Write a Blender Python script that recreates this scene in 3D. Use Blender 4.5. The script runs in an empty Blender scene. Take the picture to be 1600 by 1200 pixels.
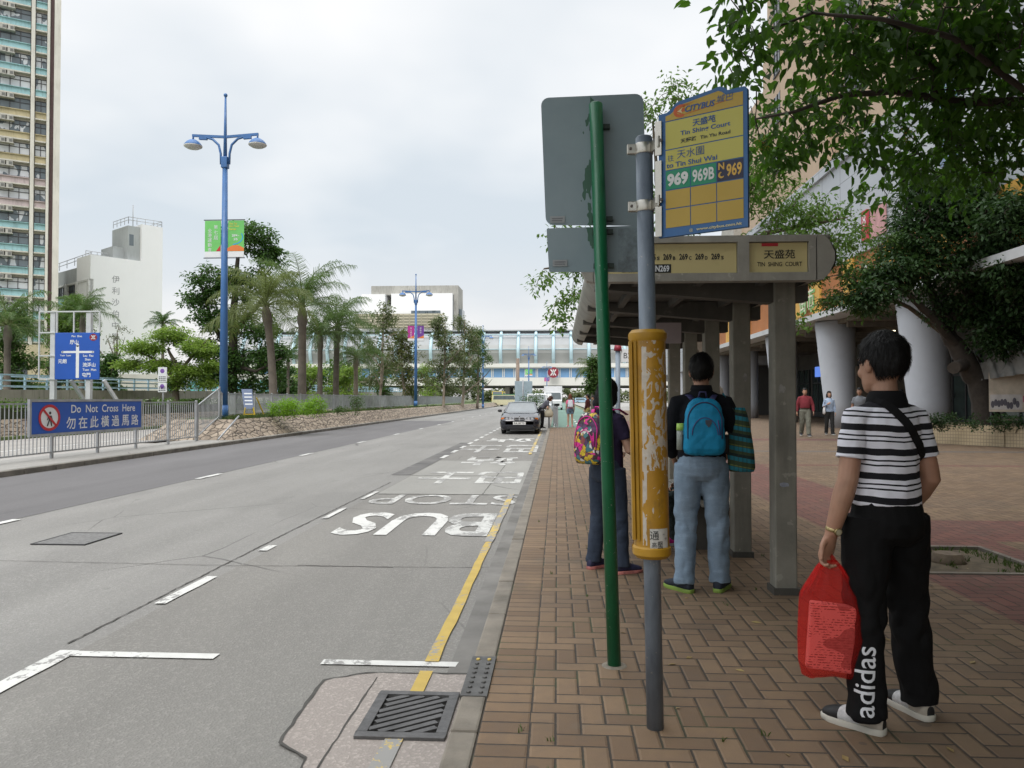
import bpy, bmesh, math, random
import numpy as np
from mathutils import Vector as V, Matrix as M, noise as mno
from mathutils.bvhtree import BVHTree
S = bpy.context.scene; C = S.collection
R = math.radians; PI = math.pi
rng = random.Random(7)
# ---------------------------------------------------------------- camera
EYE = V((0, 0, 1.43)); FPX = 1200.0
cd = bpy.data.cameras.new('camera'); cam = bpy.data.objects.new('camera', cd); C.objects.link(cam)
cd.sensor_width = 36; cd.lens = 27; cd.clip_start = .05; cd.clip_end = 3000
cam.location = EYE; cam.rotation_euler = (R(91.05), 0, R(3.39)); S.camera = cam
ROT = cam.rotation_euler.to_matrix()
def at(px, py, Y):                       # point on the sight line of a photo pixel at distance Y down the road
    d = ROT @ V(((px-800)/FPX, -(py-600)/FPX, -1)); return EYE + d*(Y/d.y)
def gr(px, py, z=0.0):
    d = ROT @ V(((px-800)/FPX, -(py-600)/FPX, -1)); return EYE + d*((z-EYE.z)/d.z)
# ---------------------------------------------------------------- light
SUN_EL, SUN_AZ = R(52), R(-168)          # sun high, behind the camera on the left, behind cloud
S.view_settings.view_transform = 'Standard'; S.view_settings.look = 'None'
S.view_settings.exposure = 0.25; S.view_settings.gamma = 1
W = bpy.data.worlds.new('World'); S.world = W; W.use_nodes = True
wt = W.node_tree; wt.nodes.clear()
def wn(t, **k):
    n = wt.nodes.new(t)
    for a, b in k.items(): setattr(n, a, b)
    return n
def wl(a, b): wt.links.new(a, b)
wo = wn('ShaderNodeOutputWorld'); tc = wn('ShaderNodeTexCoord')
sky = wn('ShaderNodeTexSky', sky_type='NISHITA', sun_disc=False, sun_elevation=SUN_EL, sun_rotation=-SUN_AZ)
sky.air_density = 1.3; sky.dust_density = 3
b1 = wn('ShaderNodeBackground'); b1.inputs[1].default_value = .09; wl(sky.outputs[0], b1.inputs[0])
sx = wn('ShaderNodeSeparateXYZ'); wl(tc.outputs['Generated'], sx.inputs[0])
def wm(op, a, b=None, clamp=False):
    n = wn('ShaderNodeMath', operation=op, use_clamp=clamp)
    for i, x in enumerate((a, b)):
        if x is None: continue
        if isinstance(x, (int, float)): n.inputs[i].default_value = x
        else: wl(x, n.inputs[i])
    return n.outputs[0]
zz = wm('MAXIMUM', sx.outputs[2], 0.0)
dn = wm('ADD', zz, .28)
cv = wn('ShaderNodeCombineXYZ'); wl(wm('DIVIDE', sx.outputs[0], dn), cv.inputs[0]); wl(wm('DIVIDE', sx.outputs[1], dn), cv.inputs[1]); cv.inputs[2].default_value = 3.1
nz = wn('ShaderNodeTexNoise'); nz.inputs['Scale'].default_value = 1.15; nz.inputs['Detail'].default_value = 4; nz.inputs['Roughness'].default_value = .5
wl(cv.outputs[0], nz.inputs['Vector'])
rp = wn('ShaderNodeValToRGB'); wl(nz.outputs['Fac'], rp.inputs[0])
e = rp.color_ramp.elements
e[0].position = .36; e[0].color = (.66, .725, .785, 1); e[1].position = .66; e[1].color = (.96, .965, .97, 1)
hz = wn('ShaderNodeMixRGB'); wl(wm('SUBTRACT', 1.0, wm('MULTIPLY', zz, 5.0, True), True), hz.inputs[0]); wl(rp.outputs[0], hz.inputs[1]); hz.inputs[2].default_value = (.87, .85, .845, 1)
b2 = wn('ShaderNodeBackground'); wl(hz.outputs[0], b2.inputs[0])
mr = wn('ShaderNodeMapRange', interpolation_type='SMOOTHSTEP'); wl(sx.outputs[2], mr.inputs[0])
mr.inputs[1].default_value = .46; mr.inputs[2].default_value = .95; mr.inputs[3].default_value = .93; mr.inputs[4].default_value = 3.0   # an overcast sky is brightest overhead
wl(mr.outputs[0], b2.inputs[1])
ms = wn('ShaderNodeMixShader'); ms.inputs[0].default_value = .93; wl(b1.outputs[0], ms.inputs[1]); wl(b2.outputs[0], ms.inputs[2]); wl(ms.outputs[0], wo.inputs[0])
sl = bpy.data.lights.new('sun', 'SUN'); sl.energy = 1.25; sl.angle = R(25); sl.color = (1, .96, .9)
so = bpy.data.objects.new('sun', sl); C.objects.link(so)
so.rotation_euler = (PI/2-SUN_EL, 0, PI+(-SUN_AZ)*-1) ; so.rotation_euler = (V((math.sin(SUN_AZ)*math.cos(SUN_EL), math.cos(SUN_AZ)*math.cos(SUN_EL), math.sin(SUN_EL)))).to_track_quat('Z', 'Y').to_euler()
# ---------------------------------------------------------------- materials
class G:
    def __init__(s, name):
        s.m = bpy.data.materials.new(name); s.m.use_nodes = True; s.t = s.m.node_tree
        s.b = s.t.nodes['Principled BSDF']; s.out = s.t.nodes['Material Output']
    def n(s, t, **k):
        x = s.t.nodes.new(t)
        for a, b in k.items(): setattr(x, a, b)
        return x
    def put(s, sock, x):
        if x is None: return
        if isinstance(x, bpy.types.NodeSocket): s.t.links.new(x, sock)
        elif isinstance(x, (int, float)) : sock.default_value = x if sock.type == 'VALUE' else ((x, x, x, 1) if sock.type == 'RGBA' else (x, x, x))
        else: sock.default_value = tuple(x)+((1,) if sock.type == 'RGBA' and len(x) == 3 else ())
    def ma(s, op, a, b=None, c=None, clamp=False):
        x = s.n('ShaderNodeMath', operation=op, use_clamp=clamp)
        for i, v in enumerate((a, b, c)): s.put(x.inputs[i], v)
        return x.outputs[0]
    def co(s, kind='Object'):
        return s.n('ShaderNodeNewGeometry').outputs['Position'] if kind == 'World' else s.n('ShaderNodeTexCoord').outputs[kind]
    def mp(s, v, sc=(1, 1, 1), loc=(0, 0, 0), rot=(0, 0, 0)):
        x = s.n('ShaderNodeMapping'); s.put(x.inputs[0], v); x.inputs[1].default_value = loc; x.inputs[2].default_value = rot; x.inputs[3].default_value = sc
        return x.outputs[0]
    def no(s, v, sc, det=3, rough=.55, col=False, dist=0):
        x = s.n('ShaderNodeTexNoise'); s.put(x.inputs['Vector'], v); x.inputs['Scale'].default_value = sc; x.inputs['Detail'].default_value = det; x.inputs['Roughness'].default_value = rough; x.inputs['Distortion'].default_value = dist
        return x.outputs['Color' if col else 'Fac']
    def mr(s, v, a, b, c=0, d=1):
        x = s.n('ShaderNodeMapRange'); s.put(x.inputs[0], v)
        for i, q in enumerate((a, b, c, d)): s.put(x.inputs[i+1], q)
        return x.outputs[0]
    def mix(s, f, a, b, mode='MIX'):
        x = s.n('ShaderNodeMixRGB', blend_type=mode); s.put(x.inputs[0], f); s.put(x.inputs[1], a); s.put(x.inputs[2], b); return x.outputs[0]
    def sep(s, v):
        x = s.n('ShaderNodeSeparateXYZ'); s.put(x.inputs[0], v); return x.outputs
    def comb(s, a, b, c=0):
        x = s.n('ShaderNodeCombineXYZ'); s.put(x.inputs[0], a); s.put(x.inputs[1], b); s.put(x.inputs[2], c); return x.outputs[0]
    def bump(s, h, st=.3, d=.01):
        x = s.n('ShaderNodeBump'); x.inputs['Strength'].default_value = st; x.inputs['Distance'].default_value = d; s.put(x.inputs['Height'], h); s.t.links.new(x.outputs[0], s.b.inputs['Normal'])
    def fin(s, col=None, rough=None, metal=None, **k):
        s.put(s.b.inputs['Base Color'], col); s.put(s.b.inputs['Roughness'], rough); s.put(s.b.inputs['Metallic'], metal)
        for a, v in k.items(): s.put(s.b.inputs[a.replace('_', ' ')], v)
        return s.m
_mats = {}
def mat(name, c, rough=.6, var=.18, sc=4, bump=0, bsc=60, metal=0, dirt=0, dirtc=(.05, .045, .035), world=False, streak=False, **k):
    if name in _mats: return _mats[name]
    g = G(name); p = g.co('World' if world else 'Object')
    f = g.no(p, sc, 5)
    col = g.mix(g.mr(f, .3, .7), [x*(1-var) for x in c], [min(1, x*(1+var)) for x in c])
    if dirt:
        q = g.mp(p, (2.2, 2.2, .35)) if streak else p
        f2 = g.no(q, 1.7, 6, .65)
        col = g.mix(g.ma('MULTIPLY', g.mr(f2, .5, .72), dirt), col, dirtc)
    if bump: g.bump(g.no(p, bsc, 4), bump, .004)
    r = g.mr(g.no(p, sc*3, 3), .3, .7, max(0, rough-.08), min(1, rough+.08))
    _mats[name] = g.fin(col, r, metal, **k); return _mats[name]
def leafmat(name, dark, light, trans=.35, hsc=.8, extra=None):
    g = G(name); p = g.co('World')
    isl = g.n('ShaderNodeNewGeometry').outputs['Random Per Island']
    f = g.ma('ADD', g.ma('MULTIPLY', isl, .55), g.ma('MULTIPLY', g.mr(g.no(p, hsc, 2), .3, .7), .45))
    col = g.mix(f, dark, light)
    if extra: col = g.mix(g.ma('GREATER_THAN', isl, extra[1]), col, extra[0])
    g.fin(col, .55); g.b.inputs['Specular IOR Level'].default_value = .35
    tr = g.n('ShaderNodeBsdfTranslucent'); g.put(tr.inputs[0], g.mix(.5, col, [min(1, light[0]*1.6), min(1, light[1]*1.7), light[2]]))
    mx = g.n('ShaderNodeMixShader'); mx.inputs[0].default_value = trans
    g.t.links.new(g.b.outputs[0], mx.inputs[1]); g.t.links.new(tr.outputs[0], mx.inputs[2]); g.t.links.new(mx.outputs[0], g.out.inputs[0])
    return g.m
def glass(name, c=(.03, .04, .05), rough=.06):
    return mat(name, c, rough, .3, 1.5, Specular_IOR_Level=.8)
# ---------------------------------------------------------------- mesh builder
def frame(d, up=V((0, 0, 1))):
    d = d.normalized()
    if abs(d.dot(up)) > .98: up = V((0, 1, 0)) if abs(d.y) < .9 else V((1, 0, 0))
    s = d.cross(up).normalized(); return s, s.cross(d).normalized()
_tcache = {}
def text_geo(s, bold=0.0, shear=0.0):
    k = (s, bold, shear)
    if k not in _tcache:
        c = bpy.data.curves.new('lettering', 'FONT'); c.body = s; c.size = 1; c.offset = bold; c.shear = shear; c.resolution_u = 3
        o = bpy.data.objects.new('lettering', c); C.objects.link(o)
        m = bpy.data.meshes.new_from_object(o.evaluated_get(bpy.context.evaluated_depsgraph_get()))
        vs = [(v.co.x, v.co.y) for v in m.vertices]; fs = [tuple(p.vertices) for p in m.polygons]
        bpy.data.objects.remove(o); bpy.data.curves.remove(c); bpy.data.meshes.remove(m)
        x0 = min(v[0] for v in vs); x1 = max(v[0] for v in vs); y0 = min(v[1] for v in vs); y1 = max(v[1] for v in vs)
        _tcache[k] = ([(a-x0, b-y0) for a, b in vs], fs, x1-x0, y1-y0)
    return _tcache[k]
class MB:
    def __init__(s): s.v = []; s.f = []; s.mi = []; s.sm = []
    def add(s, vs, fs, m=0, smooth=False):
        b = len(s.v); s.v += [tuple(x) for x in vs]; s.f += [tuple(i+b for i in f) for f in fs]; s.mi += [m]*len(fs); s.sm += [smooth]*len(fs); return s
    def box(s, c, d, m=0, rot=None):
        c = V(c); h = V(d)/2; vs = []
        for i in range(8):
            q = V((h.x*(1 if i & 1 else -1), h.y*(1 if i & 2 else -1), h.z*(1 if i & 4 else -1)))
            vs.append(c+(rot @ q if rot else q))
        return s.add(vs, [(0, 2, 3, 1), (4, 5, 7, 6), (0, 1, 5, 4), (2, 6, 7, 3), (0, 4, 6, 2), (1, 3, 7, 5)], m)
    def bb(s, a, b, m=0): return s.box([(x+y)/2 for x, y in zip(a, b)], [abs(y-x) for x, y in zip(a, b)], m)
    def loft(s, rings, m=0, cap=True, smooth=True, closed=True):
        n = len(rings[0]); vs = [p for r in rings for p in r]; fs = []
        for i in range(len(rings)-1):
            for j in range(n if closed else n-1):
                k = (j+1) % n; fs.append((i*n+j, i*n+k, (i+1)*n+k, (i+1)*n+j))
        s.add(vs, fs, m, smooth)
        if cap and closed:
            b = len(s.v)-len(vs)
            s.f += [tuple(b+j for j in reversed(range(n))), tuple(b+(len(rings)-1)*n+j for j in range(n))]; s.mi += [m]*2; s.sm += [False]*2
        return s
    def tube(s, pts, r, n=8, m=0, side=None, cap=True):
        pts = [V(p) for p in pts]; k = len(pts)
        if isinstance(r, (int, float)): r = [r]*k
        rings = []; ps = None
        for i, p in enumerate(pts):
            d = (pts[min(i+1, k-1)]-pts[max(i-1, 0)])
            if d.length < 1e-9: d = V((0, 0, 1))
            d.normalize()
            if side is not None: a = (V(side)-d*d.dot(V(side))).normalized()
            elif ps is None: a, _ = frame(d)
            else:
                a = ps-d*d.dot(ps); a = a.normalized() if a.length > 1e-6 else frame(d)[0]
            ps = a; b = d.cross(a); ra, rb = (r[i], r[i]) if isinstance(r[i], (int, float)) else r[i]
            rings.append([p+a*(ra*math.cos(2*PI*j/n))+b*(rb*math.sin(2*PI*j/n)) for j in range(n)])
        return s.loft(rings, m, cap)
    def cyl(s, a, b, r, r2=None, n=16, m=0): return s.tube([a, b], [r, r if r2 is None else r2], n, m)
    def bar(s, a, b, w, h, m=0, up=(0, 0, 1)):
        a, b = V(a), V(b); d = b-a; x, z = frame(d, V(up)); L = d.length; d.normalize()
        return s.box((a+b)/2, (w, L, h), m, M((x, d, z)).transposed())
    def prism(s, poly, o, u, v, dep, m=0, smooth=False):     # outline in the plane (u, v) through o, extruded by the vector dep
        o, u, v, dep = V(o), V(u), V(v), V(dep); n = len(poly)
        a = [o+u*p[0]+v*p[1] for p in poly]; b = [q+dep for q in a]
        fs = [tuple(range(n)), tuple(reversed(range(n, 2*n)))]+[(j, n+j, n+(j+1) % n, (j+1) % n) for j in range(n)]
        if u.cross(v).dot(dep) > 0: fs = [tuple(reversed(f)) for f in fs]
        return s.add(a+b, fs, m, smooth)
    def sph(s, c, r, n=12, k=8, m=0, rot=None):
        if isinstance(r, (int, float)): r = (r, r, r)
        c = V(c); rings = []
        for i in range(k+1):
            t = PI*(i+.02 if i == 0 else i-.02 if i == k else i)/k
            ring = []
            for j in range(n):
                q = V((r[0]*math.sin(t)*math.cos(2*PI*j/n), r[1]*math.sin(t)*math.sin(2*PI*j/n), -r[2]*math.cos(t)))
                ring.append(c+(rot @ q if rot else q))
            rings.append(ring)
        return s.loft(rings, m)
    def text(s, t, o, u, v, h=None, w=None, m=0, al='c', bold=0.0, shear=0.0):   # o: centre (or left/right end) of the text's box
        vs, fs, W0, H0 = text_geo(t, bold, shear); u = V(u).normalized(); v = V(v).normalized(); o = V(o)
        sy = h/H0 if h else w/W0; sx_ = w/W0 if w else sy
        ox = {'c': -W0*sx_/2, 'l': 0, 'r': -W0*sx_}[al]
        return s.add([o+u*(a*sx_+ox)+v*(b*sy-H0*sy/2) for a, b in vs], fs, m)
    def build(s, name, mats, parent=None, loc=None, ang=None, bevel=0, seg=2):
        me = bpy.data.meshes.new(name); base = V(loc) if loc is not None else V((0, 0, 0))
        me.from_pydata([(x[0]-base.x, x[1]-base.y, x[2]-base.z) for x in s.v], [], s.f)
        if not isinstance(mats, (list, tuple)): mats = [mats]
        for q in mats: me.materials.append(q)
        me.polygons.foreach_set('material_index', s.mi); me.polygons.foreach_set('use_smooth', s.sm)
        if bevel:
            bm = bmesh.new(); bm.from_mesh(me); bmesh.ops.remove_doubles(bm, verts=bm.verts, dist=1e-5)
            es = [x for x in bm.edges if len(x.link_faces) == 2 and x.calc_face_angle(0) > R(35)]
            try: bmesh.ops.bevel(bm, geom=es, offset=bevel, segments=seg, affect='EDGES', profile=.5, clamp_overlap=True)
            except Exception: pass
            bm.to_mesh(me); bm.free()
        me.validate(); me.update()
        if ang: me.polygons.foreach_set('use_smooth', [True]*len(me.polygons)); me.set_sharp_from_angle(angle=R(ang))
        o = bpy.data.objects.new(name, me); C.objects.link(o)
        if loc is not None: o.location = base
        if parent: o.parent = parent
        return o
def mesh_np(name, v, f, mats, parent=None, mi=None, smooth=False):
    me = bpy.data.meshes.new(name); v = np.asarray(v, np.float32); f = np.asarray(f, np.int32); k = f.shape[1]
    me.vertices.add(len(v)); me.vertices.foreach_set('co', v.ravel()); me.loops.add(f.size); me.loops.foreach_set('vertex_index', f.ravel())
    me.polygons.add(len(f)); me.polygons.foreach_set('loop_start', np.arange(0, f.size, k, dtype=np.int32))
    if mi is not None: me.polygons.foreach_set('material_index', np.asarray(mi, np.int32))
    if not isinstance(mats, (list, tuple)): mats = [mats]
    for q in mats: me.materials.append(q)
    me.update(calc_edges=True); me.validate()
    o = bpy.data.objects.new(name, me); C.objects.link(o)
    if parent: o.parent = parent
    return o
def tag(o, label, cat, group=None):
    o['label'] = label; o['category'] = cat
    if group: o['group'] = group
    return o
def thing(name, loc, label, cat, group=None, rz=0):
    o = bpy.data.objects.new(name, None); C.objects.link(o); o.location = loc; o.rotation_euler = (0, 0, rz); o.empty_display_size = .2
    return tag(o, label, cat, group)
def struct(o, kind='structure'): o['kind'] = kind; return o
def copy_tree(o, parent=None):
    c = o.copy(); C.objects.link(c)
    if parent: c.parent = parent
    for ch in list(o.children): copy_tree(ch, c)
    return c
X, Y_, Z = V((1, 0, 0)), V((0, 1, 0)), V((0, 0, 1))
# ================================================================ THE SETTING
RZ = -.12                                   # road level; the pavement is z = 0
def m_road(name, base, coarse=1.0, cracks=True, spk=.5):
    g = G(name); p = g.co('World')
    f1 = g.no(g.mp(p, (1, .25, 1)), .9, 5, .6); f2 = g.no(p, 190, 2, .7); f3 = g.no(p, 55, 4, .7)
    col = g.mix(g.mr(f1, .3, .7), [x*.86 for x in base], [x*1.13 for x in base])
    col = g.mix(g.ma('MULTIPLY', g.mr(f3, .35, .7), .3), col, [x*.62 for x in base])
    vo = g.n('ShaderNodeTexVoronoi'); g.put(vo.inputs['Vector'], p); vo.inputs['Scale'].default_value = 75
    col = g.mix(g.ma('MULTIPLY', g.ma('GREATER_THAN', vo.outputs['Color'], .72), spk*.55), col, [min(1, x*1.7) for x in base])
    tk = g.mr(g.no(g.mp(p, (.85, .018, 1), (1.2, 0, 0)), 1.6, 2, .4), .42, .62); col = g.mix(g.ma('MULTIPLY', tk, .22), col, [x*.62 for x in base])
    ol = g.mr(g.no(g.mp(p, (1, .55, 1), (5, 7, 0)), 1.9, 4, .7), .66, .74); col = g.mix(g.ma('MULTIPLY', ol, .35), col, [x*.45 for x in base])
    st = g.mr(g.no(g.mp(p, (1.3, .10, 1), (3, 2, 0)), 1.0, 4, .6), .5, .75)
    col = g.mix(g.ma('MULTIPLY', st, .28), col, [x*.6 for x in base])
    if cracks:
        w = g.mix(.12, p, g.no(p, .7, 4, col=True))
        v2 = g.n('ShaderNodeTexVoronoi', feature='DISTANCE_TO_EDGE'); g.put(v2.inputs['Vector'], g.mp(w, (.9, .5, 1))); v2.inputs['Scale'].default_value = .55
        ck = g.ma('MULTIPLY', g.ma('LESS_THAN', v2.outputs['Distance'], .0035), g.mr(g.no(p, .35, 2), .5, .6))
        col = g.mix(g.ma('MULTIPLY', ck, .6), col, (.05, .048, .045))
        pt = g.mr(g.no(g.mp(p, (.5, .22, 1), (9, 4, 0)), 1.0, 3, .5), .62, .66)
        col = g.mix(g.ma('MULTIPLY', pt, .25), col, [x*.6 for x in base])
    g.bump(g.ma('ADD', f2, g.ma('MULTIPLY', vo.outputs['Distance'], 1.5)), .55*coarse, .004)
    return g.fin(col, .85)
road_m = m_road('worn grey asphalt', (.226, .22, .208)); dark_m = m_road('newer dark asphalt', (.138, .133, .135), .7, False, .2)
slab_m = m_road('concrete road slab', (.275, .27, .25), .5, True, .2); far_m = m_road('pale concrete carriageway', (.33, .312, .29), .5, True, .2)
bay_m = m_road('bus bay asphalt', (.205, .197, .182)); conc_m = m_road('pinkish concrete patch', (.285, .252, .23), .8, True, .6)
strip_m = m_road('grey concrete footway', (.30, .29, .27), .6)
def flat(name, x0, x1, y0, y1, z, m): return struct(MB().add([(x0, y0, z), (x1, y0, z), (x1, y1, z), (x0, y1, z)], [(0, 1, 2, 3)]).build(name, m))
flat('ground', -900, 900, -120, 2200, -.165, mat('ground', (.14, .15, .09), .95, .3, .05, world=True))
flat('road', -10.8, -.42, -30, 420, RZ, road_m)
flat('dark_traffic_lane', -10.8, -6.92, -30, 52, RZ+.004, dark_m)
flat('bus_bay', -2.93, -.46, -20, 47, RZ+.004, bay_m)
flat('concrete_road_slab', -2.9, -.62, 12.25, 18.9, RZ+.008, slab_m)
flat('tarred_road_seam', -3.35, -2.95, 15.3, 26.5, RZ+.005, mat('tar seam', (.10, .095, .09), .7, .4, 1.2, world=True))
flat('far_carriageway', -20.2, -12.75, -30, 420, RZ, far_m)
flat('cross_road', -200, 200, 300, 420, -.15, far_m)
# pavement: clay brick herringbone with a header course along the kerb
def m_brick():
    g = G('clay brick paving'); p = g.co('World'); U = .11
    s = g.sep(p); x = g.ma('DIVIDE', g.ma('ADD', s[0], .12+U*40), U); y = g.ma('DIVIDE', g.ma('ADD', s[1], U*400), U)
    def herr():
        i = g.ma('FLOOR', x); j = g.ma('FLOOR', y); fx = g.ma('FRACT', x); fy = g.ma('FRACT', y)
        k = g.ma('FLOORED_MODULO', g.ma('SUBTRACT', i, j), 4.0)
        def eq(v): return g.ma('COMPARE', k, v, .1)
        k0, k1, k2, k3 = eq(0.), eq(1.), eq(2.), eq(3.)
        big = lambda a: g.ma('MULTIPLY', a, 9.0)
        d = g.ma('MINIMUM', g.ma('MINIMUM', g.ma('ADD', fx, big(k1)), g.ma('ADD', g.ma('SUBTRACT', 1., fx), big(k0))),
                 g.ma('MINIMUM', g.ma('ADD', fy, big(k2)), g.ma('ADD', g.ma('SUBTRACT', 1., fy), big(k3))))
        return d, g.comb(g.ma('SUBTRACT', i, k1), g.ma('SUBTRACT', j, k2), g.ma('ADD', k2, k3))
    dh, idh = herr()
    hx = g.ma('DIVIDE', g.ma('ADD', s[0], .34), .22); hy = y
    fx, fy = g.ma('FRACT', hx), g.ma('FRACT', hy)
    dc = g.ma('MINIMUM', g.ma('MULTIPLY', g.ma('MINIMUM', fx, g.ma('SUBTRACT', 1., fx)), 2.), g.ma('MINIMUM', fy, g.ma('SUBTRACT', 1., fy)))
    idc = g.comb(g.ma('FLOOR', hx), g.ma('FLOOR', hy), 7.)
    edge = g.ma('LESS_THAN', s[0], -.12)
    d = g.ma('ADD', g.ma('MULTIPLY', dc, edge), g.ma('MULTIPLY', dh, g.ma('SUBTRACT', 1., edge)))
    idv = g.mix(edge, idh, idc)
    wn_ = g.n('ShaderNodeTexWhiteNoise', noise_dimensions='3D'); g.put(wn_.inputs[0], idv); rnd = wn_.outputs['Value']
    buff = g.mix(rnd, (.140, .088, .050), (.220, .145, .084)); red = g.mix(rnd, (.125, .046, .037), (.18, .068, .052))
    # red bands laid in the paving
    def band(v, a, b): return g.ma('MULTIPLY', g.ma('GREATER_THAN', v, a), g.ma('LESS_THAN', v, b))
    far = g.ma('LESS_THAN', s[1], 60.)
    stripe = g.ma('MULTIPLY', band(s[0], 2.92, 4.35), far)
    tr = g.ma('MULTIPLY', g.ma('GREATER_THAN', s[0], 2.92), g.ma('MAXIMUM', band(s[1], 7.95, 9.3), g.ma('MAXIMUM', band(s[1], 26.4, 27.6), band(s[1], 16.6, 16.9))))
    rm = g.ma('MAXIMUM', stripe, tr)
    grey = g.ma('MULTIPLY', band(s[1], 20.9, 21.3), g.ma('GREATER_THAN', s[0], 4.5))
    col = g.mix(rm, buff, red); col = g.mix(grey, col, (.11, .105, .10))
    col = g.mix(g.mr(g.no(p, 9, 4, .7), .35, .7, 0, .35), col, (.11, .08, .06))
    col = g.mix(g.mr(g.no(p, .7, 4, .6), .45, .75, 0, .35), col, (.13, .10, .075))
    col = g.mix(g.mr(g.no(p, 2.3, 5, .7), .60, .75, 0, .22), col, (.28, .24, .18))
    vg = g.n('ShaderNodeTexVoronoi'); g.put(vg.inputs['Vector'], g.mp(p, (1, 1, 1), (.3, .7, 0))); vg.inputs['Scale'].default_value = 4.2; gum = g.ma('MULTIPLY', g.ma('LESS_THAN', vg.outputs['Distance'], g.ma('MULTIPLY', g.sep(vg.outputs['Color'])[0], .13)), g.ma('GREATER_THAN', g.sep(vg.outputs['Color'])[1], .45)); col = g.mix(g.ma('MULTIPLY', gum, .55), col, (.07, .055, .045))
    col = g.mix(g.mr(g.no(p, 1.15, 6, .72), .52, .68, 0, .42), col, (.075, .058, .045))
    jt = g.ma('ADD', .022, g.ma('MULTIPLY', g.no(p, 30, 2), .05)); jm = g.ma('LESS_THAN', d, jt)
    moss = g.mix(g.mr(g.no(p, 1.6, 3), .52, .62), (.032, .026, .02), (.035, .045, .018))
    col = g.mix(g.ma('MULTIPLY', jm, .93), col, moss)
    h = g.ma('ADD', g.ma('ADD', g.mr(d, .02, .13), g.ma('MULTIPLY', rnd, .6)), g.ma('MULTIPLY', g.no(p, 140, 3), .3))
    g.bump(h, .7, .006); return g.fin(col, .82)
brick_m = m_brick()
def slab(name, a, b, m, kind='structure'): return struct(MB().bb(a, b).build(name, m), kind)
mb = MB()                                   # the paving leaves the tree pit open
for a, b in (((-.34, -30), (2.95, 37.6)), ((2.95, -30), (4.0, 6.5)), ((2.95, 7.6), (4.0, 37.6)), ((4.0, -30), (60, 90)), ((2.95, 37.6), (4.0, 90))):
    mb.add([(a[0], a[1], 0), (b[0], a[1], 0), (b[0], b[1], 0), (a[0], b[1], 0)], [(0, 1, 2, 3)])
struct(mb.build('pavement', brick_m))
struct(MB().add([(-.34, 37.6, 0), (2.95, 37.6, 0), (2.95, 240, 0), (-.34, 240, 0)], [(0, 1, 2, 3)]).build('cycle_track', mat('green track surface', (.115, .20, .16), .8, .12, 2, .2, 90, world=True, dirt=.3)))
flat('far_footway', 4.0, 40, 90, 240, -.004, strip_m)
kerb_m = mat('kerb concrete', (.19, .168, .138), .85, .2, 5, .5, 90, world=True, dirt=.6)
mb = MB(); y = -12.0
while y < 38:
    L = .9; mb.bb((-.462, y+.006, -.16), (-.342, y+L-.006, .004+rng.uniform(-.004, .004))); y += L
struct(mb.build('kerb', kerb_m, bevel=.012))
slab('far_kerb', (-.47, 38.6, -.16), (-.34, 240, .0), kerb_m)
mb = MB(); y = -14.0
while y < 130: mb.bb((-10.98, y+.008, -.16), (-10.8, y+.99, .0)); y += 1.0
struct(mb.build('median_kerb', mat('dark kerb', (.17, .16, .14), .9, .3, 3, .4, 70, world=True), bevel=.015))
slab('median_footway', (-12.75, -30, -.16), (-10.985, 24.9, -.004), strip_m)
slab('median_edge_strip', (-12.75, 24.9, -.16), (-10.985, 130, -.006), strip_m)
slab('roadside_verge', (-60, -30, -.16), (-20.2, 420, .0), mat('grass verge', (.09, .125, .04), .95, .35, .6, .4, 30, world=True))
# gutter strip beside the kerb
flat('gutter_strip', -.62, -.463, -20, 37, RZ+.0095, mat('gutter cement', (.15, .143, .132), .8, .3, 2, .2, 60, world=True, dirt=.5))
# painted markings
def m_paint(name, c, wear, base=(.25, .245, .235), sc=14):
    g = G(name); p = g.co('World'); f = g.ma('ADD', g.ma('MULTIPLY', g.no(g.mp(p, (1, .55, 1)), sc*.22, 3, .6), .55), g.ma('MULTIPLY', g.no(p, sc*1.6, 4, .7), .45))
    mk = g.mr(f, wear, wear+.03)
    col = g.mix(g.mr(g.no(p, 8, 4), .3, .75), [x*.82 for x in c], c)
    col = g.mix(mk, base, col); g.bump(g.no(p, 120, 3), .3, .003); return g.fin(col, .75)
white_p = m_paint('road paint white', (.62, .62, .595), .425); worn_p = m_paint('worn white paint', (.56, .56, .535), .485); yellow_p = m_paint('yellow road paint', (.50, .355, .085), .415)
worn_y = m_paint('worn yellow paint', (.55, .40, .11), .49)
def lines(name, quads, m):
    mb = MB()
    for (x0, x1, y0, y1, z) in quads:
        n = max(1, int((y1-y0)/.25)); L = []; Rr = []
        for i in range(n+1):
            y = y0+(y1-y0)*i/n; L.append((x0+rng.uniform(-.006, .006), y, z)); Rr.append((x1+rng.uniform(-.006, .006), y, z))
        mb.add(L+Rr, [(i, n+1+i, n+2+i, i+1) for i in range(n)])
    return struct(mb.build(name, m))
z1 = RZ+.012
lines('lane_line', [(-6.92, -6.80, y, y+1.0, z1) for y in [8.4+5.9*i for i in range(34)]], white_p)
lines('bay_line', [(-3.02, -2.93, 5.62, 6.5, z1), (-3.02, -2.93, 7.62, 7.9, z1), (-3.03, -2.91, 3.0, 4.55, z1), (-2.909, -2.03, 4.45, 4.54, z1)]+[(-3.01, -2.94, y, y+.95, z1) for y in (9.7, 11.6)]+[(-3.03, -2.91, y, y+1.0, z1) for y in [19.6+2*i for i in range(12)]], white_p)
lines('bay_end_line', [(-1.37, -.58, 4.40, 4.48, z1)], white_p)
lines('yellow_kerb_line', [(-.772, -.697, 4.47, 8.2, z1+.004), (-.772, -.697, 3.95, 4.3, z1+.009)], yellow_p)
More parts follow.
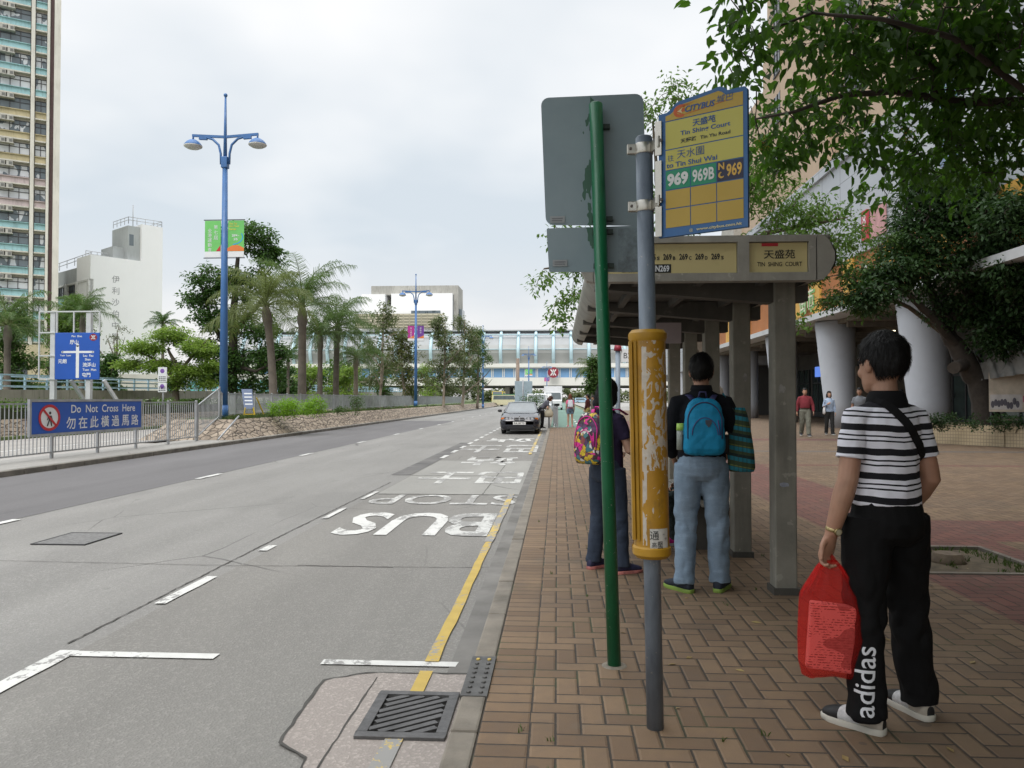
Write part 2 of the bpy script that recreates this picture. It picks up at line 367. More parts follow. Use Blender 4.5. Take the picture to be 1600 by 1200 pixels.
lines('worn_yellow_line', [(-.78, -.69, 8.2, 12.3, z1+.006), (-.80, -.71, 21, 37, z1+.006), (-.78, -.69, 2.6, 3.44, z1+.009)], worn_y)
lines('far_carriageway_line', [(-16.1, -15.95, -10, 160, RZ+.006)], white_p)
lines('track_line', [(.45, .55, 39, 39.8, .006)]+[(1.0, 1.12, y, y+1.6, .006) for y in (42, 46, 50, 54, 58, 62)]+[(-.2, -.08, 38, 60, .006)], white_p)
mb = MB()
for k in range(7): t = k/7; mb.bar((2.6-1.1*t, 38+5*t, .006), (2.6-1.1*(t+1/7), 38+5*(t+1/7), .006), .16, .003)
for k in range(5): mb.bar((2.0+.1*k, 44.+.8*k, .006), (2.9, 44.+.8*k, .006), .18, .003)
struct(mb.build('track_marking', white_p))
mb = MB(); u, v = V((-1, 0, 0)), V((0, -1, 0))      # the words face the traffic that comes towards us
mb.text('US', (-2.0, 9.40, z1), u, v, 1.7, 1.25, bold=.018, m=0); mb.text('B', (-1.09, 9.40, z1), u, v, 1.7, .60, bold=.018, m=1)
mb.text('STOP', (-1.72, 11.62, z1), u, v, 1.1, 2.2, bold=.01, m=1)
mb.text('巴士', (-1.68, 14.9, z1), u, v, 2.3, 2.0, bold=.02, m=1)
mb.text('站', (-1.65, 18.9, z1), u, v, 2.6, 1.3, bold=.02, m=1)
mb.text('巴士', (-1.75, 23.4, z1), u, v, 3.6, 2.3, bold=.02, m=1)
mb.text('站', (-1.7, 28.2, z1), u, v, 2.6, 1.7, bold=.02, m=0)
struct(mb.build('road_lettering', [white_p, worn_p]))
# joints and cracks in the road
mb = MB()
def crack(pts, w, z=RZ+.0065, jit=.5):
    L = []; Q = []
    P = []
    for a, b in zip(pts, pts[1:]):
        n = max(2, int((V(b)-V(a)).length/.06))
        for i in range(n): P.append(V(a).lerp(V(b), i/n)+V((rng.uniform(-1, 1), rng.uniform(-1, 1)))*w*jit)
    P.append(V(pts[-1]))
    for i, p in enumerate(P):
        d = (P[min(i+1, len(P)-1)]-P[max(0, i-1)]).normalized(); nn = V((-d.y, d.x))*w*rng.uniform(.3, .7)
        L.append((p.x+nn.x, p.y+nn.y, z)); Q.append((p.x-nn.x, p.y-nn.y, z))
    k = len(P); mb.add(L+Q, [(i, k+i, k+i+1, i+1) for i in range(k-1)])
crack([(-2.9, 12.25), (-.62, 12.25)], .02, RZ+.0105); crack([(-2.9, 15.2), (-.62, 15.15)], .035, RZ+.0105); crack([(-2.9, 18.9), (-.62, 18.9)], .02, RZ+.0105)
crack([(-1.2, 12.3), (-1.2, 18.8)], .012, RZ+.0105)
crack([(-10.7, 7.05), (-6.9, 7.1), (-3.0, 6.95), (-.62, 7.0)], .008)
crack([(-3.08, 4.7), (-3.1, 9), (-3.06, 14)], .012); crack([(-2.4, 7.0), (-1.5, 6.96)], .014)
struct(mb.build('road_crack', mat('crack', (.06, .057, .052), .95, .2, 8, world=True)))
# concrete patch round the gully, with the cast-iron grate
pa = [gr(437, 1165, RZ), gr(505, 1067, RZ), gr(575, 1055, RZ), gr(735, 1057, RZ), (-.463, 2.9), gr(478, 1190, RZ)]
P2 = [(p[0], p[1]) for p in pa]
struct(MB().add([(a, b, RZ+.0135) for a, b in P2[:4]]+[(-.463, P2[3][1], RZ+.0135), (-.463, 2.9, RZ+.0135), (-1.02, 2.9, RZ+.0135), (P2[5][0], P2[5][1], RZ+.0135)], [(0, 7, 6, 5, 4, 3, 2, 1)]).build('gully_patch', conc_m))
mb = MB(); z2 = RZ+.016
crack([P2[5], P2[0], P2[1], P2[2], (-.5, P2[3][1])], .016, z2, .35); crack([P2[5], (-1.02, 2.9)], .010, z2)
crack([(-.99, 4.2), (-1.0, 2.95)], .008, z2)
struct(mb.build('patch_crack', mat('crack', (.06, .057, .052), .95)))
iron = mat('cast iron', (.10, .098, .098), .55, .25, 12, .4, 120, .55)
gx0, gx1, gy0, gy1 = -.92, -.505, 3.44, 3.98
t = thing('gully_grate', ((gx0+gx1)/2, (gy0+gy1)/2, RZ), 'square cast iron drain grate with diagonal slots in the gutter beside the kerb', 'drain grate')
cx, cy = (gx0+gx1)/2, (gy0+gy1)/2; hw, hh = (gx1-gx0)/2, (gy1-gy0)/2
fr = MB()
for a, b in (((-hw, -hh), (hw, -hh+.05)), ((-hw, hh-.05), (hw, hh)), ((-hw, -hh+.05), (-hw+.05, hh-.05)), ((hw-.05, -hh+.05), (hw, hh-.05))): fr.bb((a[0], a[1], .012), (b[0], b[1], .03))
fr.build('frame', iron, t, bevel=.003)
br = MB(); iw, ih = hw-.05, hh-.05
for k in range(-9, 10):
    c0 = k*.052; pts = []
    for q in range(41):                      # bar along direction (1, .75), clipped to the frame
        s_ = -0.6+1.2*q/40; px_, py_ = s_*.8+c0*(-.6), s_*.6+c0*.8
        if abs(px_) < iw+.004 and abs(py_) < ih+.004: pts.append((px_, py_))
    if len(pts) > 2: br.bar((pts[0][0], pts[0][1], .017), (pts[-1][0], pts[-1][1], .017), .034, .02)
br.build('bars', iron, t)
MB().bb((-hw+.02, -hh+.02, .0135), (hw-.02, hh-.02, .0145)).build('slot_shade_sheet', mat('painted drain shade', (.012, .011, .01), .9), t)  # thin near-black sheet painted in for the unlit pit under the bars
t = thing('kerb_inlet', (-.40, 3.95, 0), 'dark studded cast iron kerb inlet cover with yellow paint spots beside the drain grate', 'inlet cover')
mb = MB().bb((-.067, -.28, -.10), (.063, .28, .012))
for i in range(8):
    for j in range(2): mb.cyl((-.03+.06*j, -.24+.066*i, .012), (-.03+.06*j, -.24+.066*i, .02), .013, .009, 6, 1 if i > 6 else 0)
mb.build('cover', [mat('inlet iron', (.10, .098, .095), .6, .3, 9, .4, 90, .4), mat('inlet paint', (.5, .36, .09), .7)], t)
# manhole cover in the far lane
t = thing('manhole_cover', (-5.26, 8.17, RZ), 'square dark manhole cover with tar filled top in the grey traffic lane', 'manhole cover')
MB().bb((-.28, -.33, .004), (.28, .33, .010)).build('cover', mat('manhole asphalt', (.15, .148, .145), .8, .3, 30, .8, 60), t)
mb = MB()
for a, b in (((-.30, -.35), (.30, -.33)), ((-.30, .33), (.30, .35)), ((-.30, -.33), (-.28, .33)), ((.28, -.33), (.30, .33))): mb.bb((a[0], a[1], .004), (b[0], b[1], .013))
mb.build('frame', mat('manhole frame', (.05, .05, .052), .6, metal=.4), t)
# tree pit with a stump
struct(MB().add([(2.95, 6.5, -.02), (4.0, 6.5, -.02), (4.0, 7.6, -.02), (2.95, 7.6, -.02)], [(0, 1, 2, 3)]).build('soil', mat('pit soil', (.10, .078, .05), .95, .4, 9, .9, 40, world=True)))
mb = MB()
for a, b in (((2.9, 6.45), (4.05, 6.5)), ((2.9, 7.6), (4.05, 7.65)), ((2.9, 6.5), (2.95, 7.6)), ((4.0, 6.5), (4.05, 7.6))): mb.bb((a[0], a[1], -.1), (b[0], b[1], .012))
struct(mb.build('pit_kerb', kerb_m))
def blades(name, pts, h, n, m, rad=.05, kind='stuff'):
    r = np.random.default_rng(3); vs = []; fs = []
    for (x, y, z) in pts:
        for _ in range(n):
            a = r.uniform(0, 2*PI); q = r.uniform(0, rad); hh = h*r.uniform(.5, 1.2); b = r.uniform(0, 2*PI); w = h*.12; ln = r.uniform(.2, .9)*hh
            px_, py_ = x+q*math.cos(a), y+q*math.sin(a); k = len(vs)
            vs += [(px_-w*math.sin(b), py_+w*math.cos(b), z), (px_+w*math.sin(b), py_-w*math.cos(b), z), (px_+ln*.4*math.cos(b)+w*.6*math.sin(b), py_+ln*.4*math.sin(b), z+hh*.6), (px_+ln*math.cos(b), py_+ln*math.sin(b), z+hh)]
            fs.append((k, k+1, k+2, k+3))
    o = mesh_np(name, vs, fs, m); o['kind'] = kind; return o
grass_m = leafmat('grass blades', (.04, .07, .012), (.085, .125, .03), .2)
pts = [(rng.uniform(3.0, 3.95), 7.6-abs(rng.gauss(0, .12)), -.02) for _ in range(26)]+[(3.97-abs(rng.gauss(0, .10)), rng.uniform(6.5, 7.6), -.02) for _ in range(34)]+[(3.45+rng.gauss(0, .14), 7.0+rng.gauss(0, .1), -.02) for _ in range(14)]
blades('pit_grass', pts, .045, 7, grass_m)
t = thing('tree_stump', (3.45, 7.05, -.02), 'low round sawn tree stump in the square soil pit', 'tree stump')
MB().tube([(0, 0, -.03), (0, 0, .02), (0, 0, .075)], [.17, .14, .12], 14).build('trunk', mat('stump bark', (.12, .09, .06), .9, .3, 9, .8, 30), t)
MB().cyl((0, 0, .075), (0, 0, .079), .112, .11, 14).build('cut_face', mat('stump face', (.15, .115, .08), .85, .3, 16), t)
blades('joint_weeds', [(.03+rng.uniform(-.5, .9), rng.uniform(2.7, 3.5), 0) for _ in range(7)]+[(1.83+rng.gauss(0, .03), 5.75+rng.gauss(0, .05), 0) for _ in range(9)]+[(rng.uniform(-.3, 2), rng.uniform(4, 9), 0) for _ in range(10)], .03, 5, grass_m, .018)
lv = MB()
for _ in range(110):
    x, y = rng.uniform(-.3, 6), rng.uniform(2.6, 12); a = rng.uniform(0, 6.3); L = rng.uniform(.012, .035); w = L*.45
    ca, sa = math.cos(a), math.sin(a); lv.add([(x-ca*L, y-sa*L, .003), (x+sa*w, y-ca*w, .008), (x+ca*L, y+sa*L, .005), (x-sa*w, y+ca*w, .003)], [(0, 1, 2, 3)])
struct(lv.build('fallen_leaves', leafmat('dry leaves', (.20, .13, .05), (.38, .30, .12), .1)), 'stuff')
tag(MB().add([(5.55, 8.9, .006), (5.72, 8.86, .01), (5.78, 8.98, .012), (5.6, 9.03, .006), (5.66, 8.95, .03)], [(0, 1, 4), (1, 2, 4), (2, 3, 4), (3, 0, 4)]).build('paper_scrap', mat('paper', (.75, .76, .76), .8)), 'crumpled white scrap of paper lying on the red paving band', 'litter')
# ================================================================ BUILDINGS
cream = mat('cream tower wall', (.64, .62, .56), .85, .12, .3, world=True, dirt=.35, dirtc=(.3, .27, .21), streak=True)
teal = mat('teal spandrel', (.30, .50, .53), .8, .15, .4, world=True, dirt=.3, streak=True)
yel = mat('ochre spandrel', (.46, .40, .25), .8, .15, .4, world=True, dirt=.3, streak=True)
pinkm = mat('pink spandrel', (.50, .42, .42), .8, .15, .4, world=True, dirt=.3, streak=True)
winfr = mat('dark window frame', (.045, .045, .05), .5)
def m_pane(name, a, b):
    g = G(name); oi = g.n('ShaderNodeObjectInfo').outputs['Random']; p = g.co('World')
    f = g.no(g.mp(p, (1.4, 1.4, .7)), .9, 1); col = g.mix(g.ma('GREATER_THAN', g.ma('ADD', f, g.ma('MULTIPLY', g.ma('SUBTRACT', oi, .5), .5)), .5), a, b)
    return g.fin(col, .12, Specular_IOR_Level=.7)
pane_m = m_pane('window glass', (.13, .16, .18), (.58, .60, .62)); pane2_m = m_pane('school glass', (.05, .07, .08), (.13, .16, .18))  # pale panes: reflected sky and curtains are painted into the glass colour
acm = mat('air conditioner', (.45, .44, .40), .7, .15, 3, dirt=.3); rail_w = mat('white sill', (.55, .53, .47), .8)
# tower block on the left
Pc = V((-62.3, 92, 0)); du = V((-.83, -.558, 0)).normalized(); dn_ = V((.558, -.83, 0)).normalized()
FH = 2.76; NF = 19
tw = thing('apartment_tower', Pc, 'tall cream apartment tower with teal, ochre and pink bands under its windows', 'apartment block')
def fbox(mb, u0, u1, w0, w1, z0, z1_, m=0):      # box on the tower's facade: u along it, w out of it
    vs = []
    for z in (z0, z1_):
        for (u, w) in ((u0, w0), (u1, w0), (u1, w1), (u0, w1)): q = du*u+dn_*w; vs.append((q.x, q.y, z))
    mb.add(vs, [(0, 1, 2, 3), (7, 6, 5, 4), (0, 4, 5, 1), (1, 5, 6, 2), (2, 6, 7, 3), (3, 7, 4, 0)], m)
mb = MB(); fbox(mb, -.1, 26, -16, -.45, 0, FH*NF+2); mb.build('core_wall', cream, tw)
mb = MB()
for u0, u1 in ((-.15, .55), (1.0, 1.30), (2.58, 2.98), (8.3, 8.9), (11.2, 11.7), (17, 17.6)): fbox(mb, u0, u1, -.44, .28 if u0 < 3 else .2, 0, FH*NF+1)
mb.build('pilaster', cream, tw)
mb = MB(); fbox(mb, .57, .93, -.44, -.2, 0, FH*NF, 0)
for k in range(3): fbox(mb, .62+.1*k, .66+.1*k, -.2, -.12, 0, FH*NF, 0)
mb.build('drain_pipe', mat('brown pipes', (.20, .13, .13), .7), tw)
def bandcol(f): return {9: pinkm, 10: pinkm, 11: yel, 12: yel, 13: yel}.get(f, teal) if f > 7 else (teal if f % 5 else teal)
proto = {}
def window_pair(f):
    z = FH*f
    for (u0, u1, key, nm) in ((1.33, 2.49, 's', 2), (3.06, 8.29, 'b', 5)):
        if key+'w' not in proto:
            w = MB()
            for k in range(nm+1): a = u0+(u1-u0)*k/nm; fbox(w, a-.035, a+.035, -.36, -.24, 1.0, 2.35)
            for zz_ in (1.0, 1.85, 2.35): fbox(w, u0, u1, -.355, -.245, zz_-.035, zz_+.035)
            o = w.build('window', winfr, tw)
            pn = MB(); fbox(pn, u0, u1, -.33, -.31, .99, 2.36); pn.build('pane', pane_m, o); proto[key+'w'] = o
            sp = MB(); fbox(sp, u0, u1, -.44, .0, .1, .9); proto[key+'s'] = sp
            fbox(sp, u0, u1, .001, .16, .82, .9); ld = MB(); fbox(ld, u0, u1, -.44, .22, -.08, .08); proto[key+'l'] = ld
        else: o = copy_tree(proto[key+'w'], tw)
        o.location = (0, 0, z)
        k_ = key+'s'+bandcol(f).name
        if k_ not in proto: s_ = proto[key+'s'].build('spandrel', bandcol(f), tw); proto[k_] = s_
        else: s_ = proto[k_].copy(); C.objects.link(s_); s_.parent = tw
        s_.location = (0, 0, z)
        if key+'lo' not in proto: l_ = proto[key+'l'].build('sill', rail_w, tw); proto[key+'lo'] = l_
        else: l_ = proto[key+'lo'].copy(); C.objects.link(l_); l_.parent = tw
        l_.location = (0, 0, z)
    if f > 1:
        if 'ac' not in proto:
            a = MB()
            for u in (4.75, 5.55): fbox(a, u, u+.66, -.3, .36, 2.15, 2.6); fbox(a, u+.06, u+.4, .36, .372, 2.2, 2.55, 1)
            fbox(a, 4.65, 6.3, -.3, .4, 2.05, 2.13)
            proto['ac'] = a.build('air_conditioner', [acm, mat('grille grey', (.16, .16, .15), .7)], tw)
        else:
            o = proto['ac'].copy(); C.objects.link(o); o.parent = tw
            o.location = (0, 0, z)
for f in range(1, NF): window_pair(f)
# white school with a stair tower
wht = mat('white rendered wall', (.86, .86, .86), .8, .02, .3, world=True, dirt=.10, dirtc=(.7, .7, .69), streak=True)
gryw = mat('grey wall and painted shade', (.40, .42, .42), .85, .1, .3, world=True, dirt=.4, dirtc=(.25, .26, .25), streak=True)
Ps = V((-62.9, 100, 0)); d1 = V((.6, .8, 0)).normalized(); d2 = V((-.8, .6, 0)).normalized()
sc = thing('school_building', Ps, 'white school block with vertical grey characters and a tall stair tower with roof rails', 'school')
def sbox(mb, a0, a1, b0, b1, z0, z1_, m=0):
    vs = []
    for z in (z0, z1_):
        for (a, b) in ((a0, b0), (a1, b0), (a1, b1), (a0, b1)): q = d1*a+d2*b; vs.append((q.x, q.y, z))
    mb.add(vs, [(0, 3, 2, 1), (4, 5, 6, 7), (0, 1, 5, 4), (1, 2, 6, 5), (2, 3, 7, 6), (3, 0, 4, 7)], m)
mb = MB(); sbox(mb, 0, 6.8, .3, 5, 0, 20.9); sbox(mb, 6.8, 9.8, .3, 6, 0, 26.2); mb.build('gable_wall', wht, sc)
mb = MB(); sbox(mb, .4, 6.0, 5, 42, 0, 19.0); sbox(mb, 5.1, 6.79, .8, 6, 20.9, 25.8); sbox(mb, .02, .4, .32, 42, 17.6, 19.6); sbox(mb, 3.6, 5.1, 2, 6, 20.9, 22.8); mb.build('side_wall', gryw, sc)  # grey also paints the shaded left face of the white stair tower
mb = MB(); sbox(mb, 5.3, 5.9, .78, .8, 23.0, 24.6); mb.build('stair_window', pane2_m, sc)
cols_ = MB()
for k in range(11): sbox(cols_, -.25, .4, .3+4.0*k, .9+4.0*k, 0, 17.6)
for f in range(6): sbox(cols_, -.15, .4, .3, 42, 2.6+2.95*f, 2.85+2.95*f)
cols_.build('grid_frame', mat('pale grid', (.62, .62, .60), .8), sc)
wproto = sproto = None
for f in range(6):
    for k in range(8):
        if wproto is None:
            w = MB(); sbox(w, .2, .3, .95, 4.25, 1.0, 2.55)
            wproto = w.build('window', pane2_m, sc); fr = MB()
            for b in (1.5, 2.3, 3.1, 3.8): sbox(fr, .12, .2, b-.04, b+.04, 1.0, 2.55)
            sbox(fr, .12, .2, .95, 4.25, 1.75, 1.83); fr.build('frame', winfr, wproto)
            q = MB(); sbox(q, .15, .3, .95, 4.25, -.1, .95); sproto = q.build('spandrel', teal, sc); w_, s_ = wproto, sproto
        else:
            w_ = copy_tree(wproto, sc); s_ = sproto.copy(); C.objects.link(s_); s_.parent = sc
        w_.location = d2*4.0*k+Z*2.95*f; s_.location = d2*4.0*k+Z*2.95*f
mb = MB()
def rails(mb, a, b, n, h, r=.05):
    a, b = V(a), V(b)
    for i in range(n+1): p = a.lerp(b, i/n); mb.cyl(p, p+Z*h, r, n=5)
    for z in (h, h*.55): mb.cyl(a+Z*z, b+Z*z, r, n=5)
for a, b in (((5.2, .9), (9.7, .4)), ((5.2, .9), (5.2, 5.9)), ((9.7, .4), (9.7, 5.9))): rails(mb, d1*a[0]+d2*a[1]+Z*26.1, d1*b[0]+d2*b[1]+Z*26.1, 4, .95, .045)
rails(mb, d1*.3+d2*1.+Z*20.2, d1*.3+d2*40+Z*19.4, 14, 1.1); rails(mb, d1*.4+d2*3+Z*20.9, d1*3.4+d2*3+Z*20.9, 4, .9)
mb.build('roof_rail', mat('roof rail', (.45, .46, .47), .6), sc)
p0 = d1*6.3+d2*2+Z*25.7; MB().cyl(p0, p0+Z*3.4, .07, n=6).build('mast', mat('roof rail', (.4, .4, .4)), sc)
mb = MB()
for k, ch in enumerate('伊利沙伯中學'): mb.text(ch, d1*3.3+d2*.28+Z*(17.9-1.6*k), d1, Z, 1.0)
mb.build('lettering', mat('grey characters', (.30, .30, .31), .7), sc)
# concrete topped white block behind the station
conc = mat('stained concrete', (.36, .35, .32), .9, .2, .15, world=True, dirt=.7, dirtc=(.12, .115, .10), streak=True)
hb = thing('hotel_block', (-75, 290, 0), 'white block with stained concrete roof frame standing behind the glass station', 'office block')
a = at(580, 447, 290); b = at(716, 447, 290)
def q2(px, py, Y=290): q = at(px, py, Y); return q.x, q.z
x0, z0 = q2(580, 447); x1, _ = q2(714, 447)
mb = MB()
def hbx(px0, py0, px1, py1, y0, y1, mb, m=0):
    a_ = at(px0, py0, 290); b_ = at(px1, py1, 290); mb.bb((a_.x+75, y0, b_.z), (b_.x+75, y1, a_.z), m)
hbx(580, 447, 716, 460, 0, 14, mb); hbx(709, 460, 716, 520, 0, 14, mb); hbx(580, 460, 709, 470, 6, 14, mb); mb.build('roof_frame', conc, hb)
mb = MB(); hbx(567, 461, 603, 530, -2, 10, mb); hbx(614, 460.5, 708, 530, -3, 12, mb); hbx(604, 478, 613, 530, 1, 10, mb); mb.build('wall', wht, hb)
for q_ in ((645, 487, 690, 493, -3.3, -3.05), (612, 474, 614, 487, -.5, 1), (716.5, 482, 721, 515, 2, 10)):
    mb = MB(); hbx(*q_, mb); mb.build('window', pane2_m, hb)
mb = MB()
for k in range(12): hbx(590+9*k, 493, 591+9*k, 515, -6, -5.6, mb)
for k in range(5): hbx(560, 494+4.5*k, 698, 495+4.5*k, -6, -5.7, mb)
hbx(560, 493, 690, 515, -5.5, -5.2, mb, 1)
mb.build('screen', [mat('beige lattice', (.52, .48, .36), .8), mat('beige screen', (.44, .42, .33), .8)], hb)
# elevated station across the road
st = thing('railway_station', (0, 250, 0), 'elevated railway station with curved blue ribs and blue band bridging the road', 'station')
silver = mat('silver cladding', (.35, .355, .35), .6, .16, .12, world=True); ribm = mat('pale blue rib', (.50, .66, .73), .5, .08)
blueb = mat('blue glass band', (.16, .31, .52), .25, .15, .1, world=True); whb = mat('white beam', (.72, .71, .67), .7, .06, .1, world=True, dirt=.2, dirtc=(.5, .48, .44), streak=True)
def sz(py): return 1.43+(622-py)/1200*250
XL, XR = -112, 60
prof = [(-1.0, sz(568)), (-1.6, sz(560)), (-2.2, sz(552)), (-2.3, sz(546)), (-1.6, sz(539)), (-.6, sz(531)), (.6, sz(524)), (2.2, sz(518)), (4, sz(516))]
mb = MB()
for i, (p, q) in enumerate(zip(prof, prof[1:])): mb.add([(XL, p[0], p[1]), (XR, p[0], p[1]), (XR, q[0], q[1]), (XL, q[0], q[1])], [(0, 1, 2, 3)], 0 if i < 4 else (1 if i < 6 else 2), i < 4)
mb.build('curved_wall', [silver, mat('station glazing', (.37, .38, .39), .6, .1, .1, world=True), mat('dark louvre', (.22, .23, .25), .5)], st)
MB().bb((XL, 2.5, sz(517)), (XR, 26, sz(515))).bb((XL, 1.2, sz(516.2)), (XR, 2.5, sz(514.4))).build('roof', mat('roof edge', (.38, .39, .40), .5), st)
mb = MB()
for k in range(30): mb.bar((XL+5.85*k, prof[3][0]-.05, prof[3][1]), (XL+5.85*k, prof[0][0]-.05, prof[0][1]), .07, .06); 
mb.bb((XL, -2.45, sz(546.6)), (XR, -2.32, sz(545.6)))
mb.bb((XL, -1.0, sz(523.5)), (XR, -.4, sz(522))); mb.build('panel_joint', ribm, st)
rp_ = None
for k in range(30):
    if rp_ is None: rp_ = MB().tube([(0, p[0]-.35, p[1]) for p in prof[:-1]], .55, 8).build('rib', ribm, st); o = rp_
    else: o = rp_.copy(); C.objects.link(o); o.parent = st
    o.location = (XL+5.7*k+2.4, 0, 0)
mb = MB().bb((XL, -2.2, sz(574)), (XR, 30, sz(568.2))).bb((XL, -1.6, sz(602.5)), (XR, 30, sz(590))).bb((XL, -2.0, sz(575.5)), (XR, 30, sz(574.02))); mb.build('beam', whb, st)
mb = MB().bb((XL, -1.0, sz(589.9)), (XR, 30, sz(575.6))); 
for k in range(48):
    for d in (0, .5): mb.bb((XL+3.62*k+d, -1.3, sz(589.5)), (XL+3.62*k+d+.22, -1.01, sz(576)), 1)
mb.build('window_band', [blueb, whb], st)
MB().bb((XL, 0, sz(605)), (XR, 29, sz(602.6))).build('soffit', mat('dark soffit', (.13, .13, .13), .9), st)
for x in (-60, -40, -16.6, 12, 34):
    for y in (4, 24): MB().bb((x-.8, y-.8, -.2), (x+.8, y+.8, sz(605))).build('pier', conc, st)
c_ = at(864.5, 582, 246.5); lg = thing('round_station_sign', (c_.x, c_.y, c_.z), 'round maroon sign with white looped emblem on the station front', 'station sign')
maroon = mat('maroon sign', (.24, .018, .035), .5); whitep = mat('sign white', (.80, .80, .80), .5, .04)
MB().cyl((0, 0, 0), (0, -.3, 0), 1.72, n=28).build('disc', maroon, lg)
def emblem(mb, o, u, v, r, off, m=0):           # vertical bar crossed by two loops
    o, u, v, off = V(o), V(u), V(v), V(off)
    def q(a, b): return o+u*a*r+v*b*r+off
    t = .09
    mb.add([q(-t, -.62), q(t, -.62), q(t, .62), q(-t, .62)], [(0, 1, 2, 3)], m)
    mb.add([q(-.3, -t), q(.3, -t), q(.3, t), q(-.3, t)], [(0, 1, 2, 3)], m)
    for sg in (1, -1):
        L = []; Q = []
        for i in range(15):
            a = PI*(i/14); L.append(q(.58*math.cos(a), sg*(.62-.52*math.sin(a)))); Q.append(q((.58-.2)*math.cos(a), sg*(.62-.34*math.sin(a))))
        mb.add(L+Q, [(i, 15+i, 16+i, i+1) for i in range(14)], m)
mb = MB(); emblem(mb, (0, -.31, 0), X, Z, 1.6, (0, -.01, 0)); mb.build('emblem', whitep, lg)
# right hand shopping centre
beige = mat('beige rendered wall', (.50, .375, .27), .85, .08, .25, world=True, dirt=.25, dirtc=(.33, .25, .18), streak=True)
def m_clad():
    g = G('silver wall cladding'); p = g.co('World'); s = g.sep(p)
    def jt(v, n, w): f = g.ma('FRACT', g.ma('DIVIDE', v, n)); return g.ma('LESS_THAN', f, w)
    j = g.ma('MAXIMUM', jt(s[1], 2.4, .016), jt(s[2], 1.25, .024))
    f = g.no(g.mp(p, (1, .4, .8)), .5, 2); col = g.mix(f, (.36, .38, .42), (.52, .54, .57)); col = g.mix(j, col, (.15, .155, .165))
    return g.fin(col, .45, .1)
clad = m_clad(); orange = mat('terracotta fascia', (.36, .13, .035), .7, .15, .5, world=True); amber = mat('amber fascia strip', (.60, .34, .07), .7, .1, .5, world=True)
mall = thing('shopping_centre', (13, 30, 0), 'shopping centre with silver cladding, orange fascia, white canopy and beige upper floors', 'shopping centre')
def mbx(mb, x0, x1, y0, y1, z0, z1_, m=0): return mb.bb((x0-13, y0-30, z0), (x1-13, y1-30, z1_), m)
mb = MB(); mbx(mb, 13.0, 30, -16, 72, 7.65, 12.2); mbx(mb, 12.85, 13, -16, 72, 12.2, 12.6); mbx(mb, 13.0, 30, 64.6, 130, 4.2, 7.65); mb.build('cladding', clad, mall)
mb = MB(); mbx(mb, 13.1, 30, -16, 64.5, 5.45, 7.64)
mb.build('fascia', orange, mall)
for y in (14, 18.4, 22.3, 26.2, 30.4, 34.6, 38.9, 41.7, 47, 53, 59): mbx(MB(), 12.98, 13.1, y, y+1.1, 5.46, 7.63).build('fascia_strip', amber, mall)
mb = MB(); mbx(mb, 12.2, 19.5, -16, 64.5, 5.16, 5.44); mb.build('canopy', mat('white canopy', (.55, .56, .57), .6, .08, .5, world=True, dirt=.2, dirtc=(.4, .4, .4)), mall)
mb = MB(); mbx(mb, 13.3, 19.5, -16, 64.5, 4.95, 5.15)
for y in range(-12, 62, 3): mbx(mb, 13.3, 19.4, y, y+.2, 4.7, 4.95)
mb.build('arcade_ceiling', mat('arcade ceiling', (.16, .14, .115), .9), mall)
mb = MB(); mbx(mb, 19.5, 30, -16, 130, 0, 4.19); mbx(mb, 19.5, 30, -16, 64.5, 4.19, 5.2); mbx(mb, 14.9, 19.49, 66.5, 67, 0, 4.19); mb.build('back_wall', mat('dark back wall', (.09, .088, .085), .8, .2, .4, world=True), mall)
glz = glass('arcade shop glass', (.05, .075, .075), .08)
for i, y in enumerate((21, 26.5, 31, 36.5, 41, 46.5, 51, 56, 60.5)):
    w = MB(); mbx(w, 19.42, 19.49, y, y+3.7, .4, 3.6); w_ = w.build('shop_window', glz, mall); f = MB()
    for k in range(4): mbx(f, 19.36, 19.42, y+1.23*k-.04, y+1.23*k+.04, .05, 3.65)
    mbx(f, 19.36, 19.42, y, y+3.7, 2.5, 2.58); mbx(f, 19.36, 19.42, y, y+3.7, .05, .4); f.build('frame', winfr, w_)
mb = MB(); mbx(mb, 16.5, 19.4, 43.5, 45.6, .0, 3.2); mb.build('kiosk_wall', mat('kiosk wall', (.17, .14, .11), .8), mall)
mb = MB(); mbx(mb, 16.4, 16.49, 43.7, 45.4, .9, 2.7); mb.build('kiosk_window', glass('kiosk glass', (.11, .16, .16), .1), mall)
g = G('lit screen'); g.fin((.05, .1, .4), .4); g.b.inputs['Emission Color'].default_value = (.15, .3, .9, 1); g.b.inputs['Emission Strength'].default_value = .7
mb = MB(); mbx(mb, 19.2, 19.28, 57.6, 58.6, 3.0, 3.75); mb.build('lit_screen', g.m, mall)
mb = MB(); mbx(mb, 17.3, 17.36, 47.0, 48.2, 2.9, 3.5); mb.build('hanging_notice', whitep, mall)
g = G('downlight'); g.fin((.9, .8, .6), .4); g.b.inputs['Emission Color'].default_value = (1, .85, .6, 1); g.b.inputs['Emission Strength'].default_value = 4
for y in (38.3,):
    mb = MB(); mb.cyl((16.3-13, y-30, 4.66), (16.3-13, y-30, 4.72), .09, n=10); mb.build('downlight', g.m, mall)
colm = mat('pale column cladding', (.46, .475, .51), .5, .06, .4, world=True, dirt=.2, dirtc=(.3, .31, .33)); cp = None
for k in range(8):
    y = 20.2+9.0*k-30
    if cp is None:
        mb = MB(); zs = (0, 1.25, 1.27, 2.55, 2.57, 3.85, 3.87, 5.15)
        mb.tube([(-.27*z/5.15, 0, z) for z in zs], [(.66+.27*z/5.15-(.012 if i in (2, 4, 6) else 0)) for i, z in enumerate(zs)], 28, side=X)
        cp = mb.build('column', colm, mall); o = cp
    else: o = cp.copy(); C.objects.link(o); o.parent = mall
    o.location = (.75, y, 0)
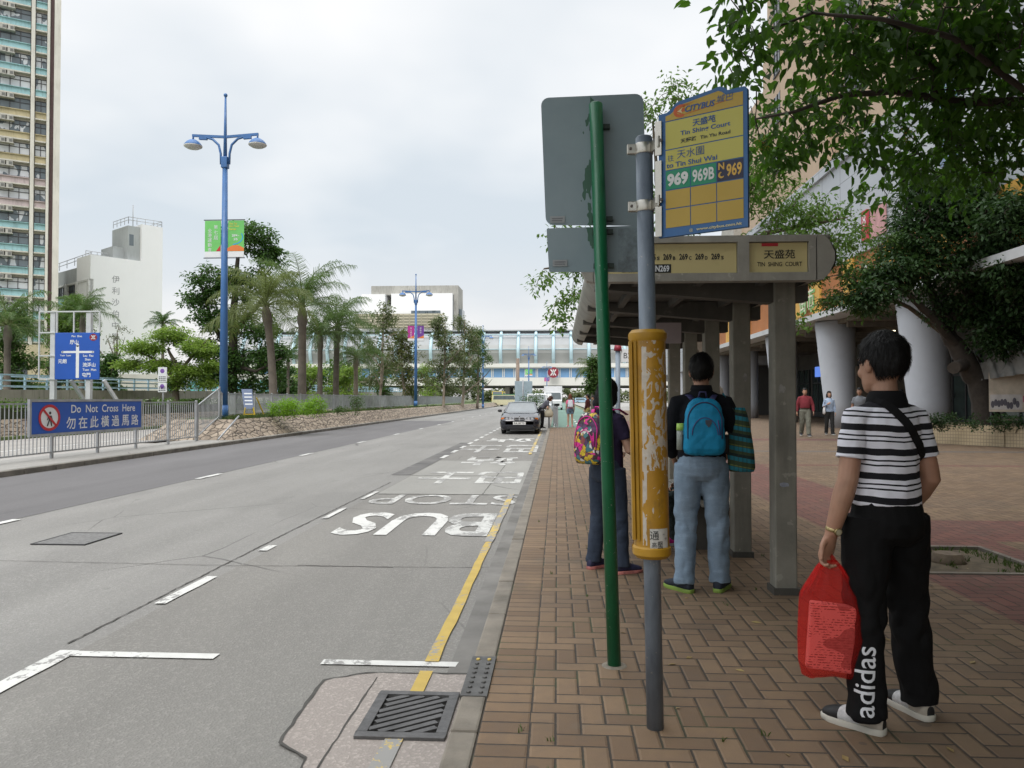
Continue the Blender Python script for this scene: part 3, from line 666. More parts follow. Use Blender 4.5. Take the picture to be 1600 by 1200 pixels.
# upper floors
mb = MB(); mbx(mb, 13.4, 34, 24.5, 49.5, 12.6, 60); mbx(mb, 12.9, 34, 37.5, 45, 12.6, 60); mbx(mb, 13.2, 34, -16, 20.5, 12.6, 60); mbx(mb, 16, 34, 20.5, 24.5, 12.6, 60); mbx(mb, 14.2, 34, 49.5, 60, 12.6, 22.6); mbx(mb, 13.4, 34, 49.5, 50.6, 12.6, 23.2); mb.build('upper_wall', beige, mall)
mb = MB(); mb.add([(p[0]-13, p[1]-30, p[2]) for p in [(13.6, 60, 12.4), (13.6, 66, 12.4), (13.6, 60, 22.6), (30, 60, 12.4), (30, 66, 12.4), (30, 60, 22.6)]], [(0, 2, 1), (3, 4, 5), (0, 1, 4, 3), (1, 2, 5, 4), (0, 3, 5, 2)]); mb.build('sloping_wall', mat('pale slope wall', (.42, .40, .36), .8), mall)
bw = None
for (y, z) in [(a_, b_) for b_ in (15.2, 18.2, 21.2, 24.2) for a_ in (25.6, 30.2, 34.4, 46)]:
    w = MB(); x = 13.4
    if bw is None:
        w.bb((-.03, 0, 0), (-.005, 1.9, 1.7)); bw = w.build('window', glass('flat glass', (.06, .075, .09)), mall); f = MB()
        for a_ in (0, .62, 1.25, 1.87): f.bb((-.07, a_-.02, 0), (-.03, a_+.04, 1.7))
        f.bb((-.09, -.1, -.12), (-.03, 2.0, -.01)); f.bb((-.32, -.1, .0), (-.29, 2.0, .04))
        for q in range(9): f.bb((-.31, -.1+q*.26, .05), (-.3, -.08+q*.26, .75))
        f.bb((-.32, -.1, .75), (-.29, 2.0, .8)); f.build('frame', winfr, bw); o = bw
    else: o = copy_tree(bw, mall)
    o.location = (x-13, y-30, z)
mb = MB(); mbx(mb, 15.9, 15.99, 20.6, 24.4, 12.6, 60); mb.build('recess_glass', glass('recess glass', (.04, .045, .05)), mall)
mb = MB()
for k in range(12):
    mbx(mb, 13.5, 13.6, 20.5, 24.5, 15+3*k, 15.06+3*k); mbx(mb, 13.4, 16, 20.5, 24.5, 13.8+3*k, 13.95+3*k)
    for q in range(14): mbx(mb, 13.52, 13.58, 20.6+.28*q, 20.63+.28*q, 14+3*k, 15+3*k)
mb.build('balcony_rail', mat('balcony rail', (.25, .25, .26), .6), mall)
mb = MB(); u = V((0, -1, 0))
mb.text('街市', (12.95-13, 40.7-30, 6.5), u, Z, 1.35, 2.5, bold=.03); mb.build('lettering', mat('green sign letters', (.22, .50, .16), .5), mall)
mb = MB(); mb.text('街市', (12.92-13, 40.75-30, 6.55), u, Z, 1.2, 2.3, bold=.0); mb.build('lettering_core', mat('cream letters', (.72, .70, .52), .5), mall)
mb = MB(); mb.text('Th', (12.95-13, 33.2-30, 6.75), u, Z, .55, bold=.02, al='l'); mb.build('name_lettering', whitep, mall)
mb = MB(); mbx(mb, 12.9, 12.97, 31.0, 32.4, 8.0, 9.2); mb.build('pink_banner', mat('pink banner', (.55, .30, .30), .7), mall)
mb = MB(); mbx(mb, 12.85, 12.96, 32.65, 33.2, 8.0, 9.3); mb.text('8', (12.84-13, 32.9-30, 8.9), u, Z, .5, m=1); mb.build('red_banner', [mat('red banner', (.50, .06, .08), .7), whitep], mall)
mb = MB(); mbx(mb, 12.9, 12.98, 25.6, 26.6, 9.2, 12.0); mb.build('blue_window', glass('blue glass', (.13, .2, .33)), mall)
# planter by the arcade with tiles
def m_tile():
    g = G('beige mosaic tiles'); p = g.co('World'); s = g.sep(p)
    def jt(v): f = g.ma('FRACT', g.ma('DIVIDE', v, .10)); return g.ma('LESS_THAN', f, .14)
    a_ = g.ma('ADD', s[0], g.ma('MULTIPLY', s[1], -.8)); j = g.ma('MAXIMUM', jt(a_), jt(s[2]))
    col = g.mix(g.no(p, 6, 2), (.40, .32, .20), (.52, .42, .28)); col = g.mix(j, col, (.24, .20, .14)); g.bump(g.ma('SUBTRACT', 1., j), .4, .004); return g.fin(col, .4)
pl = thing('planter_wall', (12, 25, 0), 'low planter wall of small beige tiles in front of the arcade column', 'planter')
poly = [(11.7, 25.3), (13.1, 23.3), (19, 18.2), (19.4, 22), (14, 26.4)]
mb = MB(); n_ = len(poly)
for i in range(n_):
    a_, b_ = V(poly[i]+(0,)), V(poly[(i+1) % n_]+(0,)); mb.bar(a_+Z*.31-V((12, 25, 0)), b_+Z*.31-V((12, 25, 0)), .22, .62)
mb.build('wall', m_tile(), pl)
MB().prism([(p[0]-12, p[1]-25) for p in poly], (0, 0, .4), X, Y_, Z*.1).build('soil', mat('planter soil', (.05, .042, .03), .95), pl)
nb = thing('notice_board', at(1578, 600, 24.3), 'cream notice board with dark cartoon strip standing in the shade behind the planter', 'notice board', rz=R(-28))
MB().bb((-.55, -.03, -.85), (.75, .03, .95)).build('panel', mat('cream board', (.50, .42, .33), .7), nb)
mb = MB(); mb.bb((-.52, -.04, -.78), (.3, -.031, -.32), 0); rr = random.Random(3)
for k in range(9): mb.sph((-.45+.08*k, -.04, -.6+rr.uniform(-.06, .1)), (.05, .006, .11), 8, 6, 1)
mb.bb((.33, -.04, -.55), (.6, -.031, -.36), 2); mb.build('printed_strip', [mat('pale print', (.5, .46, .44), .7), mat('dark print', (.1, .09, .11), .7), mat('magenta print', (.4, .06, .16), .7)], nb)
MB().cyl((-.5, 0, -.85), (-.5, 0, -1.6), .03).cyl((.7, 0, -.85), (.7, 0, -1.6), .03).build('leg', winfr, nb)
tp = MB(); n1, n2 = 14, 8; a_ = at(1512, 575, 25.2); b_ = at(1600, 560, 23.5)
vs = []
for j in range(n2):
    for i in range(n1):
        q = a_.lerp(b_, i/(n1-1)); sag = .25*math.sin(i*1.3)+.2*math.sin(i*2.9+1); vs.append((q.x, q.y+.15*math.sin(i*1.7+j*.6), q.z+.35*(j/(n2-1))*2.2-.45+sag*(j/(n2-1))))
tp.add(vs, [(j*n1+i, j*n1+i+1, (j+1)*n1+i+1, (j+1)*n1+i) for j in range(n2-1) for i in range(n1-1)], 0, True)
tag(tp.build('tarpaulin', mat('grey tarpaulin', (.21, .21, .20), .6)), 'crumpled grey tarpaulin strung above the notice board behind the dark tree', 'tarpaulin')
# ================================================================ MEDIAN: stone planter, fences
def m_stone(name, sc, sx=1.0):
    g = G(name); p = g.co('World'); q = g.mp(p, (sx, sx*.62, 1.55)); q = g.mix(.06, q, g.no(p, 2.5, 2, col=True))
    ve = g.n('ShaderNodeTexVoronoi', feature='DISTANCE_TO_EDGE'); g.put(ve.inputs['Vector'], q); ve.inputs['Scale'].default_value = sc; ve.inputs['Randomness'].default_value = .75
    vc = g.n('ShaderNodeTexVoronoi'); g.put(vc.inputs['Vector'], q); vc.inputs['Scale'].default_value = sc; vc.inputs['Randomness'].default_value = .75
    col = g.mix(g.sep(vc.outputs['Color'])[0], (.24, .19, .145), (.42, .345, .265)); col = g.mix(g.mr(g.no(p, 7, 5, .7), .35, .7, 0, .45), col, (.22, .185, .15))
    j = g.mr(ve.outputs['Distance'], .02, .05); col = g.mix(j, (.07, .06, .048), col); g.bump(g.ma('ADD', g.mr(ve.outputs['Distance'], .0, .12), g.ma('MULTIPLY', g.no(p, 25, 4), .4)), .9, .05)
    return g.fin(col, .9)
stone = m_stone('rubble stone facing', 3.7); grassm = mat('planter grass', (.075, .12, .03), .95, .35, 3, .8, 40, world=True)
pw = thing('stone_planter', (-12, 30, 0), 'long low battered rubble stone planter along the middle of the road', 'planter')
mb = MB(); L = []; Q = []; ys = [25.6, 28, 34, 42, 55, 75, 100, 150]
for y in ys:
    L.append((-11.05+12, y-30, -.02)); Q.append((-11.75+12, y-30+(1.4 if y < 26 else 0), .66))
n_ = len(ys); mb.add(L+Q, [(i, i+1, n_+i+1, n_+i) for i in range(n_-1)])
e0, e1, e2, e3 = (-11.05+12, -4.4, -.02), (-14.4+12, -4.4, -.02), (-13.8+12, -3.0, .66), (-11.75+12, -3.0, .66)
mb.add([e0, e3, e2, e1], [(0, 1, 2, 3)])
L = [(-14.4+12, y-30, -.02) for y in ys]; Q = [(-13.8+12, y-30+(1.4 if y < 26 else 0), .66) for y in ys]
mb.add(L+Q, [(i, n_+i, n_+i+1, i+1) for i in range(n_-1)]); mb.build('wall', stone, pw)
mb = MB(); mb.bb((-13.75+12, -2.9, .5), (-11.8+12, 120, .655)); mb.build('planting_bed', grassm, pw)
r = random.Random(5); pts = [(-11.78-abs(r.gauss(0, .15)), 27.2+r.random()**1.6*70, .65) for _ in range(900)]+[(-11.8-r.random()*1.8, 27.2+r.random()*14, .65) for _ in range(500)]
blades('planter_grass', pts, .13, 5, grass_m, .12)
# far stone edging of the other carriageway
fw = thing('stone_retaining_wall', (-20.4, 40, 0), 'low rubble stone wall below the hedge beyond the far carriageway', 'wall')
mb = MB(); mb.add([(0, -40, -.1), (0, 40, -.1), (-.45, 40, .62), (-.45, -40, .62)], [(0, 1, 2, 3)]); mb.bb((-.9, -40, 0), (-.451, 40, .6)); mb.build('wall', stone, fw)
galv = mat('galvanised steel', (.36, .375, .39), .5, .15, 3, 0, metal=.3, dirt=.2)
def fence(name, pts, h, label, step=.125, postgap=2.05, z0=0.0, grp='galvanised railings', barw=.016, taper=None):
    o = V(pts[0]); t = thing(name, o, label, 'railing', grp)
    for a_, b_ in zip(pts, pts[1:]):
        a_, b_ = V(a_)-o, V(b_)-o; Ln = (b_-a_).length; n = max(1, round(Ln/postgap))
        for i in range(n):
            p, q = a_.lerp(b_, i/n), a_.lerp(b_, (i+1)/n)
            MB().bar(p, p+Z*(h+.03), .06, .06).build('post', galv, t)
            d = (q-p).normalized(); mb = MB(); p2, q2_ = p+d*.04, q-d*.04
            for z in (h-.03, .14): mb.bar(p2+Z*z, q2_+Z*z, .035, .035)
            k = max(1, int((q-p).length/step))
            for j in range(1, k): s_ = p.lerp(q, j/k); mb.bar(s_+Z*.14, s_+Z*(h-.03), barw, barw)
            mb.build('panel', galv, t)
    p = V(pts[-1])-o; MB().bar(p, p+Z*(h+.03), .06, .06).build('post', galv, t)
    return t
fence('railing', [(-12.05, 8.5, 0), (-12.05, 25.0, 0)], 1.33, 'galvanised railing beside the road carrying the blue warning sign', postgap=1.9)
fence('railing', [(-12.06, 25.1, 0), (-12.3, 27.3, .62)], 1.2, 'short galvanised railing section climbing the end of the stone planter')
fence('railing', [(-12.3, 27.4, .64), (-13.3, 31, .64), (-13.6, 40, .64), (-13.6, 62, .64)], 1.0, 'galvanised railing on the stone planter behind the bright bushes', step=.11, barw=.02)
fence('railing', [(-13.6, 62.3, .64), (-13.4, 110, .64)], 1.0, 'far galvanised railing on the stone planter leading towards the station', step=.16, barw=.05, postgap=2.4)
mb = MB(); kr = thing('handrail', (-11.25, 24.9, 0), 'short sloping steel handrail on the end of the stone planter', 'handrail')
mb.cyl((0, 0, .05), (-.15, 2.0, .78), .03); mb.build('rail', galv, kr)
fence('railing', [(-.42, 37.0, 0), (-.42, 40, 0)], 1.05, 'short galvanised barrier at the kerb beside the bending woman', step=.11, barw=.03, postgap=1.0)
fence('railing', [(.0, 36.6, 0), (-.2, 40, 0), (-.3, 60, 0)], 1.0, 'galvanised railing between the cycle track and the queue of vans', step=.2, barw=.03)
fence('railing', [(2.35, 30.5, 0), (2.55, 36, 0)], 1.05, 'galvanised railing at the right edge of the cycle track', step=.15, barw=.025)
# elevated footbridge ramp with blue rails
fb = thing('footbridge', (-26.2, 30, 0), 'long low elevated walkway with pale blue railings beyond the far carriageway', 'footbridge')
L_ = 110; zb = lambda y: 1.25+.006*(y-30); zt = lambda y: 1.95+.003*(y-30)
mb = MB(); A = [(.6, -20, zb(10)), (.6, L_, zb(140)), (.6, L_, zb(140)+.55), (.6, -20, zb(10)+.55), (-2.2, -20, zb(10)), (-2.2, L_, zb(140)), (-2.2, L_, zb(140)+.55), (-2.2, -20, zb(10)+.55)]
mb.add(A, [(0, 1, 2, 3), (4, 7, 6, 5), (3, 2, 6, 7), (0, 4, 5, 1), (0, 3, 7, 4), (1, 5, 6, 2)]); mb.build('deck', mat('walkway concrete', (.31, .29, .25), .9, .2, .5, world=True, dirt=.5, streak=True), fb)
mb = MB(); bl = mat('pale blue rail paint', (.38, .55, .66), .55, .1)
for y in np.arange(-20, L_, 1.6): mb.bb((.48, y, zb(30+y)+.5), (.56, y+.08, zb(30+y)+1.25)); 
for z in (.72, .98, 1.25): mb.bar((.53, -20, zb(10)+z), (.53, L_, zb(140)+z), .05, .07)
for z in (.72, 1.25): mb.bar((-2.1, -20, zb(10)+z), (-2.1, L_, zb(140)+z), .05, .07)
mb.build('railing', bl, fb)
pr = None
for k in range(22):
    if pr is None: pr = MB().bb((-1.2, -.25, -.1), (-.6, .25, 1.3)).build('pier', mat('pier concrete', (.22, .21, .18), .9), fb); o = pr
    else: o = pr.copy(); C.objects.link(o); o.parent = fb
    o.location = (0, -18+5.4*k, .0)
lowb = thing('low_building', (-40, 80, 0), 'low white building with turquoise panels glimpsed behind the palms', 'building')
mb = MB(); mb.bb((-8, 0, 0), (12, 6, 4.0)); mb.build('wall', mat('white low wall', (.55, .54, .5), .8, .15, .4), lowb)
for k in range(5): MB().bb((-2+2.6*k, -.1, 1.7), (-.5+2.6*k, -.01, 3.3)).build('panel', mat('turquoise panel', (.16, .5, .55), .6), lowb)
lowc = thing('beige_building', (-62, 70, 0), 'low beige block with ledges behind the trees at the left edge', 'building')
mb = MB(); mb.bb((-4, 0, 0), (14, 8, 6.5)); mb.build('wall', mat('beige low wall', (.46, .40, .27), .85, .12, .4), lowc)
mb = MB()
for k in range(5): mb.bb((-3+3.2*k, -.06, 3.4), (-1+3.2*k, -.01, 5))
mb.build('window', glass('low glass'), lowc)
# ================================================================ SIGNS AND LAMPS
signblue = mat('sign blue', (.012, .085, .42), .45, .08, .8); signwhite = mat('sign lettering white', (.72, .74, .76), .5, .03)
signred = mat('sign red', (.50, .02, .03), .5, .06)
# 'Do Not Cross Here' board, on the railing
ws = thing('warning_sign', (-11.96, 16.75, 0), 'blue board telling people not to cross, fixed to the roadside railing', 'warning sign')
ang = math.atan2(21.95-17.35, -.04); u = V((0, 1, 0)); n_ = V((1, 0, 0))
MB().bb((0, 0, .60), (.05, 4.6, 1.34)).build('board', signblue, ws, bevel=.01)
mb = MB()
for a_, b_ in (((-.005, -.06, .54), (.058, 4.66, .60)), ((-.005, -.06, 1.34), (.058, 4.66, 1.40)), ((-.005, -.06, .60), (.058, 0, 1.34)), ((-.005, 4.6, .60), (.058, 4.66, 1.34))): mb.bb(a_, b_)
mb.build('frame', galv, ws)
mb = MB(); x = .054
mb.text('Do  Not  Cross  Here', (x, 2.85, 1.165), u, Z, .20, 2.85, bold=.012)
for i, ch in enumerate('勿在此橫過馬路'): mb.text(ch, (x, 1.42+.475*i, .82), u, Z, .30, .36, bold=.012)
mb.build('lettering', signwhite, ws)
def disc(mb, c, u, v, r0, r1, m, n=36):
    c, u, v = V(c), V(u), V(v); A = [c+u*r1*math.cos(2*PI*i/n)+v*r1*math.sin(2*PI*i/n) for i in range(n)]
    if r0 <= 0: mb.add(A, [tuple(range(n))], m); return
    B = [c+u*r0*math.cos(2*PI*i/n)+v*r0*math.sin(2*PI*i/n) for i in range(n)]
    mb.add(A+B, [(i, (i+1) % n, n+(i+1) % n, n+i) for i in range(n)], m)
mb = MB(); cc = V((x, .62, .97)); mb2 = mb
disc(mb, cc, u*1.25, Z, 0, .29, 1); disc(mb, cc+n_*.003, u*1.25, Z, .245, .31, 0)
def q(a_, b_): return cc+n_*.005+u*a_*1.2+Z*b_
mb.add([q(*p) for p in ((-.035, .05), (.055, .05), (.05, -.06), (-.03, -.06))], [(0, 1, 2, 3)], 2); disc(mb, q(.01, .11), u*1.2, Z, 0, .035, 2, 12)
mb.add([q(*p) for p in ((-.03, -.06), (.01, -.06), (-.05, -.2), (-.085, -.19))], [(0, 1, 2, 3)], 2); mb.add([q(*p) for p in ((.01, -.06), (.05, -.06), (.08, -.2), (.045, -.2))], [(0, 1, 2, 3)], 2)
mb.add([q(*p) for p in ((-.035, .05), (-.01, .05), (-.06, -.06), (-.08, -.05))], [(0, 1, 2, 3)], 2); mb.add([q(*p) for p in ((.04, .05), (.06, .04), (.09, -.04), (.07, -.05))], [(0, 1, 2, 3)], 2)
a_, b_ = V((-.19, .19)), V((.19, -.19)); nn = V((.019, .019))
mb.add([cc+n_*.008+u*p[0]*1.2+Z*p[1] for p in (a_+nn, a_-nn, b_-nn, b_+nn)], [(0, 1, 2, 3)], 0)
mb.build('no_walking_symbol', [signred, signwhite, mat('sign black', (.02, .02, .025), .5)], ws)
# direction sign
dz = thing('direction_sign', (-21.4, 34, 0), 'blue road direction sign with white cross on pale steel posts and open frame', 'road sign')
def dq(px, py, Y=34): p_ = at(px, py, Y); return p_.x+21.4, p_.z
pale = mat('pale sign post', (.52, .54, .56), .6, .1, 2, dirt=.2, dirtc=(.3, .25, .2))
for px in (81, 137): x_, z_ = dq(px, 488); MB().bb((x_-.11, .06, 0), (x_+.11, .26, z_)).build('post', pale, dz)
x0, zt_ = dq(86, 520); x1, zb_ = dq(155, 593)
MB().bb((x0, 0, zb_), (x1, .05, zt_)).build('panel', signblue, dz, bevel=.02)
fx0, fz1 = dq(61, 487); fx1, fz0 = dq(154, 592)
mb = MB()
for (a_, b_) in (((fx0, fz1), (fx1, fz1)), ((fx0, fz0), (fx0, fz1)), ((fx1, zt_), (fx1, fz1)), ((fx0, dq(0, 520)[1]), (x0, dq(0, 520)[1])), ((fx0, dq(0, 556)[1]), (x0, dq(0, 556)[1])), ((fx0, fz0), (x0, fz0)), ((dq(94, 0)[0], zt_), (dq(94, 0)[0], fz1)), ((dq(120, 0)[0], zt_), (dq(120, 0)[0], fz1))):
    mb.bar((a_[0], .04, a_[1]), (b_[0], .04, b_[1]), .05, .06)
mb.build('frame', pale, dz)
mb = MB()
for px in (104, 156): a_, b_ = dq(px, 594), dq(px+12, 640); mb.bar((a_[0], .3, a_[1]), (b_[0], 1.2, b_[1]), .14, .14)
mb.build('brace', pale, dz)
mb = MB(); w_ = x1-x0; h_ = zt_-zb_
def dp(a_, b_): return V((x0+w_*a_, -.004, zt_-h_*b_))
def bar2(a0, b0, a1, b1, m=0): mb.add([dp(a0, b1), dp(a1, b1), dp(a1, b0), dp(a0, b0)], [(0, 1, 2, 3)], m)
bar2(.475, .27, .545, .965); bar2(.17, .39, .475, .435); bar2(.545, .39, .86, .435); disc(mb, dp(.51, .27), X, Z, 0, w_*.035, 0, 12); disc(mb, dp(.17, .4125), X, Z, 0, h_*.0225, 0, 10); disc(mb, dp(.86, .4125), X, Z, 0, h_*.0225, 0, 10)
for t_, a_, b_, hh in (('Ping  Shan', .49, .08, .055), ('屏山', .43, .20, .095), ('Yuen  Long', .24, .49, .05), ('元朗', .17, .61, .095), ('Lau  Fau', .75, .49, .05), ('Shan', .74, .57, .05), ('流浮山', .77, .685, .095), ('Tuen  Mun', .78, .79, .05), ('屯門', .71, .90, .095)): mb.text(t_, dp(a_, b_), X, Z, hh*h_, m=0, bold=.02)
mb.build('lettering', signwhite, dz)
mb = MB(); disc(mb, dp(.86, .10), X*1.15, Z, 0, h_*.075, 0); emblem(mb, dp(.86, .10), X*1.15, Z, h_*.07, (0, -.003, 0), 1); mb.build('emblem', [maroon, signwhite], dz)
# parking sign on its own post
ps = thing('parking_sign', (at(260, 0, 40).x, 40, 0), 'pair of small white notice plates with purple discs on a thin post', 'road sign')
MB().cyl((0, 0, 0), (0, 0, 3.1), .05).build('post', galv, ps)
for k, (z0, z1_) in enumerate(((2.05, 3.08), (.85+.9, 2.02))):
    z0, z1_ = ((2.12, 3.05) if k == 0 else (1.42, 2.08)); z0, z1_ = ((2.30, 3.08), (1.75, 2.26))[k]
    mb = MB(); mb.bb((-.24, -.10, z0), (.24, -.06, z1_), 0); disc(mb, (0, -.104, z1_-.2), X, Z, 0, .12, 1, 20)
    for j in range(3):
        for i in range(4): mb.bb((-.19+.1*i, -.104, z0+.06+.09*j), (-.12+.1*i, -.1015, z0+.11+.09*j), 2)
    mb.build('plate', [signwhite, mat('purple disc', (.20, .09, .38), .6), mat('sign black', (.02, .02, .025), .5)], ps)
# A-frame board behind the lamp post
af = thing('a_frame_board', (at(392, 0, 31).x, 31, .65), 'small blue striped board on yellow folding legs beside the blue lamp post', 'barrier board')
mb = MB(); mb.add([(-.3, 0, 1.15), (.15, 0, 1.15), (.35, -.3, .35), (-.05, -.3, .35), (-.3, .03, 1.15), (.15, .03, 1.15), (.35, -.27, .35), (-.05, -.27, .35)], [(3, 2, 1, 0), (4, 5, 6, 7), (0, 1, 5, 4), (1, 2, 6, 5), (2, 3, 7, 6), (3, 0, 4, 7)])
for k in range(4): t_ = .2+.18*k; mb.add([V((-.2+.2*t_, -.3*t_-.005, 1.15-.8*t_)), V((.12+.2*t_, -.3*t_-.005, 1.15-.8*t_)), V((.13+.2*t_, -.3*t_-.02, 1.1-.8*t_)), V((-.19+.2*t_, -.3*t_-.02, 1.1-.8*t_))], [(3, 2, 1, 0)], 1)
mb.build('board', [mat('slate blue board', (.13, .17, .28), .6), signwhite], af)
mb = MB(); ye = mat('yellow leg', (.55, .38, .03), .6)
for a_, b_ in (((0, -.3, .4), (-.05, -.35, 0)), ((.33, -.3, .4), (.45, -.4, 0)), ((-.0, -.33, .12), (.42, -.38, .12)), ((.0, .1, .8), (.1, .5, 0)), ((.3, .1, .8), (.5, .5, 0))): mb.bar(a_, b_, .04, .04)
mb.build('leg', ye, af)
# street lamps
lampblue = mat('lamp post blue', (.05, .15, .37), .45, .12, 1.5, dirt=.2); lampwhite = mat('lamp shade underside', (.62, .62, .60), .5)
lamp = None
bgreen = mat('banner green', (.16, .52, .14), .7, .12, 1); borange = mat('banner orange', (.70, .20, .05), .7, .1); bmag = mat('banner magenta', (.42, .03, .26), .7, .1); bpur = mat('banner purple', (.16, .05, .30), .7, .1)
def banners(t, kind):
    g1, g2 = (bgreen, borange) if kind == 0 else (bmag, bpur)
    for sgn in (-1, 1):
        x0, x1 = (-.75, -.14) if sgn < 0 else (.14, .75)
        mb = MB(); mb.bb((x0, -.02, 6.55), (x1, .0, 7.92), 0); mb.bb((x0, -.022, 6.55), (x1, .002, 6.76), 1)
        mb.v = [(q[0], q[1], q[2]-.5) for q in mb.v]; mb.build('banner', [g1 if (kind == 0 or sgn < 0) else g2, signwhite], t)
        m2 = MB()
        if kind == 0:
            if sgn < 0:
                for i, ch in enumerate('第七屆'): m2.text(ch, (-.33, -.026, 7.68-.2*i), X, Z, .15)
                for i, ch in enumerate('全港運動會'): m2.text(ch, (-.56, -.026, 7.55-.18*i), X, Z, .15)
                m2.add([(-.15, -.025, 7.0), (-.32, -.025, 6.77), (-.15, -.025, 6.77)], [(0, 1, 2)], 2)
            else:
                m2.text('The 7th', (.18, -.026, 7.80), X, Z, .07, m=3, al='l', bold=.02); m2.text('Hong Kong', (.18, -.026, 7.70), X, Z, .08, m=3, al='l', bold=.02); m2.text('Games', (.18, -.026, 7.60), X, Z, .07, m=3, al='l', bold=.02)
                m2.text('28/4 -', (.43, -.026, 7.36), X, Z, .09, bold=.02); m2.text('2/6', (.43, -.026, 7.22), X, Z, .09, bold=.02)
                P_ = [(.12+.63*i/12, 6.78+.22*math.sin(PI*(.15+.7*i/12))) for i in range(13)]
                m2.add([(a_, -.024, 6.77) for a_, _ in P_]+[(a_, -.024, b_) for a_, b_ in P_], [(i, i+1, 14+i, 13+i) for i in range(12)], 1)
                P_ = [(.3+.42*math.cos(-1.5+2.0*i/12), 7.3+.3*math.sin(-1.5+2.0*i/12)) for i in range(13)]; P2_ = [(.3+.38*math.cos(-1.5+2.0*i/12), 7.3+.26*math.sin(-1.5+2.0*i/12)) for i in range(13)]
                m2.add([(a_, -.024, b_) for a_, b_ in P_]+[(a_, -.024, b_) for a_, b_ in P2_], [(i, 13+i, 14+i, i+1) for i in range(12)], 4)
        else:
            for i, ch in enumerate('第七屆全港' if sgn < 0 else '運動會'): m2.text(ch, ((x0+x1)/2, -.026, 7.7-.2*i), X, Z, .15)
            m2.add([(x0, -.024, 6.77), (x1, -.024, 6.77), (x1, -.024, 7.05)], [(0, 1, 2)], 1)
        m2.v = [(q[0], q[1], q[2]-.5) for q in m2.v]; m2.build('banner_print', [signwhite, borange, signred, mat('banner yellow', (.65, .6, .1), .7), mat('banner blue', (.05, .35, .6), .7)], t)
    mb = MB()
    for z in (6.02, 7.45): mb.bar((-.8, 0, z), (.78, 0, z), .03, .03)
    mb.build('banner_bracket', winfr, t)
def street_lamp(x, y, z, label, first=False):
    global lamp
    if lamp is None:
        t = lamp = thing('street_lamp', (x, y, z), label, 'street lamp', 'blue twin arm street lamps')
        MB().cyl((0, 0, 0), (0, 0, .5), .172, .172, 16).cyl((0, 0, .5), (0, 0, 9.72), .155, .092, 16).build('post', lampblue, t)
        MB().cyl((0, 0, 9.72), (0, 0, 12.12), .072, .035, 12).sph((0, 0, 12.16), .075, 10, 6).build('finial', lampblue, t)
        MB().bb((-.12, -.12, 9.40), (.12, .12, 9.82)).build('joint_box', lampblue, t, bevel=.02)
        for s_ in (-1, 1):
            mb = MB(); mb.bar((0, 0, 10.58), (s_*1.27, 0, 10.66), .07, .09)
            mb.tube([(s_*.16, 0, 9.55), (s_*.17, 0, 9.95), (s_*.25, 0, 10.28), (s_*.48, 0, 10.50), (s_*.75, 0, 10.58)], .045, 8); mb.bar((s_*.7, 0, 10.53), (s_*1.0, 0, 10.55), .1, .1)
            ar = mb.build('arm', lampblue, t)
            hd = MB(); hd.cyl((s_*1.24, 0, 10.64), (s_*1.24, 0, 10.50), .035, n=8)
            prof_ = [(.02, 10.52), (.12, 10.49), (.23, 10.42), (.31, 10.32), (.335, 10.26), (.325, 10.245)]
            hd.loft([[V((s_*1.24+r_*math.cos(2*PI*j/20), r_*math.sin(2*PI*j/20), z_)) for j in range(20)] for r_, z_ in prof_], 0)
            h = hd.build('lamp_shade', lampblue, t)
            l2 = MB(); l2.loft([[V((s_*1.24+r_*math.cos(2*PI*j/20), r_*math.sin(2*PI*j/20), z_)) for j in range(20)] for r_, z_ in [(.34, 10.265), (.32, 10.23), (.22, 10.17), (.09, 10.14)]], 0); l2.build('lens', lampwhite, h)
        return t
    t = lamp.copy(); C.objects.link(t); t.location = (x, y, z)
    for ch in lamp.children:
        if not ch.name.startswith('banner'): copy_tree(ch, t)
    t['label'] = label; return t
l1 = street_lamp(at(349, 655, 28).x, 28, .66, 'tall blue twin arm street lamp with green banners, nearest of the row')
l2_ = street_lamp(at(649.5, 630, 70).x, 70, .66, 'blue twin arm street lamp with purple and magenta banners by the slender trees')
l3 = street_lamp(at(755, 0, 113).x, 113, .0, 'blue twin arm street lamp half hidden at the right edge of the row of trees')
l4 = street_lamp(at(826, 0, 160).x, 160, .0, 'distant blue street lamp left of the round maroon station sign, with green banners')
l5 = street_lamp(at(854, 0, 225).x, 225, .0, 'farthest blue street lamp standing directly beside the round maroon station sign')
banners(l1, 0); banners(l2_, 1); banners(l4, 0); banners(l5, 1)
# roadside information board seen from behind
ib = thing('road_sign_back', (at(817, 0, 70).x, 70, RZ), 'tall grey back of a road sign on a post between the car and the station', 'road sign')
MB().cyl((0, 0, 0), (0, 0, 3.2), .06).build('post', galv, ib); MB().bb((-.95+.2, .05, .3), (.85, .1, 3.1)).build('plate', mat('grey sign back', (.30, .38, .43), .6, .08), ib, bevel=.03); MB().cyl((-.5, .5, 0), (-.5, .5, 5.2), .16).build('concrete_pole', mat('brown pole', (.26, .2, .16), .8), ib)
# pole with a red cap and a small plate behind the shelter
rc = thing('bus_stop_pole', (at(964, 0, 24).x, 24, 0), 'distant blue grey stop pole with a red cap and small white plate', 'pole', 'bus stop poles')
MB().cyl((0, 0, 0), (0, 0, 2.9), .075).build('pole', mat('pole blue grey', (.22, .27, .33), .5), rc); MB().cyl((0, 0, 2.9), (0, 0, 3.08), .13, .1).build('cap', mat('dark red cap', (.25, .02, .04), .5), rc)
mb = MB(); mb.bb((.1, -.02, 2.55), (.62, .02, 2.95), 0); mb.text('B2P', (.36, -.024, 2.75), X, Z, .17, m=1); mb.build('plate', [signwhite, mat('sign black', (.02, .02, .025), .5)], rc)
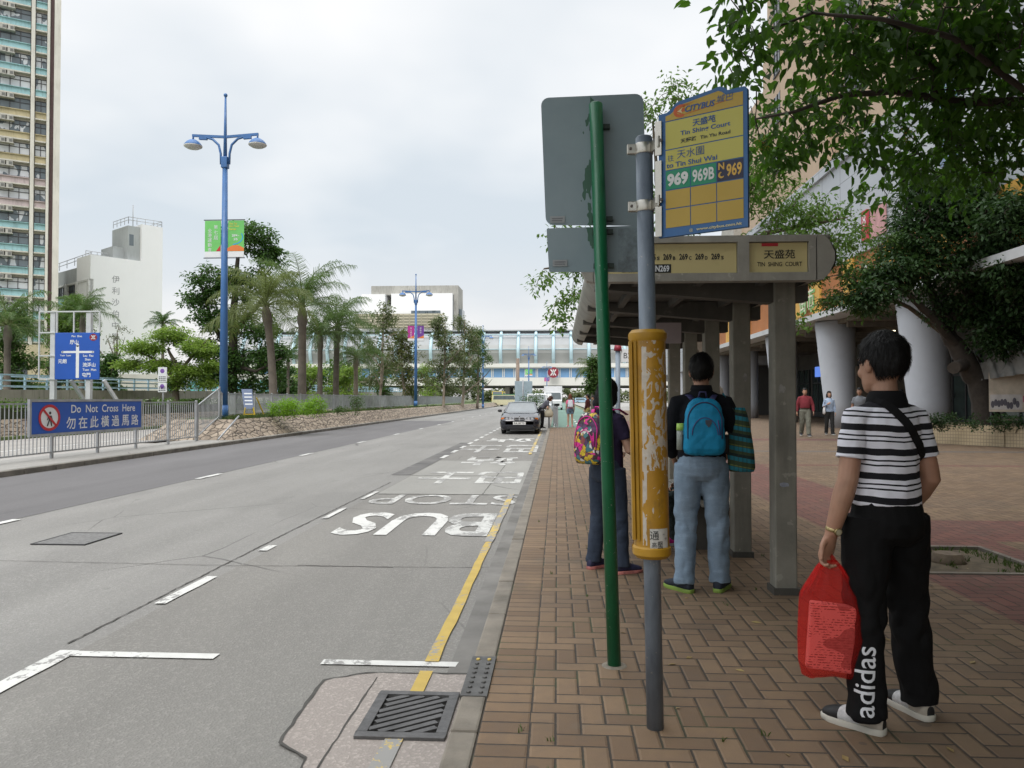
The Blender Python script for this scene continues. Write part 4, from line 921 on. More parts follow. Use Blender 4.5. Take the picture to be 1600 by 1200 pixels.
# ================================================================ BUS SHELTER AND STOP POSTS
def m_grimy(name, c, rough=.75):
    g = G(name); p = g.co('World'); f = g.no(p, 3, 6, .65); f2 = g.no(g.mp(p, (3, 3, .4)), 2.5, 5, .6)
    col = g.mix(g.mr(f, .3, .7), [x*.75 for x in c], [x*1.2 for x in c]); col = g.mix(g.mr(f2, .5, .75, 0, .55), col, [x*.4 for x in c]); col = g.mix(g.mr(g.no(p, 11, 3), .66, .7, 0, .5), col, [x*1.7 for x in c])
    g.bump(g.no(p, 70, 4), .25, .004); return g.fin(col, rough)
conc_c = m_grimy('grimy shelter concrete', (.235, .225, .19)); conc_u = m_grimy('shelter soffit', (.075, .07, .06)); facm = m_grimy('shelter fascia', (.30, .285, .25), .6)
steel = m_grimy('dull gutter metal', (.26, .25, .215), .5)
sh = thing('bus_shelter', (1.75, 8.5, 0), 'grey concrete cantilever bus shelter with yellow lit route panels on its near end', 'bus shelter')
ox, oy = 1.75, 8.5; y0, y1, xl, xr = 5.3, 11.9, .22, 1.99
cp = bp = None
for k in range(5):
    y = 5.79+1.32*k-oy
    if cp is None:
        mb = MB(); mb.bb((-.08, -.08, 0), (.08, .08, 2.3)); cp = mb.build('column', conc_c, sh, bevel=.012); MB().bb((-.095, -.095, 0), (.095, .095, .05)).build('base_plate', conc_u, cp)
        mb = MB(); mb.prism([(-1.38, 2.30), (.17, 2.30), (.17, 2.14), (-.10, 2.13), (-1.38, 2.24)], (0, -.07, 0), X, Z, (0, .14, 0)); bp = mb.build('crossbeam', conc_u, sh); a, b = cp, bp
    else: a = copy_tree(cp, sh); b = copy_tree(bp, sh)
    a.location = (-.09, y, 0); b.location = (-.09, y, 0)
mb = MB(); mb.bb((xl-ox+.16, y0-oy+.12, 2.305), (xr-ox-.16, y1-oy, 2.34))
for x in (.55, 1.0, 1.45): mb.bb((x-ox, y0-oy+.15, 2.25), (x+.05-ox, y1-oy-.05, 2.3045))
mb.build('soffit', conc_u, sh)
rr_ = random.Random(21)
def scrap(parent, cx, cz, w_, h_, m_):
    P = [(cx+w_*(.5+rr_.uniform(-.12, .12))*math.cos(a), cz+h_*(.5+rr_.uniform(-.2, .15))*math.sin(a)) for a in [2*PI*i/11 for i in range(11)]]
    MB().prism(P, (0, -.0808, 0), X, Z, (0, -.0012, 0)).build('paper_remnant', m_, parent)
scr = mat('torn paper remnant', (.27, .26, .24), .85, .25, 30); scr2 = mat('bluish smear', (.30, .32, .38), .8, .25, 25)
for ch in list(sh.children):
    if ch.name.startswith('column'):
        for _ in range(2): scrap(ch, rr_.uniform(-.04, .04), rr_.uniform(.6, 1.9), rr_.uniform(.02, .07), rr_.uniform(.03, .12), scr if rr_.random() < .7 else scr2)
# rounded long edges and roof top
def edge(x, sg):
    P = []
    for i in range(9): a = -PI/2+PI*i/8*.95; P.append((x+sg*.16*math.cos(a)-sg*.16, 2.40+.155*math.sin(a)))
    return P
for x, sg, nm in ((xl, -1, 'gutter'), (xr-.08, 1, 'roof_edge')):
    P = edge(x, sg); n = len(P); mb = MB()
    mb.add([(p[0]-ox, y0-oy+.06, p[1]) for p in P]+[(p[0]-ox, y1-oy, p[1]) for p in P], [((i, i+1, n+i+1, n+i) if sg < 0 else (i, n+i, n+i+1, i+1)) for i in range(n-1)], 0, True)
    if sg < 0:
        for q in (.03, .5, .97): y = y0+.1+(y1-y0-.2)*q; mb.add([(p[0]-ox-.006, y-oy, p[1]) for p in P]+[(p[0]-ox-.006, y-oy+.05, p[1]) for p in P], [(i, i+1, n+i+1, n+i) for i in range(n-1)])
    mb.build(nm, steel, sh)
MB().bb((xl-ox+.1, y0-oy+.1, 2.52), (xr-ox-.1, y1-oy, 2.565)).build('roof', conc_c, sh, bevel=.02)
# near end fascia with the two lit panels
zb, zt = 2.23, 2.54; fy = y0-oy
mb = MB(); xa, xb, xc, xd, xe = -1.50, -1.42, -.52, -.445, -.045      # frame openings
mb.bb((xa, fy, zb), (.0, fy+.1, zb+.055)).bb((xa, fy, zt-.045), (.0, fy+.1, zt)).bb((xa, fy, zb+.055), (xb, fy+.1, zt-.045)).bb((xc, fy, zb+.055), (xd, fy+.1, zt-.045)).bb((xe, fy, zb+.055), (.0, fy+.1, zt-.045)).bb((xb, fy+.05, zb+.055), (xe, fy+.1, zt-.045))
mb.build('fascia', facm, sh, bevel=.006)
P = [(.008, zb), (.05, zb+.005), (.09, zb+.05), (.125, zb+.13), (.125, zb+.19), (.09, zb+.27), (.05, zt-.004), (.008, zt)]; MB().prism(P, (0, fy, 0), X, Z, (0, .1, 0)).build('end_cap', facm, sh)
P = [(xa-.006, zb), (xa-.05, zb+.01), (xa-.09, zb+.09), (xa-.09, zb+.2), (xa-.05, zt-.01), (xa-.006, zt)]; MB().prism(P, (0, fy, 0), X, Z, (0, .1, 0)).build('end_cap', facm, sh)
def m_panel():
    g = G('yellowed lightbox panel'); p = g.co('World'); f = g.no(p, 2, 3); e_ = g.no(g.mp(p, (4, 1, 1)), 1.5, 2)
    col = g.mix(f, (.52, .43, .19), (.62, .52, .26)); col = g.mix(g.mr(g.no(p, 12, 5), .6, .75, 0, .3), col, (.35, .28, .12)); g.fin(col, .3); return g.m
lbm = m_panel(); blk = mat('panel black', (.015, .015, .015), .5)
for (a, b, k) in ((xb, xc, 0), (xd, xe, 1)):
    p = MB().bb((a+.004, fy+.03, zb+.058), (b-.004, fy+.049, zt-.048)).build('lightbox', lbm, sh)
    mb = MB(); yy = fy+.0275; h = zt-zb
    if k == 0:
        for i, (nm, sfx) in enumerate((('265', 'S'), ('269', 'B'), ('269', 'C'), ('269', 'D'), ('269', 'S'))):
            x = -1.09+.109*i; mb.text(nm, (x-.012, yy, zb+.172), X, Z, .043, .058, bold=.03); mb.text(sfx, (x+.034, yy, zb+.163), X, Z, .025, .018, bold=.03)
        mb.text('276', (-1.275, yy, zb+.09), X, Z, .047, .06, bold=.03); mb.text('A', (-1.23, yy, zb+.08), X, Z, .027, .02, bold=.03)
        mb.bb((-1.09, yy, zb+.062), (-.968, yy+.001, zb+.122)); mb.text('N269', (-1.028, yy-.0012, zb+.092), X, Z, .045, .095, m=1, bold=.03)
    else:
        mb.text('天盛苑', ((a+b)/2+.01, yy, zb+.183), X, Z, .062, .21, bold=.01); mb.text('TIN  SHING  COURT', ((a+b)/2+.01, yy, zb+.115), X, Z, .03, .30, bold=.01)
        mb.bb((a+.09, yy, zt-.072), (a+.20, yy+.001, zt-.05), 2)
    mb.build('lettering', [blk, signwhite, signred], p)
mb = MB(); mb.bb((-.85, 1.36-2.68-.09, 1.93), (-.62, 1.36-2.68-.08, 2.12)); mb.build('notice', mat('pinkish notice paper', (.33, .27, .27), .8), sh)
# bench
bn = thing('bench', (1.42, 8.3, 0), 'low grey bench under the shelter behind the man with the blue backpack', 'bench')
mb = MB()
for k in range(4): mb.bb((-.2+.11*k, -1.1, .42), (-.11+.11*k, 1.1, .45))
mb.build('seat', steel, bn, bevel=.005)
for y in (-.9, 0, .9): MB().bb((-.18, y-.03, 0), (.2, y+.03, .418)).build('leg', conc_u, bn)
# ---- green post with the backs of two plates
gp = gr(960, 1040); gt = at(931, 163, gp.y)
gpt = thing('sign_post', gp, 'leaning green sign post with the plain grey backs of two road plates', 'sign post')
def m_green():
    g = G('chipped green post paint'); p = g.co('Object'); f = g.no(p, 6, 5); col = g.mix(f, (.006, .10, .04), (.011, .165, .066)); col = g.mix(g.ma('GREATER_THAN', g.no(p, 45, 3, .6), .70), col, (.20, .28, .23)); col = g.mix(g.mr(g.no(g.mp(p, (1, 1, .15)), 30, 3), .5, .8, 0, .5), col, (.003, .05, .022)); g.bump(g.no(p, 90, 3), .25, .003); return g.fin(col, .32)
dv = gt-gp; MB().cyl((0, 0, -.02), dv, .036, n=20).sph(dv, (.036, .036, .012), 16, 6).build('pole', m_green(), gpt)
def m_back():
    g = G('scuffed sign back'); p = g.co('Object'); s = g.sep(p); f = g.no(p, 2, 5, .6)
    col = g.mix(g.mr(f, .3, .7), (.22, .29, .325), (.29, .36, .39)); col = g.mix(g.ma('MULTIPLY', g.ma('GREATER_THAN', g.no(p, 32, 4, .7), .69), .6), col, (.35, .38, .38))
    dx = g.ma('ABSOLUTE', g.ma('SUBTRACT', s[0], g.ma('ADD', -.045, g.ma('MULTIPLY', s[2], -.033)))); nn = g.no(g.mp(p, (1, 1, .45)), 11, 3, .6)
    mk = g.ma('MULTIPLY', g.ma('LESS_THAN', dx, .045), g.ma('GREATER_THAN', nn, .57)); col = g.mix(g.ma('MULTIPLY', mk, .85), col, (.02, .10, .045))
    k2 = g.ma('MULTIPLY', g.ma('MULTIPLY', g.ma('GREATER_THAN', s[0], .03), g.ma('LESS_THAN', s[2], 2.36)), g.mr(g.no(p, 8, 5, .7), .4, .62)); col = g.mix(g.ma('MULTIPLY', k2, .75), col, (.10, .115, .125)); return g.fin(col, .5)
backm = m_back()
def plate(corners, rad, nm):                   # corners in photo order TL TR BR BL, all in the plate's own plane just behind the post
    Y = gp.y+.06; q = [at(px, py, Y)-gp for px, py in corners]; u = (q[1]-q[0]).normalized(); v = (q[0]-q[3]).normalized(); P = []
    cs = [(q[0], -1, 1), (q[1], 1, 1), (q[2], 1, -1), (q[3], -1, -1)]
    for c, sx_, sy in cs:
        o = c-u*sx_*rad-v*sy*rad; a0 = {(-1, 1): PI, (1, 1): PI/2, (1, -1): 0, (-1, -1): -PI/2}[(sx_, sy)]
        for i in range(6): a = a0-PI/2*i/5; P.append(o+u*rad*math.cos(a)+v*rad*math.sin(a))
    n = len(P); B = [p+Y_*.006 for p in P]; return MB().add(P+B, [tuple(reversed(range(n))), tuple(range(n, 2*n))]+[(j, (j+1) % n, n+(j+1) % n, n+j) for j in range(n)]).build(nm, backm, gpt)
plate([(845, 153), (1005, 146), (1011, 352), (853, 352)], .045, 'sign_plate'); plate([(854, 357), (1010, 352), (1013, 425), (858, 425)], .008, 'lower_plate')
mb = MB(); br = mat('bracket', (.03, .05, .04), .5)
for py in (198, 342, 362, 415): p = at(937+(py-198)*.03, py, gp.y+.03)-gp; mb.bb((p.x-.055, p.y-.01, p.z-.012), (p.x+.055, p.y+.025, p.z+.012))
mb.build('bracket', br, gpt)
mb = MB()
for px, py in ((871, 343), (875, 411)): p = at(px, py, gp.y+.056)-gp; mb.bb((p.x-.04, p.y-.0015, p.z-.018), (p.x+.04, p.y+.0005, p.z+.018), 0); mb.bb((p.x-.03, p.y-.003, p.z-.008), (p.x+.025, p.y-.0016, p.z-.004), 1); mb.bb((p.x-.03, p.y-.003, p.z+.004), (p.x+.03, p.y-.0016, p.z+.008), 1)
mb.build('sticker', [mat('sticker', (.36, .38, .39), .6), mat('sticker print', (.2, .2, .22), .6)], gpt)
MB().cyl((0, 0, -.01), (0, 0, .005), .085, .06, 14).build('footing', mat('mortar', (.20, .175, .14), .9, .3, 20, .6, 60), gpt)
# ---- bus stop post with its flag
bpp = gr(1024, 1137); btop = at(1006, 216, bpp.y)
bs = thing('bus_stop_post', bpp, 'grey bus stop post with yellow route flag and scuffed yellow timetable drum', 'bus stop')
def m_post():
    g = G('worn grey post paint'); p = g.co('Object'); f = g.no(g.mp(p, (2, 2, .6)), 8, 5, .65); col = g.mix(g.mr(f, .3, .72), (.12, .15, .19), (.22, .26, .31)); col = g.mix(g.ma('GREATER_THAN', g.no(p, 38, 4, .65), .68), col, (.30, .30, .29)); col = g.mix(g.mr(g.sep(p)[2], 0, .35, .5, 0), col, (.09, .085, .08)); g.bump(g.no(p, 80, 3), .3, .003); return g.fin(col, .55)
dv = btop-bpp; ax = dv.normalized(); MB().cyl((0, 0, -.02), dv, .037, n=22).sph(dv, (.037, .037, .012), 16, 6).build('pole', m_post(), bs)
def ap(z): return dv*(z/dv.z)
def m_drum():
    g = G('scuffed yellow drum'); p = g.co('Object'); s = g.sep(p); a = g.ma('ARCTAN2', s[0], g.ma('MULTIPLY', s[1], -1.)); q = g.comb(g.ma('MULTIPLY', a, .09), s[2], 0)
    col = g.mix(g.mr(g.no(q, 5, 5, .6), .3, .7), (.34, .165, .010), (.45, .24, .016)); col = g.mix(g.mr(g.no(g.mp(q, (1, .5, 1)), 16, 5, .7), .5, .72, 0, .6), col, (.13, .085, .03))
    def inn(z0, z1): return g.ma('MULTIPLY', g.ma('GREATER_THAN', s[2], z0), g.ma('LESS_THAN', s[2], z1))
    front = g.ma('MULTIPLY', g.ma('GREATER_THAN', a, -.75), g.ma('LESS_THAN', a, 1.15))
    # torn remains of pasted bills
    t1 = g.ma('GREATER_THAN', g.no(g.mp(q, (1.6, 1, 1), rot=(0, 0, .9)), 17, 4, .55, dist=.8), .50); t2 = g.ma('GREATER_THAN', g.no(g.mp(q, (1.2, .8, 1), rot=(0, 0, -.5)), 26, 3, .5, dist=1.2), .545)
    dens = g.ma('ADD', g.ma('MULTIPLY', inn(1.12, 1.38), t1), g.ma('MULTIPLY', inn(1.38, 1.70), t2)); dens = g.ma('ADD', dens, g.ma('MULTIPLY', inn(.92, 1.12), g.ma('GREATER_THAN', g.no(q, 24, 3, .5, dist=1.), .65)))
    strip = g.ma('MULTIPLY', g.ma('MULTIPLY', g.ma('LESS_THAN', a, -.52), g.ma('GREATER_THAN', a, -.78)), g.ma('GREATER_THAN', g.no(g.mp(q, (1, .25, 1)), 30, 3), .45))
    mk = g.ma('MULTIPLY', g.ma('MINIMUM', g.ma('ADD', dens, g.ma('MULTIPLY', strip, inn(.8, 1.65))), 1.), front)
    col = g.mix(g.ma('MULTIPLY', mk, .9), col, g.mix(g.no(q, 40, 2), (.36, .31, .25), (.62, .60, .56))); g.bump(g.ma('ADD', mk, g.no(p, 60, 3)), .15, .003); return g.fin(col, .42)
c0 = ap(1.2)+V((.0, 0, 0)); dz0, dz1 = at(1020, 870, bpp.y).z, at(1017, 516, bpp.y).z
mb = MB(); pr_ = []
for i in range(22): a = R(-118)+R(250)*i/21; pr_.append((math.sin(a)*.076, -math.cos(a)*.076))
pr_ += [(.02, .068), (-.055, .05), (-.075, .036)]
def ringz(z, s_=1.0): o = ap(z); return [V((o.x+p[0]*s_, o.y+p[1]*s_, z)) for p in pr_]
mb.loft([ringz(z) for z in (dz0+.04, dz0+.3, dz0+.6, dz1-.045)], 0); dr = mb.build('timetable_drum', m_drum(), bs, ang=40)
yc = mat('yellow drum cap', (.38, .205, .012), .45, .2, 6, dirt=.4, dirtc=(.12, .08, .03))
for z0, z1_, nm in ((dz0, dz0+.06, 'bottom_cap'), (dz1-.05, dz1, 'top_cap')):
    mb = MB(); mb.loft([ringz(z0+.0, 1.0 if nm == 'top_cap' else .9), ringz(z0+.015, 1.09), ringz(z1_-.015, 1.09), ringz(z1_, .92)], 0); mb.build(nm, yc, dr, ang=40)
mb = MB(); o1, o2 = ap(dz0+.05), ap(dz1-.05); mb.bar(o1+V((-.079, -.018, .03)), o2+V((-.079, -.018, 0)), .012, .045); mb.bar(o1+V((-.062, -.052, .03)), o2+V((-.062, -.052, 0)), .010, .014); mb.build('side_channel', yc, dr)
def on_drum(a, z): o = ap(z); return V((o.x+math.sin(a)*.0775, o.y-math.cos(a)*.0775, z))
mb = MB(); z0, z1_ = at(0, 850, bpp.y).z, at(0, 812, bpp.y).z; N = 10; A = []; B = []
for i in range(N+1): a = R(-12)+R(66)*i/N; A.append(on_drum(a, z0)); B.append(on_drum(a, z1_))
mb.add(A+B, [(i, i+1, N+2+i, N+1+i) for i in range(N)], 0)
for ch, a, z, h in (('通', R(3), .76, .045), ('渠', R(26), .74, .028), ('電', R(6), .62, .0), ):
    pass
zc = (z0+z1_)/2; 
for ch, a, dzz, h in (('通', 2, .028, .036), ('高', 1, -.012, .022), ('壓', 20, -.010, .024), ('水', 2, -.038, .022), ('服', 20, -.036, .024), ('十', 34, .03, .012), ('中', 42, .012, .012)):
    a_ = R(a); c = on_drum(a_, zc+dzz); nn = V((math.sin(a_), -math.cos(a_), 0)); mb.text(ch, c+nn*.0012, V((math.cos(a_), math.sin(a_), 0)), Z, h, m=1)
mb.build('bill', [mat('pasted bill', (.55, .54, .50), .7, .12, 30), blk], dr)
# the flag: plane turned a little towards the road
pL = at(1029, 200, 3.30); wv = at(1168, 200, 3.10)-pL; wv.z = 0; u = wv.normalized(); nrm = V((u.y, -u.x, 0))
o = pL-bpp; o = V((o.x, o.y, 0)); Wd = wv.length
zf = lambda py: 1.43+(622-py)/1200*3.18
zt, zb = zf(150), zf(364); hf = zt-zb; dep = V((-nrm.x, -nrm.y, 0))*.02
def fp(a, b, off=0): return o+u*(Wd*a)+Z*(zb+hf*b)+nrm*off
fl = thing('tmp', (0, 0, 0), 'x', 'x') if False else None
top = [(0, .93), (.10, .935), (.15, .955), (.19, .985), (.24, 1.0), (.62, 1.03), (.70, 1.04), (.755, 1.025), (.79, 1.0), (.97, 1.0), (1.0, .98)]
outl = [(0, 0), (1, 0)]+list(reversed(top))
fblue = mat('flag blue', (.03, .12, .30), .45, .08, 4); fyel = mat('flag ochre yellow', (.45, .30, .04), .45, .05, 3); flem = mat('flag lemon yellow', (.50, .455, .09), .45, .04, 3); fgreen = mat('flag green', (.005, .24, .12), .45, .05); fnavy = mat('flag navy', (.012, .012, .045), .45); fwhite = mat('flag white', (.66, .68, .66), .5); ftext = mat('flag text blue', (.035, .10, .27), .5); fred = mat('flag orange red', (.55, .10, .012), .5); fgold = mat('flag gold text', (.60, .36, .06), .5); fdk = mat('flag dark text', (.02, .03, .03), .5)
flag = MB().prism([(p[0]*Wd, p[1]*hf) for p in outl], o+Z*zb, u, Z, dep).build('route_flag', fblue, bs)
def rect(mb, a0, b0, a1, b1, m=0, off=.0015): mb.add([fp(a0, b0, off), fp(a1, b0, off), fp(a1, b1, off), fp(a0, b1, off)], [(0, 1, 2, 3)], m)
L0, L1 = .085, .955
mb = MB(); hd_ = [(L0, .87), (L1, .87), (L1, .965), (.77, .968), (.73, .995), (.69, 1.008), (.24, .968), (.205, .955), (.175, .93), (.14, .915), (L0, .908)]
mb.add([fp(a, b, .0015) for a, b in hd_], [tuple(range(len(hd_)))], 0)
mb.add([fp(a, b, .0015) for a, b in ((L0, .655), (L1, .655), (L1, .862), (L0, .862))]+[fp(a, b, .0015) for a, b in ((L0, .50), (L1, .50), (L1, .647), (L0, .647))], [(0, 1, 2, 3), (4, 5, 6, 7)], 1)
cw_ = (L1-L0-.02)/3
cells = [(L0+i*(cw_+.01), L0+i*(cw_+.01)+cw_) for i in range(3)]
for i, (a0, a1) in enumerate(cells):
    rect(mb, a0, .352, a1, .492, (2, 2, 3)[i]); rect(mb, a0, .21, a1, .344, 0); rect(mb, a0, .065, a1, .202, 0)
mb.build('face_panel', [fyel, flem, fgreen, fnavy], flag)
mb = MB(); T = .003
def tx(s_, a, b, h=None, w=None, m=0, al='c', bold=0., shear=0.): mb.text(s_, fp(a, b, T), u, Z, h*hf if h else None, w*Wd if w else None, m, al, bold, shear)
tx('CITYBUS', .485, .928, .046, .34, 0, bold=.03, shear=.25); tx('城巴', .76, .948, .055, .18, 0, shear=.15)
tx('天盛苑', .53, .815, .056, .26, 0, bold=.02); tx('Tin Shing Court', .54, .752, .044, .56, 0, bold=.02); tx('天耀路  Tin Yiu Road', .54, .698, .034, .56, 4, bold=.02)
tx('往', .145, .585, .046, .07, 0); tx('天水圍', .375, .603, .066, .31, 0); tx('to Tin Shui Wai', .385, .532, .038, .58, 0, bold=.02)
tx('969', (cells[0][0]+cells[0][1])/2, .422, .098, .245, 1, bold=.05); tx('969B', (cells[1][0]+cells[1][1])/2, .422, .095, .245, 1, bold=.03); tx('969', cells[2][0]+cw_*.66, .422, .092, .165, 2, bold=.03); tx('N', cells[2][0]+cw_*.17, .458, .05, .065, 2, bold=.03)
mo = [(cells[2][0]+cw_*.17+.035*math.cos(a), .395+.024*math.sin(a)) for a in [R(100)+R(220)*i/10 for i in range(11)]]+[(cells[2][0]+cw_*.20+.022*math.cos(a), .398+.015*math.sin(a)) for a in [R(320)-R(220)*i/10 for i in range(11)]]
mb.add([fp(a, b, T) for a, b in mo], [(i, i+1, 20-i, 21-i) for i in range(10)], 2)
tx('www.citybus.com.hk', .69, .026, .026, .50, 5, bold=.02, shear=.1); tx('@', .38, .026, .026, .04, 5)
# arrow in a ring beside the operator's name
cx_, cy_ = .265, .925; ring_o = [fp(cx_+.085*math.cos(a), cy_+.048*math.sin(a), .0022) for a in [R(50)+R(250)*i/20 for i in range(21)]]; ring_i = [fp(cx_+.05*math.cos(a), cy_+.027*math.sin(a), .0022) for a in [R(50)+R(250)*i/20 for i in range(21)]]
mb.add(ring_o+ring_i, [(i, i+1, 22+i, 21+i) for i in range(20)], 3); mb.add([fp(a, b, .0024) for a, b in ((.20, .925), (.27, .952), (.27, .938), (.31, .944), (.31, .916), (.27, .912), (.27, .898))], [(0, 6, 5, 4, 3, 2, 1)], 3)
mb.add([fp(a, b, .0026) for a, b in ((.225, .924), (.285, .945), (.27, .925), (.285, .905))], [(0, 3, 2, 1)], 5)
for k in range(3): mb.add([fp(a, b, .0022) for a, b in ((.29, .962-.006*k), (.46-.04*k, .973-.006*k), (.29, .966-.006*k))], [(0, 1, 2)], 3)
mb.add([fp(a, b, .0022) for a, b in ((.30, .889), (.80, .925), (.80, .929), (.30, .894))], [(0, 1, 2, 3)], 3)
mb.build('lettering', [ftext, fwhite, fgold, fred, fdk, mat('flag pale yellow', (.66, .58, .30), .5), mat('flag pale blue', (.25, .38, .5), .5)], flag)
brushed = mat('brushed stainless steel', (.52, .50, .45), .3, .12, 6, metal=.85)
mb = MB()
for b0, b1 in ((.005, .235), (.26, .58), (.62, .88)): mb.add([fp(a, b, f_) for f_ in (.004, .010) for a, b in ((-.035, b0), (.045, b0), (.045, b1), (-.035, b1))], [(3, 2, 1, 0), (4, 5, 6, 7), (0, 1, 5, 4), (1, 2, 6, 5), (2, 3, 7, 6), (3, 0, 4, 7)])
mb.build('mounting_strip', brushed, bs, bevel=.002)
for py in (224, 316):
    z = 1.43+(622-py)/1200*3.3; c = ap(z); mb = MB(); mb.cyl(c-Z*.024, c+Z*.024, .0405, n=22); e_ = fp(.02, (z-zb)/hf, .0)
    mb.bar(c+V((.03, -.03, 0)), V((e_.x, e_.y, c.z))+nrm*.014, .05, .010, up=(nrm.x, nrm.y, 0)); mb.bb((c.x-.075, c.y-.012, z-.022), (c.x-.037, c.y+.012, z+.022)); cl = mb.build('clamp', brushed, bs, bevel=.003)
    mb = MB(); q = V((e_.x, e_.y, z))+nrm*.016; mb.cyl(q+u*.012, q+u*.012+nrm*.008, .007, n=8); mb.cyl((c.x-.06, c.y-.012, z), (c.x-.06, c.y-.02, z), .006, n=8); mb.build('bolt', mat('bolt', (.12, .1, .09), .6), cl)
# ================================================================ VEHICLES
rubber = mat('tyre rubber', (.02, .02, .02), .85); alloy = mat('alloy rim', (.35, .36, .37), .35, .1, metal=.7); carglass = mat('car glass', (.10, .12, .13), .05, .2, 2, Specular_IOR_Level=.9); chrome = mat('chrome', (.6, .6, .62), .15, .05, metal=1)
lensw = mat('headlight glass', (.45, .47, .5), .1, .1, 6); amberl = mat('amber lens', (.60, .16, .02), .25); blacktrim = mat('black trim', (.015, .015, .017), .5); platew = mat('number plate', (.70, .70, .68), .5)
def wheel(t, x, y, r=.315, w=.2):
    sg = 1 if x > 0 else -1; wh = MB()
    wh.loft([[V((x+q, y+rr*math.cos(2*PI*j/24), r+rr*math.sin(2*PI*j/24))) for j in range(24)] for q, rr in ((-w/2, r*.9), (-w/2+.02, r), (w/2-.02, r), (w/2, r*.9))]); o = wh.build('wheel', rubber, t)
    rm = MB(); xo = x+sg*(w/2+.002); rm.cyl((xo, y, r), (xo+sg*.012, y, r), r*.62, n=18)
    for k in range(5): a = 2*PI*k/5; rm.bar((xo+sg*.015, y, r), (xo+sg*.015, y+r*.58*math.cos(a), r+r*.58*math.sin(a)), .05, .02, up=(1, 0, 0))
    rm.build('rim', alloy, o)
def car_ring(y, w, zl, zt, crown=.03):
    P = [(w*.86, zl), (w*.97, zl+.08), (w, zl+.22), (w*1.0, (zl+zt)/2+.05), (w*.975, zt-.10), (w*.92, zt-.03), (w*.8, zt), (w*.4, zt+crown*.8)]
    L = [V((p[0], y, p[1])) for p in P]+[V((0, y, zt+crown))]+[V((-p[0], y, p[1])) for p in reversed(P)]
    return L
def car(loc, label, paint):
    t = thing('parked_car', loc, label, 'car')
    st_ = [(-2.25, .60, .33, .52), (-2.235, .70, .24, .60), (-2.16, .79, .20, .665), (-1.95, .845, .18, .735), (-1.5, .868, .18, .825), (-1.0, .875, .19, .895), (-.74, .878, .19, .925), (0, .878, .19, .945), (1.1, .872, .19, .96), (1.8, .85, .20, .965), (2.1, .80, .24, .95), (2.22, .74, .3, .86), (2.25, .68, .4, .7)]
    MB().loft([car_ring(*q) for q in st_]).build('body', paint, t, ang=50)
    gs = [(-.78, .70, .93, 0), (-.1, .575, 1.33, .03), (.15, .565, 1.355, .04), (.75, .56, 1.345, .04), (1.05, .58, 1.31, .03), (1.72, .68, .97, 0)]
    def gring(y, w, z, cr, inn=0): return [V((s_*w*f, y, z+cr*(1-f*f)-inn)) for s_, f in ((1, 1), (1, .6), (1, 0.01), (-1, .6), (-1, 1))]
    mb = MB(); rows = [gring(*q) for q in gs]; mb.loft(rows, 0, False, True, False)
    side = [(-.74, .80), (1.6, .80)]
    for sg in (1, -1):
        P = [V((sg*.80, -.72, .93)), V((sg*.575, -.1, 1.33)), V((sg*.565, .15, 1.355)), V((sg*.56, .75, 1.345)), V((sg*.58, 1.05, 1.31)), V((sg*.78, 1.72, .97))]; mb.add(P, [tuple(range(6)) if sg < 0 else tuple(reversed(range(6)))])
    mb.build('glass', carglass, t)
    mb = MB(); mb.loft([[p+Z*.008 for p in gring(*q)] for q in gs[1:5]], 0, False, True, False)
    for sg in (1, -1):
        mb.bar((sg*.715, -.79, .925), (sg*.578, -.1, 1.335), .05, .035); mb.bar((sg*.70, 1.70, .965), (sg*.58, 1.04, 1.318), .07, .04); mb.bar((sg*.578, -.1, 1.338), (sg*.58, 1.05, 1.318), .045, .03); mb.bar((sg*.69, .45, .95), (sg*.572, .45, 1.345), .05, .03)
    mb.build('roof', paint, t)
    for x in (-.72, .72):
        for y in (-1.36, 1.38): wheel(t, x, y)
    for sg in (1, -1):
        mb = MB(); mb.sph((sg*.955, -.62, .985), (.10, .055, .065), 12, 8); mb.bar((sg*.86, -.6, .95), (sg*.93, -.6, .965), .05, .04); mb.build('mirror', blacktrim, t)
        P = [(.30, .60), (.60, .615), (.78, .63), (.775, .71), (.60, .735), (.30, .72)]; yy = -2.19
        def fy(x): return -2.225+.085*(abs(x)/.8)**3*2.0
        mb = MB(); V0 = [V((sg*a, fy(a)-.012, b)) for a, b in P]; V1 = [q+Y_*.1 for q in V0]; mb.add(V0+V1, [tuple(range(6)) if sg < 0 else tuple(reversed(range(6)))]+[(j, (j+1) % 6, 6+(j+1) % 6, 6+j) for j in range(6)], 0)
        h = mb.build('headlight', mat('headlight housing', (.12, .125, .13), .12, .1), t); mb = MB()
        for a in (.39, .54): mb.cyl((sg*a, fy(a)-.02, .668), (sg*a, fy(a)-.014, .668), .058, n=16)
        mb.build('lamp', lensw, h)
        mb = MB(); P = [(.66, .62), (.79, .635), (.785, .708), (.66, .725)]; V0 = [V((sg*a, fy(a)-.018, b)) for a, b in P]; mb.add(V0, [(0, 1, 2, 3) if sg < 0 else (3, 2, 1, 0)]); mb.build('indicator', amberl, h)
    mb = MB()
    for sg in (1, -1):
        P = [(.03, .63), (.20, .63), (.235, .67), (.20, .725), (.03, .725), (.015, .68)]; mb.add([V((sg*a, -2.255, b)) for a, b in P]+[V((sg*a, -2.2, b)) for a, b in P], [tuple(range(6)) if sg < 0 else tuple(reversed(range(6)))]+[(j, (j+1) % 6, 6+(j+1) % 6, 6+j) for j in range(6)], 0)
        for k in range(8): mb.bar((sg*(.045+.021*k), -2.262, .645), (sg*(.045+.021*k), -2.262, .71), .004, .004, 1)
        for a, b in zip(P, P[1:]+P[:1]): mb.bar((sg*a[0], -2.262, a[1]), (sg*b[0], -2.262, b[1]), .016, .016, 1)
    mb.build('grille', [blacktrim, chrome], t)
